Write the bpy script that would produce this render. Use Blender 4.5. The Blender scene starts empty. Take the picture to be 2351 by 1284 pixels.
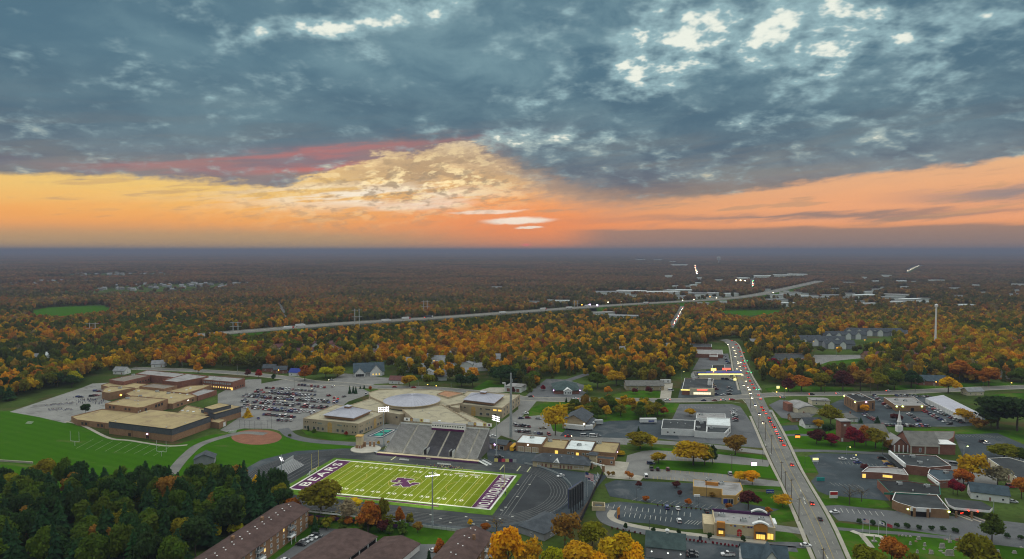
import bpy,math,random
import numpy as np
from mathutils import Vector,Matrix
RD = math.radians
scene = bpy.context.scene
COL = scene.collection
random.seed(7)
RNG = np.random.default_rng(7)

W,H,F,HC,PIT,HZ = 2351.0,1284.0,1526.5,125.84,0.0439,575.0   # survey of the place: drone 127 m up, 2.7 deg down
cam_d = bpy.data.cameras.new("camera"); cam = bpy.data.objects.new("camera",cam_d); COL.objects.link(cam)
cam.location = (0,0,HC); cam.rotation_euler = (math.pi / 2 - PIT,0,0)
cam_d.sensor_width = 36.0; cam_d.lens = 36.0 * F / W
cam_d.clip_start = 1.0; cam_d.clip_end = 200000.0
scene.camera = cam
CP,SP = math.cos(PIT),math.sin(PIT)

def P(px,py,z=0.0):
 u = (px - W / 2) / F; v = (H / 2 - py) / F
 d = (u,CP + v * SP,-SP + v * CP); t = (z - HC) / d[2]
 return (d[0] * t,d[1] * t,z)

def Q(x,y,z=0.0):
 fw = y * CP - (z - HC) * SP; up = y * SP + (z - HC) * CP
 return W / 2 + F * x / fw,H / 2 - F * up / fw

def AE(px,py):
 u = (px - W / 2) / F; v = (H / 2 - py) / F
 d = Vector((u,CP + v * SP,-SP + v * CP)).normalized()
 return math.degrees(math.atan2(d.x,d.y)),math.degrees(math.asin(d.z))

EXPO = 1.0
scene.view_settings.view_transform = 'Standard'; scene.view_settings.look = 'None'
scene.view_settings.exposure = EXPO; scene.view_settings.gamma = 1.0
scene.render.engine = 'CYCLES'
cy = scene.cycles
cy.max_bounces = 5; cy.diffuse_bounces = 2; cy.glossy_bounces = 2; cy.transmission_bounces = 2
cy.volume_bounces = 0; cy.transparent_max_bounces = 4
cy.use_denoising = True; cy.caustics_reflective = False; cy.caustics_refractive = False
cy.sample_clamp_indirect = 3.0; cy.filter_width = 1.15

SUN_EL,SUN_AZ = 62.0,1.2
world = bpy.data.worlds.new("World"); scene.world = world; world.use_nodes = True
wt = world.node_tree; wt.nodes.clear()

class NX:
 def __init__(s,tree): s.t = tree
 def put(s,sock,v):
  if isinstance(v,(int,float)): sock.default_value = v
  elif isinstance(v,(tuple,list)): sock.default_value = tuple(v) + ((1.0,) if len(v) == 3 and len(sock.default_value) == 4 else ())
  else: s.t.links.new(v,sock)
 def m(s,op,a,b=0.0,c=None,clamp=False):
  n = s.t.nodes.new('ShaderNodeMath'); n.operation = op; n.use_clamp = clamp
  s.put(n.inputs[0],a); s.put(n.inputs[1],b)
  if c is not None: s.put(n.inputs[2],c)
  return n.outputs[0]
 def add(s,*a):
  r = a[0]
  for b in a[1:]: r = s.m('ADD',r,b)
  return r
 def mul(s,*a):
  r = a[0]
  for b in a[1:]: r = s.m('MULTIPLY',r,b)
  return r
 def step(s,e0,e1,x):
  n = s.t.nodes.new('ShaderNodeMapRange'); n.interpolation_type = 'SMOOTHSTEP'
  s.put(n.inputs[0],x); s.put(n.inputs[1],e0); s.put(n.inputs[2],e1); n.inputs[3].default_value = 0; n.inputs[4].default_value = 1
  return n.outputs[0]
 def mix(s,f,a,b):
  n = s.t.nodes.new('ShaderNodeMix'); n.data_type = 'RGBA'
  s.put(n.inputs['Factor'],f); s.put(n.inputs[6],a); s.put(n.inputs[7],b)
  return n.outputs[2]
 def addc(s,a,b,f=1.0):
  n = s.t.nodes.new('ShaderNodeMix'); n.data_type = 'RGBA'; n.blend_type = 'ADD'
  s.put(n.inputs['Factor'],f); s.put(n.inputs[6],a); s.put(n.inputs[7],b)
  return n.outputs[2]
 def noise(s,vec,scale,detail=3.0,rough=0.5,dist=0.0,out=0):
  n = s.t.nodes.new('ShaderNodeTexNoise'); n.noise_dimensions = '3D'
  s.put(n.inputs['Vector'],vec); n.inputs['Scale'].default_value = scale; n.inputs['Detail'].default_value = detail
  n.inputs['Roughness'].default_value = rough; n.inputs['Distortion'].default_value = dist
  return n.outputs[out]
 def vec(s,x,y,z):
  n = s.t.nodes.new('ShaderNodeCombineXYZ'); s.put(n.inputs[0],x); s.put(n.inputs[1],y); s.put(n.inputs[2],z); return n.outputs[0]
 def ramp(s,x,stops):
  n = s.t.nodes.new('ShaderNodeValToRGB'); e = n.color_ramp.elements
  while len(e) < len(stops): e.new(0.5)
  for k,(p,c) in enumerate(stops):
   e[k].position = p; e[k].color = (c[0],c[1],c[2],1) if isinstance(c,(tuple,list)) else (c,c,c,1)
  s.put(n.inputs[0],x); return n.outputs[0]
def build_sky():
 n = NX(wt)
 tc = wt.nodes.new('ShaderNodeTexCoord')
 nrm = wt.nodes.new('ShaderNodeVectorMath'); nrm.operation = 'NORMALIZE'; wt.links.new(tc.outputs['Generated'],nrm.inputs[0])
 sep = wt.nodes.new('ShaderNodeSeparateXYZ'); wt.links.new(nrm.outputs[0],sep.inputs[0])
 x,y,z = sep.outputs
 az = n.mul(n.m('ARCTAN2',x,y),57.2958)
 el = n.mul(n.m('ARCSINE',z),57.2958)
 zz = n.add(n.m('MAXIMUM',z,0.0),0.12); z2 = n.add(n.m('MAXIMUM',z,0.0),0.30)
 plane = n.vec(n.m('DIVIDE',x,zz),n.m('DIVIDE',y,zz),0.0)          # a flat cloud layer seen from below
 plane2 = n.vec(n.m('DIVIDE',x,z2),n.m('DIVIDE',y,z2),5.0)
 tilt = n.m('MULTIPLY_ADD',az,-0.09,el)
 streak = n.vec(n.mul(az,0.045),n.mul(tilt,0.42),0.0)                # long thin stratus bands
 fleck = n.vec(n.mul(az,0.22),n.mul(tilt,0.55),3.0)
 w2 = n.mul(n.add(n.noise(streak,2.2,4.0,0.62),-0.5),1.7)
 w3 = n.mul(n.add(n.noise(fleck,1.9,6.0,0.68),-0.5),2.2)
 elw = n.add(el,n.mul(w2,1.0),n.mul(w3,0.2))

 def gauss(px,py,sa,se,t=0.0,e=None):
  a0,e0 = AE(px,py)
  da = n.add(az,-a0); de = n.add(e if e is not None else el,-e0)
  if t: de = n.m('MULTIPLY_ADD',da,-t,de)
  q = n.add(n.m('POWER',n.mul(da,1.0 / sa),2.0),n.m('POWER',n.mul(de,1.0 / se),2.0))
  return n.m('POWER',2.718,n.mul(q,-1.0))

 glow = n.ramp(n.mul(el,1.0 / 20.0),[
  (0.0,(0.50,0.28,0.19)),(0.05,(0.62,0.31,0.17)),(0.11,(0.95,0.38,0.15)),(0.20,(1.0,0.46,0.17)),
  (0.30,(1.0,0.62,0.27)),(0.42,(0.97,0.80,0.52)),(0.62,(0.80,0.86,0.80)),(1.0,(0.62,0.80,0.84))])
 nish = wt.nodes.new('ShaderNodeTexSky'); nish.sky_type = 'NISHITA'; nish.sun_disc = False
 nish.sun_elevation = RD(SUN_EL); nish.sun_rotation = RD(SUN_AZ); nish.altitude = 300
 ns = wt.nodes.new('ShaderNodeVectorMath'); ns.operation = 'SCALE'; ns.inputs[3].default_value = 0.10
 wt.links.new(nish.outputs[0],ns.inputs[0])
 base = n.mix(n.mul(n.step(8.0,26.0,el),0.45),glow,ns.outputs[0])
 left = n.step(2.0,-22.0,az)
 base = n.mix(n.mul(left,n.step(0.6,2.6,el),n.step(8.0,5.0,el),0.95),base,n.mix(n.step(2.0,5.6,elw),(1.0,0.44,0.12),(1.0,0.68,0.20)))
 base = n.mix(n.mul(left,n.step(2.2,0.4,el),0.8),base,(0.60,0.40,0.17))
 right = n.step(4.0,26.0,az)
 base = n.mix(n.mul(right,n.step(2.2,0.6,el),0.75),base,(0.30,0.22,0.20))
 base = n.mix(n.mul(right,n.step(1.6,2.4,el),n.step(9.0,5.5,el),0.55),base,(0.95,0.44,0.24))
 base = n.mix(n.mul(gauss(1208,525,10.0,2.4),0.8),base,(1.0,0.30,0.10))
 base = n.mix(n.mul(gauss(520,556,17.0,1.05,0.0,elw),0.85),base,(0.56,0.36,0.18))
 base = n.mix(n.mul(n.step(1.95,1.65,n.add(el,n.mul(w2,0.5))),n.step(3.0,9.0,az),0.8),base,(0.33,0.23,0.19))
 base = n.mix(n.mul(gauss(1900,497,16.0,0.30,0.012,n.add(el,n.mul(w2,1.4))),0.85),base,(0.29,0.22,0.20))
 base = n.mix(n.mul(gauss(2330,440,6.0,0.5,0.03,n.add(el,n.mul(w2,1.6))),0.85),base,(0.25,0.24,0.26))
 base = n.mix(n.mul(n.step(0.08,0.2,w2),n.step(6.8,4.5,el),n.step(1.5,3.0,el),0.5),base,(0.52,0.33,0.19))
 eb = n.add(el,n.mul(w3,0.25))
 for px,py,sa,se,t,s in ((1190,507,3.3,0.34,0.02,1.0),(1215,523,1.3,0.13,0.02,0.95),(1120,487,3.6,0.20,0.05,0.75),(960,470,5.5,0.5,0.04,0.5)):
  base = n.mix(n.mul(n.step(0.25,0.75,gauss(px,py,sa,se,t,eb)),s),base,(1.05,0.88,0.72))
 base = n.mix(n.mul(gauss(1208,562.5,0.30,0.09),1.0),base,(1.2,0.22,0.22))

 base = n.mix(n.mul(gauss(1010,388,9.5,2.3,0.06),n.step(0.30,0.55,n.noise(fleck,1.4,4.0,0.6)),0.9),base,(0.44,0.30,0.185))
 fk = n.noise(fleck,2.6,5.0,0.66)
 lit = n.mul(gauss(960,412,10.5,2.3,0.10),n.step(0.48,0.60,fk))
 base = n.mix(n.mul(lit,0.95),base,(1.18,0.93,0.50))
 base = n.mix(n.mul(gauss(830,450,9.0,1.0,0.02),n.step(0.42,0.55,n.noise(streak,3.1,4.0,0.6)),0.9),base,(1.05,0.93,0.76))
 base = n.mix(n.mul(gauss(960,420,14.0,3.2,0.1),n.step(0.50,0.63,n.noise(fleck,3.3,5.0,0.65)),0.85),base,(0.42,0.31,0.20))

 lo,hi = -40.0,40.0
 def apos(px): return (AE(px,480)[0] - lo) / (hi - lo)
 def ev(px,py): return (apos(px),AE(px,py)[1] / 12.0)
 edge = n.mul(n.ramp(n.m('DIVIDE',n.add(az,-lo),hi - lo,clamp=True),[ev(0,402),ev(250,404),ev(480,416),ev(640,430),ev(760,396),ev(900,354),ev(1050,338),ev(1130,352),ev(1200,398),ev(1290,440),ev(1400,466),ev(1700,443),ev(2000,404),ev(2351,362)]),12.0)
 mid = gauss(1000,400,13.0,4.5)
 d_in = n.add(el,n.mul(edge,-1.0),n.mul(w2,n.m('MULTIPLY_ADD',mid,1.3,0.7)),n.mul(w3,n.m('MULTIPLY_ADD',mid,1.6,0.5)))
 deck = n.step(n.m('MULTIPLY_ADD',gauss(1290,425,7.5,3.0),-1.3,-0.2),n.m('MULTIPLY_ADD',gauss(1290,425,7.5,3.0),1.2,0.4),d_in)
 r1 = n.m('MULTIPLY_ADD',n.noise(plane,0.8,4.0,0.55,0.3),1.8,-0.4)
 r2 = n.m('MULTIPLY_ADD',n.noise(plane2,6.5,5.0,0.6,0.3),1.8,-0.4)
 rw = n.m('MULTIPLY_ADD',n.step(-22.0,6.0,az),0.35,0.2)
 roll = n.add(n.mul(r1,n.m('SUBTRACT',1.0,rw)),n.mul(r2,rw))
 dark_lo = (0.155,0.165,0.200); dark_hi = (0.095,0.185,0.250)
 lite_lo = (0.24,0.25,0.265); lite_hi = (0.20,0.33,0.38)
 hgt = n.step(4.0,11.5,el)
 dcol = n.mix(n.step(0.30,0.78,roll),n.mix(hgt,dark_lo,dark_hi),n.mix(hgt,lite_lo,lite_hi))
 dcol = n.mix(n.mul(n.step(0.45,0.62,n.noise(streak,1.7,4.0,0.55)),n.step(13.0,6.0,el),0.5),dcol,(0.25,0.25,0.235))
 dcol = n.mix(n.mul(n.step(1.9,0.0,d_in),n.step(34.0,8.0,n.m('ABSOLUTE',az)),0.55),dcol,(0.46,0.29,0.19))
 dcol = n.mix(n.mul(n.step(6.0,9.5,el),n.step(15.5,11.0,el),0.38),dcol,(0.085,0.135,0.185))
 pk = n.add(el,n.mul(w2,1.0),n.mul(w3,0.3))
 for px,py,sa,se,t,s in ((730,350,10.5,0.32,0.125,0.75),(800,362,11.0,1.15,0.11,0.55),(760,384,6.0,0.36,0.10,0.8),(420,386,8.0,0.35,0.03,0.35)):
  dcol = n.mix(n.mul(gauss(px,py,sa,se,t,pk),s),dcol,(0.62,0.20,0.17) if se < 0.5 else (0.34,0.19,0.21))
 cell = n.m('MULTIPLY_ADD',n.add(n.mul(n.noise(plane2,5.5,5.0,0.6,0.3),0.55),n.mul(n.noise(plane2,13.0,3.0,0.6),0.45)),2.6,-0.8)
 gm = n.add(n.mul(gauss(1700,55,12.0,4.2,0.04),0.40),n.mul(gauss(1460,165,7.0,2.0,0.0),0.32),n.mul(gauss(2120,100,9.0,3.5,0.0),0.22),
               n.mul(gauss(1200,318,7.5,0.9,0.03),0.30),n.mul(gauss(740,62,7.5,0.95,0.13),0.50),n.mul(gauss(575,88,1.7,0.8,0.3),0.32),
               n.mul(gauss(980,15,6.0,1.2,0.06),0.36),n.mul(gauss(2330,365,3.0,0.6,0.06),0.3),n.mul(n.step(20.0,34.0,el),0.2))
 gap = n.step(0.66,1.12,n.add(cell,gm))
 soft = n.step(0.50,0.95,n.add(cell,gm))
 gcol = n.mix(n.step(0.55,1.0,gap),n.mix(hgt,(0.80,0.62,0.36),(0.36,0.56,0.60)),n.mix(hgt,(1.1,0.97,0.70),(0.95,0.98,0.86)))
 dcol = n.mix(n.mul(soft,0.6),dcol,(0.33,0.47,0.50))
 veil = n.mul(n.step(-2.6,0.4,n.add(d_in,n.mul(w2,1.6))),n.m('MULTIPLY_ADD',gauss(1280,430,9.0,3.0),0.55,0.25))
 base = n.mix(veil,base,n.mix(n.step(-12.0,4.0,az),(0.72,0.46,0.20),(0.42,0.31,0.25)))
 sky = n.mix(deck,base,n.mix(n.mul(gap,0.92),dcol,gcol))
 sky = n.mix(n.step(-0.3,-2.0,el),sky,(0.10,0.09,0.10))
 bg = wt.nodes.new('ShaderNodeBackground'); out = wt.nodes.new('ShaderNodeOutputWorld')
 n.put(bg.inputs[0],sky); bg.inputs[1].default_value = 0.96 / 2 ** EXPO
 wt.links.new(bg.outputs[0],out.inputs[0])
 world.cycles.sampling_method = 'NONE'
build_sky()

sun_d = bpy.data.lights.new("sun",'SUN'); sun_d.energy = 1.5; sun_d.angle = RD(160); sun_d.color = (1.0,0.95,0.88)
sun = bpy.data.objects.new("sun",sun_d); COL.objects.link(sun)
sd = Vector((math.sin(RD(SUN_AZ)) * math.cos(RD(SUN_EL)),math.cos(RD(SUN_AZ)) * math.cos(RD(SUN_EL)),math.sin(RD(SUN_EL))))
sun.rotation_euler = sd.to_track_quat('Z','Y').to_euler()

# ================================================================== materials
MATS = {}
def new_mat(name):
 m = bpy.data.materials.new(name); m.use_nodes = True; MATS[name] = m
 b = m.node_tree.nodes['Principled BSDF']; b.inputs['Specular IOR Level'].default_value = 0.0 if name in ('ground','lawn','mown','turf','turf_edge') else 0.08
 return m,m.node_tree,b
def mat(name,col,rough=0.85,var=0.18,scale=0.6,fine=0.0,fscale=6.0,metal=0.0,stain=None,stain_scale=0.12,bump=0.0):
 m,t,b = new_mat(name); n = NX(t)
 tc = t.nodes.new('ShaderNodeNewGeometry').outputs['Position']
 a = n.noise(tc,scale,4.0,0.6)
 lo = tuple(c * (1 - var) for c in col); hi = tuple(min(1,c * (1 + var)) for c in col)
 c = n.mix(n.step(0.3,0.7,a),lo,hi)
 if fine:
  f = n.noise(tc,fscale,3.0,0.7)
  c = n.mix(n.mul(n.step(0.4,0.75,f),fine),c,tuple(q * 0.45 for q in col))
 if stain:
  f = n.noise(tc,stain_scale,5.0,0.65,0.8)
  c = n.mix(n.mul(n.step(0.50,0.66,f),0.8),c,stain)
 n.put(b.inputs['Base Color'],c); b.inputs['Roughness'].default_value = rough; b.inputs['Metallic'].default_value = metal
 if bump:
  bp = t.nodes.new('ShaderNodeBump'); bp.inputs['Strength'].default_value = bump; bp.inputs['Distance'].default_value = 0.05
  n.put(bp.inputs['Height'],n.noise(tc,fscale,3.0,0.7)); t.links.new(bp.outputs[0],b.inputs['Normal'])
 return m
def emit(name,col,strength,sample=False):
 m,t,b = new_mat(name); n = NX(t)
 b.inputs['Base Color'].default_value = (*[min(1,c) for c in col],1)
 b.inputs['Emission Color'].default_value = (*col,1)
 v = n.m('MULTIPLY_ADD',n.noise(t.nodes.new('ShaderNodeNewGeometry').outputs['Position'],0.8,1.0),0.4,0.8)
 n.put(b.inputs['Emission Strength'],n.mul(v,strength))
 if not sample: m.cycles.emission_sampling = 'NONE'
 return m
def brick(name,c1,c2,mortar,scale=1.0):
 m,t,b = new_mat(name); n = NX(t)
 g = t.nodes.new('ShaderNodeNewGeometry'); s = t.nodes.new('ShaderNodeSeparateXYZ'); t.links.new(g.outputs['Position'],s.inputs[0])
 u = n.add(n.mul(s.outputs[0],0.8),n.mul(s.outputs[1],0.6))
 k = t.nodes.new('ShaderNodeTexBrick'); n.put(k.inputs['Vector'],n.vec(u,s.outputs[2],0))
 k.inputs['Color1'].default_value = (*c1,1); k.inputs['Color2'].default_value = (*c2,1); k.inputs['Mortar'].default_value = (*mortar,1)
 k.inputs['Scale'].default_value = scale; k.inputs['Mortar Size'].default_value = 0.012; k.inputs['Brick Width'].default_value = 0.4; k.inputs['Row Height'].default_value = 0.13
 f = n.noise(g.outputs['Position'],0.35,4.0,0.6)
 n.put(b.inputs['Base Color'],n.mix(n.mul(n.step(0.42,0.7,f),0.35),k.outputs[0],tuple(q * 0.6 for q in c1))); b.inputs['Roughness'].default_value = 0.9
 return m
def stripes(name,c1,c2,period,ang,rough=0.9,wob=0.5,dry=None):
 m,t,b = new_mat(name); n = NX(t)
 g = t.nodes.new('ShaderNodeNewGeometry'); s = t.nodes.new('ShaderNodeSeparateXYZ'); t.links.new(g.outputs['Position'],s.inputs[0])
 u = n.add(n.mul(s.outputs[0],math.cos(ang) / period),n.mul(s.outputs[1],math.sin(ang) / period))
 w = n.m('SINE',n.mul(u,6.283))
 f = n.noise(g.outputs['Position'],0.09,5.0,0.65); f2 = n.noise(g.outputs['Position'],1.3,4.0,0.7)
 k = n.add(n.mul(n.step(-0.6,0.6,w),wob),n.mul(f,0.6),n.mul(f2,0.5),-0.5 * wob - 0.05)
 c = n.mix(n.m('ADD',k,0.0,clamp=True),c1,c2)
 if dry: c = n.mix(n.mul(n.step(0.56,0.72,n.noise(n.vec(n.mul(u,.35),n.mul(s.outputs[1],.05),0),1.0,6.0,0.7)),0.65),c,dry)
 n.put(b.inputs['Base Color'],c); b.inputs['Roughness'].default_value = rough
 return m
def objcol(name,rough=0.4,spec=0.5,dirt=0.0):
 m,t,b = new_mat(name); n = NX(t)
 o = t.nodes.new('ShaderNodeObjectInfo'); c = o.outputs['Color']
 f = n.noise(t.nodes.new('ShaderNodeTexCoord').outputs['Object'],1.7,3.0)
 c = n.mix(n.mul(n.step(0.45,0.8,f),0.3 + dirt),c,n.mix(0.5,c,(0.05,0.045,0.04)))
 n.put(b.inputs['Base Color'],c); b.inputs['Roughness'].default_value = rough; b.inputs['Specular IOR Level'].default_value = spec
 return m
def leafmat(name,instanced):
 m,t,b = new_mat(name); n = NX(t)
 if instanced:
  a = t.nodes.new('ShaderNodeAttribute'); a.attribute_type = 'INSTANCER'; a.attribute_name = 'tint'; c = a.outputs['Color']
 else:
  c = t.nodes.new('ShaderNodeObjectInfo').outputs['Color']
 v = t.nodes.new('ShaderNodeAttribute'); v.attribute_type = 'GEOMETRY'; v.attribute_name = 'leafvar'
 hs = t.nodes.new('ShaderNodeHueSaturation'); n.put(hs.inputs['Color'],c)
 n.put(hs.inputs['Value'],n.m('MULTIPLY_ADD',v.outputs['Fac'],0.6,0.95)); n.put(hs.inputs['Hue'],n.m('MULTIPLY_ADD',v.outputs['Fac'],0.03,0.485))
 t.links.new(hs.outputs[0],b.inputs['Base Color']); b.inputs['Roughness'].default_value = 0.9; b.inputs['Specular IOR Level'].default_value = 0.0
 tl = t.nodes.new('ShaderNodeBsdfTranslucent'); t.links.new(hs.outputs[0],tl.inputs[0]); mx = t.nodes.new('ShaderNodeMixShader'); mx.inputs[0].default_value = .38
 t.links.new(b.outputs[0],mx.inputs[1]); t.links.new(tl.outputs[0],mx.inputs[2]); t.links.new(mx.outputs[0],t.nodes['Material Output'].inputs[0])
 return m

mat('ground',(0.055,0.085,0.02),0.95,0.45,0.013,0.5,0.35,stain=(0.085,0.06,0.03),stain_scale=0.02)
mat('lawn',(0.040,0.105,0.007),0.95,0.35,0.05,0.35,0.8,stain=(0.095,0.11,0.025),stain_scale=0.05)
stripes('mown',(0.026,0.088,0.004),(0.050,0.130,0.007),7.0,RD(62),wob=0.16,dry=(0.13,0.125,0.05))
stripes('turf',(0.095,0.14,0.006),(0.165,0.195,0.016),9.144,RD(-14.87),wob=0.35)
mat('turf_edge',(0.085,0.165,0.02),0.95,0.2,0.2)
mat('asphalt',(0.125,0.128,0.13),0.92,0.14,0.05,0.3,1.5,stain=(0.075,0.08,0.086),stain_scale=0.06)
mat('asphalt_dark',(0.052,0.066,0.074),0.9,0.2,0.05,0.3,1.2,stain=(0.10,0.108,0.112),stain_scale=0.045)
mat('track',(0.04,0.044,0.047),0.92,0.2,0.06,0.2,1.0,stain=(0.062,0.066,0.068),stain_scale=0.05)
mat('road',(0.185,0.18,0.162),0.92,0.1,0.06,0.25,1.2,stain=(0.115,0.115,0.11),stain_scale=0.09)
mat('lot_grey',(0.21,0.205,0.19),0.93,0.1,0.05,0.25,1.2,stain=(0.145,0.143,0.135),stain_scale=0.06)
mat('lot_cracked',(0.25,0.245,0.225),0.95,0.12,0.05,0.3,0.9,stain=(0.13,0.125,0.115),stain_scale=0.09)
mat('concrete',(0.36,0.33,0.27),0.93,0.12,0.2,0.15,2.0)
mat('concrete_pale',(0.46,0.43,0.36),0.93,0.1,0.2)
mat('dirt',(0.235,0.105,0.065),0.97,0.12,0.2,0.2,1.2)
mat('gravel',(0.27,0.22,0.15),0.97,0.2,0.6,0.3,4.0)
mat('mulch',(0.10,0.07,0.05),0.97,0.3,0.6)
mat('paint_white',(0.64,0.63,0.56),0.8,0.12,0.8)
mat('paint_line',(0.46,0.48,0.26),0.85,0.2,0.8)
mat('paint_faint',(0.36,0.34,0.28),0.85,0.2,0.8)
mat('lane_paint',(0.17,0.17,0.16),0.85,0.25,0.6)
mat('paint_yellow',(0.40,0.29,0.08),0.85,0.2,0.8)
mat('purple',(0.078,0.018,0.068),0.9,0.15,0.5)
brick('brick_tan',(0.26,0.135,0.07),(0.32,0.17,0.09),(0.32,0.25,0.18))
brick('brick_red',(0.20,0.075,0.05),(0.26,0.10,0.065),(0.28,0.2,0.16))
brick('brick_brown',(0.235,0.13,0.07),(0.29,0.165,0.085),(0.28,0.2,0.14))
mat('metal_grey',(0.085,0.093,0.105),0.6,0.12,0.7)
mat('roof_tan',(0.37,0.29,0.15),0.95,0.10,0.10,0.15,1.0,stain=(0.25,0.18,0.11),stain_scale=0.07)
mat('roof_grey',(0.30,0.29,0.28),0.95,0.12,0.10,0.15,1.0,stain=(0.17,0.16,0.15),stain_scale=0.1)
mat('roof_brownish',(0.215,0.185,0.15),0.95,0.12,0.10,stain=(0.155,0.135,0.115),stain_scale=0.1)
mat('roof_dark',(0.05,0.056,0.058),0.95,0.2,0.1,0.2,1.0,stain=(0.08,0.084,0.082),stain_scale=0.08)
mat('roof_black',(0.03,0.032,0.033),0.95,0.2,0.12,stain=(0.045,0.047,0.043),stain_scale=0.09)
mat('roof_white',(0.66,0.70,0.69),0.8,0.08,0.2,0.1,1.0,stain=(0.52,0.55,0.54),stain_scale=0.15)
mat('roof_terra',(0.36,0.19,0.105),0.95,0.12,0.2)
mat('roof_conc',(0.385,0.34,0.235),0.95,0.08,0.12,0.12,0.9,stain=(0.22,0.2,0.15),stain_scale=0.11)
mat('wall_conc',(0.40,0.325,0.225),0.93,0.08,0.25,0.1,1.4,stain=(0.345,0.275,0.19),stain_scale=0.2)
mat('dome_metal',(0.40,0.40,0.45),0.55,0.07,0.2,metal=0.15)
mat('shingle_brown',(0.095,0.062,0.055),0.95,0.22,0.35,0.35,3.0,bump=0.4)
mat('shingle_slate',(0.075,0.085,0.095),0.95,0.2,0.35,0.3,3.0,bump=0.4)
mat('shingle_blue',(0.062,0.088,0.105),0.95,0.2,0.35,0.3,3.0,bump=0.4)
mat('shingle_green',(0.06,0.088,0.085),0.95,0.2,0.35,0.3,3.0,bump=0.4)
mat('shingle_grey',(0.17,0.165,0.15),0.95,0.18,0.35,0.3,3.0,bump=0.4)
mat('shingle_pale',(0.25,0.255,0.26),0.95,0.15,0.35,0.2,3.0,bump=0.3)
mat('shingle_red',(0.15,0.07,0.065),0.95,0.2,0.35,0.3,3.0,bump=0.4)
mat('siding_white',(0.66,0.66,0.64),0.8,0.06,0.4)
mat('siding_cream',(0.58,0.52,0.37),0.8,0.08,0.4)
mat('siding_grey',(0.24,0.245,0.26),0.85,0.08,0.5)
mat('siding_tan',(0.36,0.29,0.19),0.85,0.08,0.5)
mat('stucco_orange',(0.50,0.21,0.045),0.9,0.08,0.5)
mat('stucco_yellow',(0.50,0.31,0.10),0.9,0.08,0.5)
mat('stucco_beige',(0.50,0.41,0.26),0.9,0.08,0.5)
mat('stone',(0.34,0.32,0.29),0.95,0.2,0.9)
mat('stone_red',(0.26,0.16,0.14),0.9,0.2,0.9)
mat('trim_white',(0.72,0.72,0.70),0.7,0.06,0.6)
mat('trim_green',(0.03,0.16,0.11),0.7,0.1,0.6)
mat('trim_purple',(0.08,0.03,0.09),0.7,0.1,0.6)
mat('trim_dark',(0.03,0.03,0.034),0.7,0.15,0.6)
mat('steel',(0.30,0.33,0.34),0.55,0.12,1.0,metal=0.2)
mat('steel_pale',(0.46,0.48,0.47),0.5,0.1,1.0,metal=0.2)
mat('steel_dark',(0.06,0.065,0.07),0.6,0.15,1.0)
mat('alu_seat',(0.58,0.57,0.56),0.5,0.08,0.5,metal=0.15)
mat('navy_seat',(0.042,0.043,0.075),0.6,0.12,0.5)
mat('navy_seat_worn',(0.085,0.085,0.13),0.6,0.15,0.4)
mat('deck_dark',(0.14,0.135,0.13),0.8,0.15,0.5)
mat('wood_pole',(0.10,0.075,0.055),0.95,0.25,1.5)
mat('bark',(0.085,0.068,0.055),0.95,0.3,2.0)
mat('gold_post',(0.52,0.46,0.16),0.5,0.08,1.0)
mat('court_green',(0.05,0.33,0.24),0.8,0.1,0.5)
mat('court_dark',(0.03,0.045,0.075),0.85,0.15,0.5)
mat('teal',(0.03,0.26,0.24),0.6,0.12,0.6)
mat('bus_yellow',(0.62,0.34,0.02),0.5,0.08,1.0)
mat('sign_red',(0.45,0.03,0.03),0.5,0.1,1.0)
mat('sign_blue',(0.03,0.05,0.25),0.5,0.1,1.0)
mat('tyre',(0.018,0.018,0.018),0.9,0.2,2.0)
mat('glass_car',(0.018,0.022,0.026),0.15,0.1,1.0)
mat('glass',(0.035,0.042,0.05),0.12,0.3,0.5)
mat('glass_pale',(0.16,0.20,0.20),0.15,0.25,0.5)
mat('void',(0.02,0.018,0.018),0.9,0.2,0.5)
mat('flag_red',(0.42,0.06,0.08),0.9,0.1,1.0)
mat('flag_white',(0.68,0.68,0.70),0.9,0.05,1.0)
mat('flag_blue',(0.035,0.05,0.16),0.9,0.1,1.0)
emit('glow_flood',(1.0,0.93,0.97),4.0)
emit('glow_purple',(0.75,0.45,1.0),5.0)
emit('glow_head',(1.0,0.86,0.55),5.0)
emit('glow_tail',(1.0,0.05,0.02),2.2)
emit('glow_sodium',(1.0,0.45,0.06),4.0)
emit('glow_lime',(0.75,1.0,0.25),4.0)
emit('glow_window',(1.0,0.62,0.12),0.55)
emit('glow_sign',(1.0,0.85,0.55),0.6)
emit('glow_green',(0.05,1.0,0.35),3.0)
emit('glow_red',(1.0,0.12,0.08),1.0)
emit('glow_pink',(1.0,0.62,0.9),1.0)
emit('glow_orange',(1.0,0.28,0.04),1.1)
emit('glow_canopy',(1.0,0.86,0.25),0.9)
emit('glow_white',(0.95,1.0,0.9),3.0)
objcol('paint',0.35,0.5)
objcol('cloth',0.9,0.1)
objcol('coat',0.85,0.2)
leafmat('leaf',False); leafmat('leaf_far',True)

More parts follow.
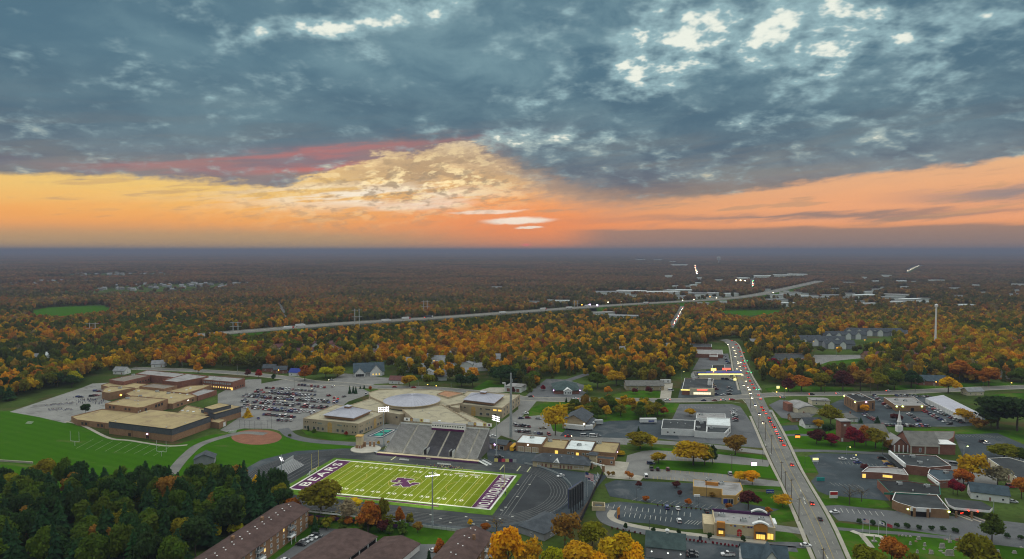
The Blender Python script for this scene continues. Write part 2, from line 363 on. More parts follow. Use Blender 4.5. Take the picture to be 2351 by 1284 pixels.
# ================================================================== mesh builder
class MB:
 def __init__(s): s.v = []; s.f = []; s.m = []
 def face(s,pts,m=0):
  k = len(s.v); s.v += [tuple(p) for p in pts]; s.f.append(tuple(range(k,k + len(pts)))); s.m.append(m); return s
 def box(s,x0,x1,y0,y1,z0,z1,m=0,bottom=True,top=None):
  k = len(s.v); s.v += [(x0,y0,z0),(x1,y0,z0),(x1,y1,z0),(x0,y1,z0),(x0,y0,z1),(x1,y0,z1),(x1,y1,z1),(x0,y1,z1)]
  fs = [(0,1,5,4),(1,2,6,5),(2,3,7,6),(3,0,4,7),(4,5,6,7)] + ([(3,2,1,0)] if bottom else [])
  for i,f in enumerate(fs): s.f.append(tuple(k + q for q in f)); s.m.append(top if (i == 4 and top is not None) else m)
  return s
 def prism(s,pts,z0,z1,m=0,top=None,bottom=False):
  k = len(s.v); n = len(pts)
  s.v += [(p[0],p[1],z0) for p in pts] + [(p[0],p[1],z1) for p in pts]
  for i in range(n): j = (i + 1) % n; s.f.append((k + i,k + j,k + n + j,k + n + i)); s.m.append(m)
  s.f.append(tuple(k + n + i for i in range(n))); s.m.append(m if top is None else top)
  if bottom: s.f.append(tuple(k + i for i in reversed(range(n)))); s.m.append(m)
  return s
 def tube(s,p0,p1,r0,r1=None,n=6,m=0,cap=True):
  r1 = r0 if r1 is None else r1
  a = Vector(p0); b = Vector(p1); d = (b - a); d = d.normalized() if d.length > 1e-9 else Vector((0,0,1))
  u = d.orthogonal().normalized(); w = d.cross(u); k = len(s.v)
  for c,r in ((a,r0),(b,r1)):
   for i in range(n):
    t = 2 * math.pi * i / n; q = c + u * (r * math.cos(t)) + w * (r * math.sin(t)); s.v.append((q.x,q.y,q.z))
  for i in range(n): j = (i + 1) % n; s.f.append((k + i,k + j,k + n + j,k + n + i)); s.m.append(m)
  if cap: s.f.append(tuple(k + n + i for i in range(n))); s.m.append(m); s.f.append(tuple(k + i for i in reversed(range(n)))); s.m.append(m)
  return s
 def obox(s,c,rz,dx,dy,z0,z1,m=0,top=None):
  ca,sa = math.cos(rz),math.sin(rz)
  pts = [(c[0] + ca * a * dx / 2 - sa * b * dy / 2,c[1] + sa * a * dx / 2 + ca * b * dy / 2) for a,b in ((-1,-1),(1,-1),(1,1),(-1,1))]
  return s.prism(pts,z0,z1,m,top,True)
 def mesh(s,name,mats):
  me = bpy.data.meshes.new(name); me.from_pydata(s.v,[],s.f)
  for q in mats: me.materials.append(MATS[q])
  if any(s.m): me.polygons.foreach_set('material_index',s.m)
  me.update(); return me
def link(name,data,parent=None,loc=(0,0,0),rz=0.0):
 o = bpy.data.objects.new(name,data); COL.objects.link(o)
 o.location = loc; o.rotation_euler = (0,0,rz)
 if parent is not None: o.parent = parent
 return o
def tag(o,label=None,cat=None,group=None,kind=None):
 if label: o['label'] = label
 if cat: o['category'] = cat
 if group: o['group'] = group
 if kind: o['kind'] = kind
 return o
def thing(name,label,cat,loc,rz=0.0,group=None):
 o = link(name,None,None,loc,rz); o.empty_display_size = 0.5
 return tag(o,label,cat,group)
def part(name,mb,mats,parent,loc=(0,0,0),rz=0.0,label=None):
 o = link(name,mb.mesh(name,mats) if isinstance(mb,MB) else mb,parent,loc,rz)
 if label: o['label'] = label
 return o
def solo(name,mb,mats,label,cat,loc=(0,0,0),rz=0.0,group=None):
 return tag(link(name,mb.mesh(name,mats) if isinstance(mb,MB) else mb,None,loc,rz),label,cat,group)
def area(p): return sum(p[i][0] * p[(i + 1) % len(p)][1] - p[(i + 1) % len(p)][0] * p[i][1] for i in range(len(p))) / 2
def ccw(p): return list(p) if area(p) > 0 else list(reversed(p))
def inset(p,d):
 n = len(p); out = []
 for i in range(n):
  a,b,c = Vector(p[i - 1][:2]),Vector(p[i][:2]),Vector(p[(i + 1) % n][:2])
  e1 = (b - a).normalized(); e2 = (c - b).normalized(); n1 = Vector((-e1.y,e1.x)); n2 = Vector((-e2.y,e2.x))
  k = n1 + n2; q = max(0.35,1 + n1.dot(n2)); out.append(tuple(b + k * (d / q)))
 return out
def smooth(pts,k=6,closed=False):
 out = []; n = len(pts)
 for i in range(n if closed else n - 1):
  p0,p1,p2,p3 = (pts[(i + j) % n] if closed else pts[min(max(i + j,0),n - 1)] for j in (-1,0,1,2))
  for q in range(k):
   t = q / k
   out.append(tuple(0.5 * (2 * b + (c - a) * t + (2 * a - 5 * b + 4 * c - d) * t * t + (3 * b - a - 3 * c + d) * t ** 3) for a,b,c,d in zip(p0,p1,p2,p3)))
 if not closed: out.append(tuple(pts[-1]))
 return out
ORD = 'first second third fourth fifth sixth seventh eighth ninth tenth eleventh twelfth thirteenth fourteenth fifteenth sixteenth seventeenth eighteenth nineteenth twentieth'.split()
ORD += ['twenty-' + o for o in ORD[:9]] 
for q in ('thirt','fort','fift','sixt','sevent','eight','ninet'): ORD += [q + 'ieth'] + [q + 'y-' + o for o in ORD[:9]]
def dirpx(a,b):
 p,q = P(*a),P(*b); return math.atan2(q[1] - p[1],q[0] - p[0])
def text_mesh(body,size,bold=0.0,spacing=1.0,shear=0.0):
 c = bpy.data.curves.new('lettering','FONT'); c.body = body; c.size = size; c.align_x = 'CENTER'; c.align_y = 'CENTER'
 c.offset = bold; c.space_character = spacing; c.shear = shear; c.resolution_u = 3
 o = bpy.data.objects.new('lettering',c); me = bpy.data.meshes.new_from_object(o)
 bpy.data.objects.remove(o); bpy.data.curves.remove(c); return me

# ================================================================== the ground, roads and car parks
CLEAR = []          # outlines (photo points) kept free of forest
def sheet(name,pts,m,z,kind='structure',parent=None,px=True,clear=True):
 w = [P(*p) for p in pts] if px else [(p[0],p[1]) for p in pts]
 if clear: CLEAR.append([Q(p[0],p[1],0.0) for p in w])
 w = ccw([(p[0],p[1]) for p in w])
 mb = MB(); mb.prism(w,z - 0.35,z,0)
 o = part(name,mb,[m],parent)
 if kind and parent is None: o['kind'] = kind
 return o
def strip_pts(pts,half,px=True):
 w = [Vector(P(*p)[:2]) for p in pts] if px else [Vector(p) for p in pts]
 L,R = [],[]
 for i in range(len(w)):
  t = (w[min(i + 1,len(w) - 1)] - w[max(i - 1,0)]).normalized(); nrm = Vector((-t.y,t.x))
  L.append(w[i] + nrm * half); R.append(w[i] - nrm * half)
 return L,R
def ribbon(L,R,z,m=0,mb=None,drop=0.35):
 mb = mb or MB()
 for i in range(len(L) - 1):
  mb.face([(*L[i][:2],z),(*R[i][:2],z),(*R[i + 1][:2],z),(*L[i + 1][:2],z)],m)
  for A in (L,R): mb.face([(*A[i][:2],z),(*A[i + 1][:2],z),(*A[i + 1][:2],z - drop),(*A[i][:2],z - drop)],m)
 return mb
def road_strip(name,pts,width,m,z,k=5,clear=True):
 pts = smooth(pts,k) if k > 1 else pts
 L,R = strip_pts(pts,width / 2)
 o = part(name,ribbon(L,R,z),[m],None); o['kind'] = 'structure'
 if clear: CLEAR.append([Q(p.x,p.y,0.0) for p in L] + [Q(p.x,p.y,0.0) for p in reversed(R)])
 return o

g = MB(); g.face([(-95000,-3000,0),(95000,-3000,0),(95000,95000,0),(-95000,95000,0)])
tag(part('ground',g,['ground'],None),kind='structure')

sheet('lawn',[(-120,948),(25,944),(60,940),(150,960),(170,975),(250,1003),(400,1022),(480,1000),(560,985),(640,1000),(700,1010),(835,1024),(800,1045),(640,1060),(560,1085),(540,1130),(400,1150),(-120,1150)],'mown',0.03)
sheet('lawn',[(690,985),(700,975),(820,1003),(840,1012),(760,1012),(705,1000)],'lawn',0.04)
sheet('lawn',[(776,912),(800,898),(850,893),(848,906),(800,912)],'lawn',0.04)
sheet('lawn',[(1085,893),(1120,873),(1165,878),(1155,893),(1105,899)],'lawn',0.04)
sheet('lawn',[(1215,940),(1250,924),(1440,925),(1560,926),(1560,945),(1300,990),(1250,1000),(1215,957)],'lawn',0.04)
sheet('lawn',[(1400,908),(1460,895),(1525,900),(1525,914),(1400,913)],'lawn',0.04)
sheet('lawn',[(1430,1028),(1470,1025),(1750,1045),(1765,1056),(1500,1040)],'lawn',0.05)
sheet('lawn',[(1510,1060),(1560,1058),(1700,1066),(1775,1070),(1786,1100),(1680,1090),(1500,1076)],'mown',0.05)
sheet('lawn',[(1705,1107),(1790,1116),(1797,1127),(1710,1120)],'lawn',0.05)
sheet('lawn',[(1700,1128),(1790,1132),(1805,1150),(1830,1196),(1790,1200),(1740,1180),(1690,1160)],'lawn',0.05)
sheet('lawn',[(1740,1236),(1780,1220),(1815,1222),(1838,1240),(1850,1247),(1780,1245)],'lawn',0.05)
sheet('lawn',[(1745,1258),(1850,1262),(1866,1284),(1760,1284)],'lawn',0.05)
sheet('lawn',[(1795,975),(1900,980),(2045,1000),(2050,1030),(1985,1038),(1850,1032),(1812,1022)],'mown',0.05)
sheet('lawn',[(1780,962),(1815,958),(1818,968),(1790,974)],'lawn',0.05)
sheet('lawn',[(1828,1048),(1858,1049),(1878,1085),(1842,1086)],'mown',0.06)
sheet('lawn',[(1885,1148),(1890,1138),(2030,1150),(2045,1165),(1990,1168),(1888,1160)],'lawn',0.06)
sheet('lawn',[(1912,1205),(1925,1200),(2200,1232),(2351,1258),(2400,1330),(1985,1330),(1945,1284)],'lawn',0.05)
sheet('lawn',[(2005,975),(2110,985),(2351,988),(2420,1010),(2420,1050),(2351,1030),(2290,1000),(2100,990)],'lawn',0.05)
sheet('lawn',[(2255,915),(2290,905),(2420,898),(2420,935),(2300,925)],'lawn',0.05)
sheet('lawn',[(1756,892),(1800,886),(1960,890),(1960,897),(1790,903),(1764,901)],'lawn',0.05)
sheet('lawn',[(2060,885),(2150,880),(2351,878),(2351,884),(2140,893),(2030,898)],'lawn',0.05)
sheet('lawn',[(1878,838),(1905,828),(1985,820),(1990,828),(1930,838)],'lawn',0.05)
sheet('lawn',[(690,1190),(720,1180),(960,1198),(1140,1220),(1150,1284),(950,1330),(560,1330),(640,1260)],'lawn',0.03)
sheet('farm_field',[(62,722),(70,714),(110,706),(180,703),(235,702),(262,712),(225,717),(250,724),(140,727)],'mown',0.05)
sheet('farm_field',[(1645,718),(1660,713),(1820,712),(1815,721),(1720,725)],'mown',0.05)

sheet('student_car_park',[(505,988),(545,962),(545,940),(595,882),(650,872),(735,880),(830,892),(855,903),(800,922),(770,945),(720,972),(700,985),(655,992),(620,985),(560,984),(520,992)],'lot_grey',0.07)
sheet('practice_car_park',[(22,946),(190,890),(212,881),(250,879),(240,918),(310,940),(170,962),(150,972),(90,958)],'lot_cracked',0.06)
road_strip('school_drive',[(392,1090),(408,1068),(428,1046),(458,1022),(510,1004),(560,994),(610,997)],6.5,'road',0.09)
road_strip('school_drive',[(650,984),(672,1002),(720,1013),(800,1019),(880,1026)],7.5,'asphalt',0.09)
road_strip('footpath',[(150,968),(190,977),(250,1006),(300,1012),(380,1024),(430,1022)],2.2,'concrete',0.10)
sheet('courtyard',[(820,1006),(850,990),(880,975),(930,968),(900,1020),(880,1026),(845,1020)],'lot_grey',0.06)
sheet('bus_drive',[(1190,920),(1235,918),(1215,942),(1150,1000),(1120,1030),(1100,1050),(1085,1010),(1130,985),(1190,940)],'lot_grey',0.08)
sheet('staff_car_park',[(1150,1000),(1195,958),(1255,952),(1270,990),(1330,998),(1440,1006),(1440,1022),(1300,1012),(1185,1012)],'lot_grey',0.07)
sheet('stadium_apron',[(560,1078),(600,1056),(680,1036),(790,1030),(880,1033),(1120,1055),(1115,1020),(1190,1015),(1230,1040),(1235,1066),(1300,1080),(1395,1092),(1370,1120),(1335,1195),(1260,1230),(1130,1222),(960,1206),(700,1160),(600,1130)],'asphalt_dark',0.05)
sheet('storage_yard',[(1285,1002),(1300,985),(1400,967),(1530,964),(1560,1008),(1420,1006)],'asphalt_dark',0.08)
sheet('shop_car_park',[(1560,928),(1680,928),(1700,934),(1735,985),(1757,1030),(1700,1025),(1550,1012),(1500,1006),(1530,990)],'asphalt',0.07)
road_strip('access_road',[(1180,1002),(1300,1008),(1430,1012),(1600,1022),(1760,1040)],8.5,'lot_grey',0.10)
sheet('office_car_park',[(1440,1046),(1475,1036),(1500,1034),(1640,1042),(1768,1058),(1764,1072),(1640,1062),(1505,1056),(1492,1064),(1490,1076),(1650,1088),(1792,1106),(1796,1118),(1640,1110),(1480,1098),(1432,1090)],'lot_grey',0.08)
sheet('entry_plaza',[(1375,1068),(1400,1058),(1445,1062),(1435,1088),(1480,1094),(1470,1104),(1395,1098)],'concrete',0.09)
sheet('bank_car_park',[(1388,1112),(1412,1103),(1590,1110),(1705,1130),(1700,1155),(1790,1170),(1760,1180),(1640,1172),(1500,1156),(1400,1140)],'asphalt_dark',0.08)
sheet('restaurant_car_park',[(1388,1156),(1420,1152),(1560,1165),(1660,1175),(1780,1190),(1770,1200),(1640,1195),(1635,1215),(1570,1216),(1500,1203),(1425,1198),(1385,1180)],'asphalt_dark',0.08)
road_strip('drive_through_lane',[(1400,1163),(1384,1172),(1383,1186),(1402,1202),(1470,1220),(1560,1234),(1700,1250),(1830,1262)],5.5,'asphalt',0.10)
road_strip('drive_through_lane',[(1408,1172),(1402,1186),(1425,1200),(1500,1216),(1620,1231),(1760,1246)],3.4,'concrete',0.12)
sheet('rear_car_park',[(1480,1250),(1560,1240),(1720,1258),(1790,1330),(1480,1330)],'asphalt_dark',0.07)
road_strip('entry_drive',[(1775,1212),(1810,1216),(1850,1222)],7.0,'lot_grey',0.10)
road_strip('entry_drive',[(1760,1252),(1800,1251),(1860,1253)],5.5,'asphalt',0.10)
sheet('plaza_car_park',[(1858,1046),(1880,1041),(2035,1044),(2075,1062),(2010,1090),(2045,1120),(2040,1150),(1900,1137),(1878,1128),(1862,1105),(1880,1088)],'asphalt_dark',0.07)
road_strip('church_drive',[(1812,1036),(1850,1035),(1950,1038),(2080,1046),(2200,1062)],5.0,'asphalt',0.10)
road_strip('church_drive',[(1790,1000),(1840,999),(1900,1000)],5.0,'asphalt',0.10)
sheet('bank_drive',[(1890,1162),(1925,1160),(2035,1172),(2300,1196),(2460,1215),(2460,1275),(2300,1250),(2090,1218),(1950,1198),(1925,1196)],'asphalt',0.08)
sheet('church_car_park',[(2190,998),(2290,995),(2360,1025),(2460,1060),(2460,1150),(2351,1120),(2260,1075),(2215,1060)],'asphalt_dark',0.07)
sheet('service_yard',[(2150,1062),(2215,1062),(2290,1090),(2290,1120),(2200,1110)],'lot_grey',0.09)
sheet('dealer_car_park',[(1925,920),(1960,906),(2040,912),(2125,908),(2180,915),(2262,955),(2260,975),(2200,980),(2100,980),(1995,975),(1935,965),(1880,940)],'asphalt_dark',0.07)
sheet('garage_forecourt',[(1765,930),(1790,918),(1860,925),(1880,945),(1850,968),(1795,960)],'asphalt',0.08)
sheet('house_forecourt',[(1790,978),(1830,976),(1835,987),(1800,990)],'asphalt_dark',0.08)
sheet('pharmacy_car_park',[(1556,914),(1566,880),(1590,866),(1684,862),(1704,908),(1700,912)],'asphalt_dark',0.07)
sheet('side_car_park',[(1590,850),(1610,815),(1672,812),(1680,845)],'asphalt',0.07)
sheet('clinic_car_park',[(1205,912),(1225,893),(1255,870),(1300,872),(1360,890),(1330,914)],'asphalt',0.07)
road_strip('clinic_drive',[(1300,875),(1345,860),(1380,850)],8,'asphalt',0.09)
sheet('brick_house_drive',[(1515,915),(1520,880),(1545,880),(1540,915)],'concrete',0.08)
sheet('meeting_car_park',[(755,876),(790,858),(850,862),(880,868),(855,885),(800,884)],'lot_grey',0.07)
sheet('tennis_court',[(845,874),(862,866),(900,868),(898,880),(860,882)],'lot_grey',0.08)
sheet('fire_station_apron',[(1100,897),(1125,890),(1175,890),(1170,900),(1110,902)],'concrete',0.08)
sheet('school_front_drive',[(500,905),(565,872),(600,870),(600,882),(548,940),(500,930)],'lot_grey',0.06)
sheet('library_car_park',[(1850,835),(1870,815),(1990,815),(1985,822),(1905,830),(1870,842)],'lot_grey',0.07)
sheet('apartment_car_park',[(560,1330),(635,1282),(735,1212),(790,1216),(760,1284),(720,1330)],'asphalt',0.07)
sheet('apartment_car_park',[(820,1284),(880,1236),(900,1234),(885,1284),(860,1330),(790,1330)],'asphalt',0.07)
sheet('apartment_car_park',[(930,1284),(960,1250),(1005,1250),(1000,1284),(960,1330),(900,1330)],'asphalt',0.07)

X1 = [(300,846),(418,850),(543,857),(657,868),(713,877),(798,883),(849,888),(1002,893),(1150,907),(1230,917),(1440,919),(1600,919),(1700,912),(1790,906),(1900,905),(2019,903),(2112,899),(2243,893),(2351,889),(2500,884)]
road_strip('cross_street',X1,11.5,'road',0.11)
L,R = strip_pts(smooth(X1,5),7.6)
L2,R2 = strip_pts(smooth(X1,5),6.2)
for nm,a,b in (('pavement',L,L2),('pavement',R2,R)):
 i0 = 0
 o = part(nm,ribbon([Vector((p.x,p.y)) for p in a],b,0.22),['concrete'],None); o['kind'] = 'structure'
ML = [(1650,781),(1666,786),(1676,795),(1681,820),(1686,850),(1694,875),(1703,905),(1722,945),(1742,990),(1758,1027),(1778,1070),(1800,1115),(1839,1199),(1875,1284),(1900,1340)]
MR = [(1668,779),(1684,784),(1695,795),(1704,820),(1717,850),(1730,875),(1748,905),(1768,945),(1792,990),(1810,1027),(1829,1068),(1850,1105),(1903,1199),(1941,1284),(1966,1340)]
Lw = [Vector(P(*p)[:2]) for p in smooth(ML,4)]; Rw = [Vector(P(*p)[:2]) for p in smooth(MR,4)]
o = part('main_street',ribbon(Lw,Rw,0.13),['road'],None); o['kind'] = 'structure'; CLEAR.append([Q(p.x,p.y,0) for p in Lw] + [Q(p.x,p.y,0) for p in reversed(Rw)])
main_street = o
def edge_off(A,B,d0,d1):
 a,b = [],[]
 for p,q in zip(A,B):
  t = (p - q).normalized(); a.append(p + t * d0); b.append(p + t * d1)
 return a,b
for A,B,skip in ((Lw,Rw,(24,29)),(Rw,Lw,(24,28))):
 for s0,s1 in ((4,skip[0]),(skip[1],len(A))):
  a,b = edge_off(A[s0:s1],B[s0:s1],0.6,2.4)
  o = part('pavement',ribbon(a,b,0.26),['concrete'],None); o['kind'] = 'structure'
for f,m in ((0.36,'paint_yellow'),(0.60,'paint_yellow')):
 mb = MB()
 for i in range(8,len(Lw) - 1):
  p0 = Lw[i].lerp(Rw[i],f); p1 = Lw[i + 1].lerp(Rw[i + 1],f); t = (p1 - p0).normalized(); nn = Vector((-t.y,t.x)) * 0.09
  mb.face([(*(p0 + nn),0.17),(*(p0 - nn),0.17),(*(p1 - nn),0.17),(*(p1 + nn),0.17)])
 part('lane_line',mb,[m],main_street)
for f in (0.18,0.80):
 for i in range(8,len(Lw) - 1):
  p0 = Lw[i].lerp(Rw[i],f); p1 = Lw[i + 1].lerp(Rw[i + 1],f); d = p1 - p0
  if d.length < 2: continue
  t = d.normalized(); nn = Vector((-t.y,t.x)) * 0.08; q = p0 + t * min(3.0,d.length)
  part('lane_dash',MB().face([(*(p0 + nn),0.17),(*(p0 - nn),0.17),(*(q - nn),0.17),(*(q + nn),0.17)]),['paint_faint'],main_street)
for px,py in ((1838,1127),(1846,1146),(1848,1155),(1899,1280),(1770,1043),(1757,1022)):
 c = P(px,py); a = dirpx((1800,1070),(1850,1170))
 mb = MB().face([(-1.6,-.12,0),(.6,-.12,0),(.6,.12,0),(-1.6,.12,0)]).face([(.6,-.45,0),(1.6,0,0),(.6,.45,0)])
 part('lane_arrow',mb,['paint_white'],main_street,(c[0],c[1],0.17),a)
for a,b in (((1773,900),(1792,913)),((1780,898),(1800,911)),((1705,917),(1712,926)),((1660,921),(1700,926))):
 p,q = Vector(P(*a)[:2]),Vector(P(*b)[:2]); t = (q - p).normalized(); nn = Vector((-t.y,t.x)) * 0.3
 part('stop_bar',MB().face([(*(p + nn),0.18),(*(p - nn),0.18),(*(q - nn),0.18),(*(q + nn),0.18)]),['paint_faint'],main_street)
def bays(lot,a,b,n,depth,m='paint_faint',ang=None,w=0.14):
 p,q = Vector(P(*a)[:2]),Vector(P(*b)[:2]); t = (q - p).normalized(); nn = Vector((-t.y,t.x))
 dv = nn * depth if ang is None else (nn * math.cos(ang) + t * math.sin(ang)) * depth
 par = bpy.data.objects.get(lot)
 me = MB().face([(-w / 2,0,0),(w / 2,0,0),(w / 2,abs(depth),0),(-w / 2,abs(depth),0)]).mesh('bay_line',[m])
 rz = math.atan2(dv.y,dv.x) - math.pi / 2
 for i in range(n + 1):
  c = p.lerp(q,i / n); part('bay_line',me,None,par,(c.x,c.y,0.13),rz)
bays('restaurant_car_park',(1398,1158),(1585,1178),14,-5.2,'paint_white')
bays('restaurant_car_park',(1433,1187),(1540,1199),9,5.2,'paint_white')
bays('restaurant_car_park',(1572,1203),(1600,1206),4,5.2,'paint_white',0.4)
bays('bank_car_park',(1452,1150),(1640,1169),13,5.0,'paint_faint',0.45)
bays('office_car_park',(1510,1077),(1680,1091),16,-5.0,'paint_yellow')
bays('office_car_park',(1500,1101),(1580,1106),8,5.0,'paint_yellow')
bays('office_car_park',(1520,1056),(1640,1063),12,5.0,'paint_yellow')
bays('office_car_park',(1510,1037),(1560,1040),6,-5.0,'paint_yellow')
bays('plaza_car_park',(1905,1108),(1970,1115),6,-5.0,'paint_faint',-0.4)
bays('plaza_car_park',(1930,1060),(2010,1066),9,-5.0,'paint_faint')
bays('bank_drive',(1922,1176),(2030,1186),8,5.5,'paint_white')
bays('church_car_park',(2195,998),(2290,1002),12,-5.5,'paint_faint')
bays('church_car_park',(2300,1035),(2351,1062),8,-9.0,'paint_faint')
bays('storage_yard',(1565,933),(1640,935),10,-5.0,'paint_faint')
road_strip('far_road',[(1535,757),(1550,735),(1562,715),(1568,703)],11,'road',0.1)
road_strip('far_road',[(655,728),(648,712),(640,700),(638,694)],10,'road',0.1)
road_strip('far_road',[(1601,632),(1598,615),(1594,600)],24,'asphalt',0.1)
road_strip('far_road',[(2080,624),(2095,615),(2118,608)],30,'asphalt',0.1)
road_strip('far_road',[(1727,660),(1727,640)],22,'asphalt',0.1)

# ================================================================== building kit
SEE = []            # photo outlines that forest crowns may not cover
WM = {}
def window_mesh(w,h,frame='trim_white',glass='glass',mull=0):
 k = (round(w,2),round(h,2),frame,glass,mull)
 if k not in WM:
  mb = MB(); f = min(0.14,w * 0.12)
  mb.box(-w / 2,w / 2,-0.10,0.02,-h / 2,-h / 2 + f,0).box(-w / 2,w / 2,-0.10,0.02,h / 2 - f,h / 2,0)
  mb.box(-w / 2,-w / 2 + f,-0.09,0.02,-h / 2 + f,h / 2 - f,0).box(w / 2 - f,w / 2,-0.09,0.02,-h / 2 + f,h / 2 - f,0)
  for i in range(mull): x = -w / 2 + w * (i + 1) / (mull + 1); mb.box(x - f / 3,x + f / 3,-0.07,0.02,-h / 2 + f,h / 2 - f,0)
  mb.face([(-w / 2 + f,-0.03,-h / 2 + f),(w / 2 - f,-0.03,-h / 2 + f),(w / 2 - f,-0.03,h / 2 - f),(-w / 2 + f,-0.03,h / 2 - f)],1)
  WM[k] = mb.mesh('window',[frame,glass])
 return WM[k]
def on_wall(name,me,wall,root,a,b,frac,zc,label=None):
 a = Vector(a[:2]); b = Vector(b[:2]); c = a.lerp(b,frac); t = (b - a).normalized(); nn = Vector((-t.y,t.x))
 if nn.dot(c) > 0: nn = -nn                       # outward = towards the camera at the origin
 rz = math.atan2(nn.y,nn.x) + math.pi / 2
 off = c + nn * 0.025 - Vector(root.location[:2])
 off.rotate(Matrix.Rotation(-root.rotation_euler.z,2))
 return part(name,me,None,wall,(off.x,off.y,zc),rz - root.rotation_euler.z,label)
def win_row(wall,root,a,b,fr,zc,w,h,frame='trim_white',glass='glass',name='window',mull=0):
 for f in fr: on_wall(name,window_mesh(w,h,frame,glass,mull),wall,root,a,b,f,zc)
def spread(n,lo=0.08,hi=0.92): return [lo + (hi - lo) * (i / max(1,n - 1)) for i in range(n)]
UM = {}
def unit_mesh(k):
 if k not in UM:
  mb = MB()
  if k == 'hvac':
   mb.box(-1.3,1.3,-0.8,0.8,0,1.3,0); mb.tube((-.55,0,1.3),(-.55,0,1.42),.5,.5,10,1); mb.tube((.6,0,1.3),(.6,0,1.42),.5,.5,10,1); mb.box(-1.5,-1.3,-.5,.5,.1,.9,1)
   UM[k] = mb.mesh('roof_unit',['steel_pale','steel_dark'])
  elif k == 'vent':
   mb.tube((0,0,0),(0,0,.5),.22,.22,8).tube((0,0,.5),(0,0,.75),.42,.3,8); UM[k] = mb.mesh('roof_vent',['steel_pale'])
  elif k == 'sky':
   mb.box(-.8,.8,-1.1,1.1,0,.3,0); mb.face([(-.7,-1,.32),(.7,-1,.32),(.7,1,.32),(-.7,1,.32)],1); UM[k] = mb.mesh('skylight',['trim_white','roof_white'])
  elif k == 'cap':
   mb.tube((0,0,0),(0,0,.3),.12,.12,6).tube((0,0,.3),(0,0,.42),.3,.3,8); UM[k] = mb.mesh('roof_vent',['trim_white'])
 return UM[k]
def units(roof,root,lst,z):
 for px,py,k in lst:
  p = P(px,py,z); v = Vector((p[0] - root.location.x,p[1] - root.location.y)); v.rotate(Matrix.Rotation(-root.rotation_euler.z,2))
  part({'hvac': 'roof_unit','vent': 'roof_vent','sky': 'skylight','cap': 'roof_vent'}[k],unit_mesh(k),None,roof,(v.x,v.y,z + 0.02),0.25)
def volume(root,pts,h,wall,roof,para=0.5,trim=None,band=None,px=True,zroof=None,names=('wall','roof')):
 ox,oy = root.location.x,root.location.y
 w = [P(p[0],p[1],h) for p in pts] if px else pts
 SEE.append([Q(p[0],p[1],h) for p in w])
 w = ccw([(p[0] - ox,p[1] - oy) for p in w]); ins = inset(w,0.35); n = len(w); mb = MB()
 zt = h; zr = h - para if zroof is None else zroof
 if band: mb.prism(w,0,band[0],0); wb = inset(w,-0.12); mb.prism(wb,band[0],zt,1,1)
 else: mb.prism(w,0,zr - 0.05,0)
 for i in range(n):
  j = (i + 1) % n; k = 1 if band else 0; ow = inset(w,-0.12) if band else w
  mb.face([(*ow[i],zr - .06),(*ow[j],zr - .06),(*ow[j],zt),(*ow[i],zt)],k)
  mb.face([(*ow[i],zt),(*ow[j],zt),(*ins[j],zt),(*ins[i],zt)],2 if trim else k)
  mb.face([(*ins[j],zr),(*ins[i],zr),(*ins[i],zt),(*ins[j],zt)],k)
 if band:
  mb2 = MB(); n0 = len(mb.f)
 wo = part(names[0],mb,[wall,band[1] if band else wall,trim or wall],root)
 ro = part(names[1],MB().prism(ins,zr - .02,zr + .004,0),[roof],root) if not band else part(names[1],MB().prism(ins,zt - .2,zt + .03,0),[roof],root)
 return wo,ro
def root_at(name,label,cat,px,py,group=None):
 p = P(px,py); return thing(name,label,cat,(p[0],p[1],0),0,group)
def W3(px,py,z): return P(px,py,z)

def gable(mb,x0,x1,y0,y1,z,rise,axis='x',over=0.5,th=0.22,m=0):
 if axis == 'x':
  ym = (y0 + y1) / 2; s = rise / ((y1 - y0) / 2)
  for a,b in ((y0 - over,ym),(y1 + over,ym)):
   za = z - over * s; zb = z + rise
   p = [(x0 - over,a,za),(x1 + over,a,za),(x1 + over,b,zb),(x0 - over,b,zb)]
   if a > b: p = p[::-1]
   q = [(u,v,w + th) for u,v,w in p]
   mb.face(q,m); mb.face(p[::-1],m)
   for i in range(4): j = (i + 1) % 4; mb.face([p[i],p[j],q[j],q[i]],m)
 else:
  xm = (x0 + x1) / 2; s = rise / ((x1 - x0) / 2)
  for a,b in ((x0 - over,xm),(x1 + over,xm)):
   za = z - over * s; zb = z + rise
   p = [(a,y0 - over,za),(b,y0 - over,zb),(b,y1 + over,zb),(a,y1 + over,za)]
   if a > b: p = p[::-1]
   q = [(u,v,w + th) for u,v,w in p]
   mb.face(q,m); mb.face(p[::-1],m)
   for i in range(4): j = (i + 1) % 4; mb.face([p[i],p[j],q[j],q[i]],m)
 return mb
def gable_walls(mb,x0,x1,y0,y1,h,rise,axis='x',m=0):
 mb.box(x0,x1,y0,y1,0,h,m,bottom=False)
 if axis == 'x':
  for x,f in ((x0,1),(x1,-1)):
   t = [(x,y0,h),(x,(y0 + y1) / 2,h + rise),(x,y1,h)]; mb.face(t if f < 0 else t[::-1],m)
 else:
  for y,f in ((y0,1),(y1,-1)):
   t = [(x0,y,h),(x1,y,h),((x0 + x1) / 2,y,h + rise)]; mb.face(t if f > 0 else t[::-1],m)
 return mb
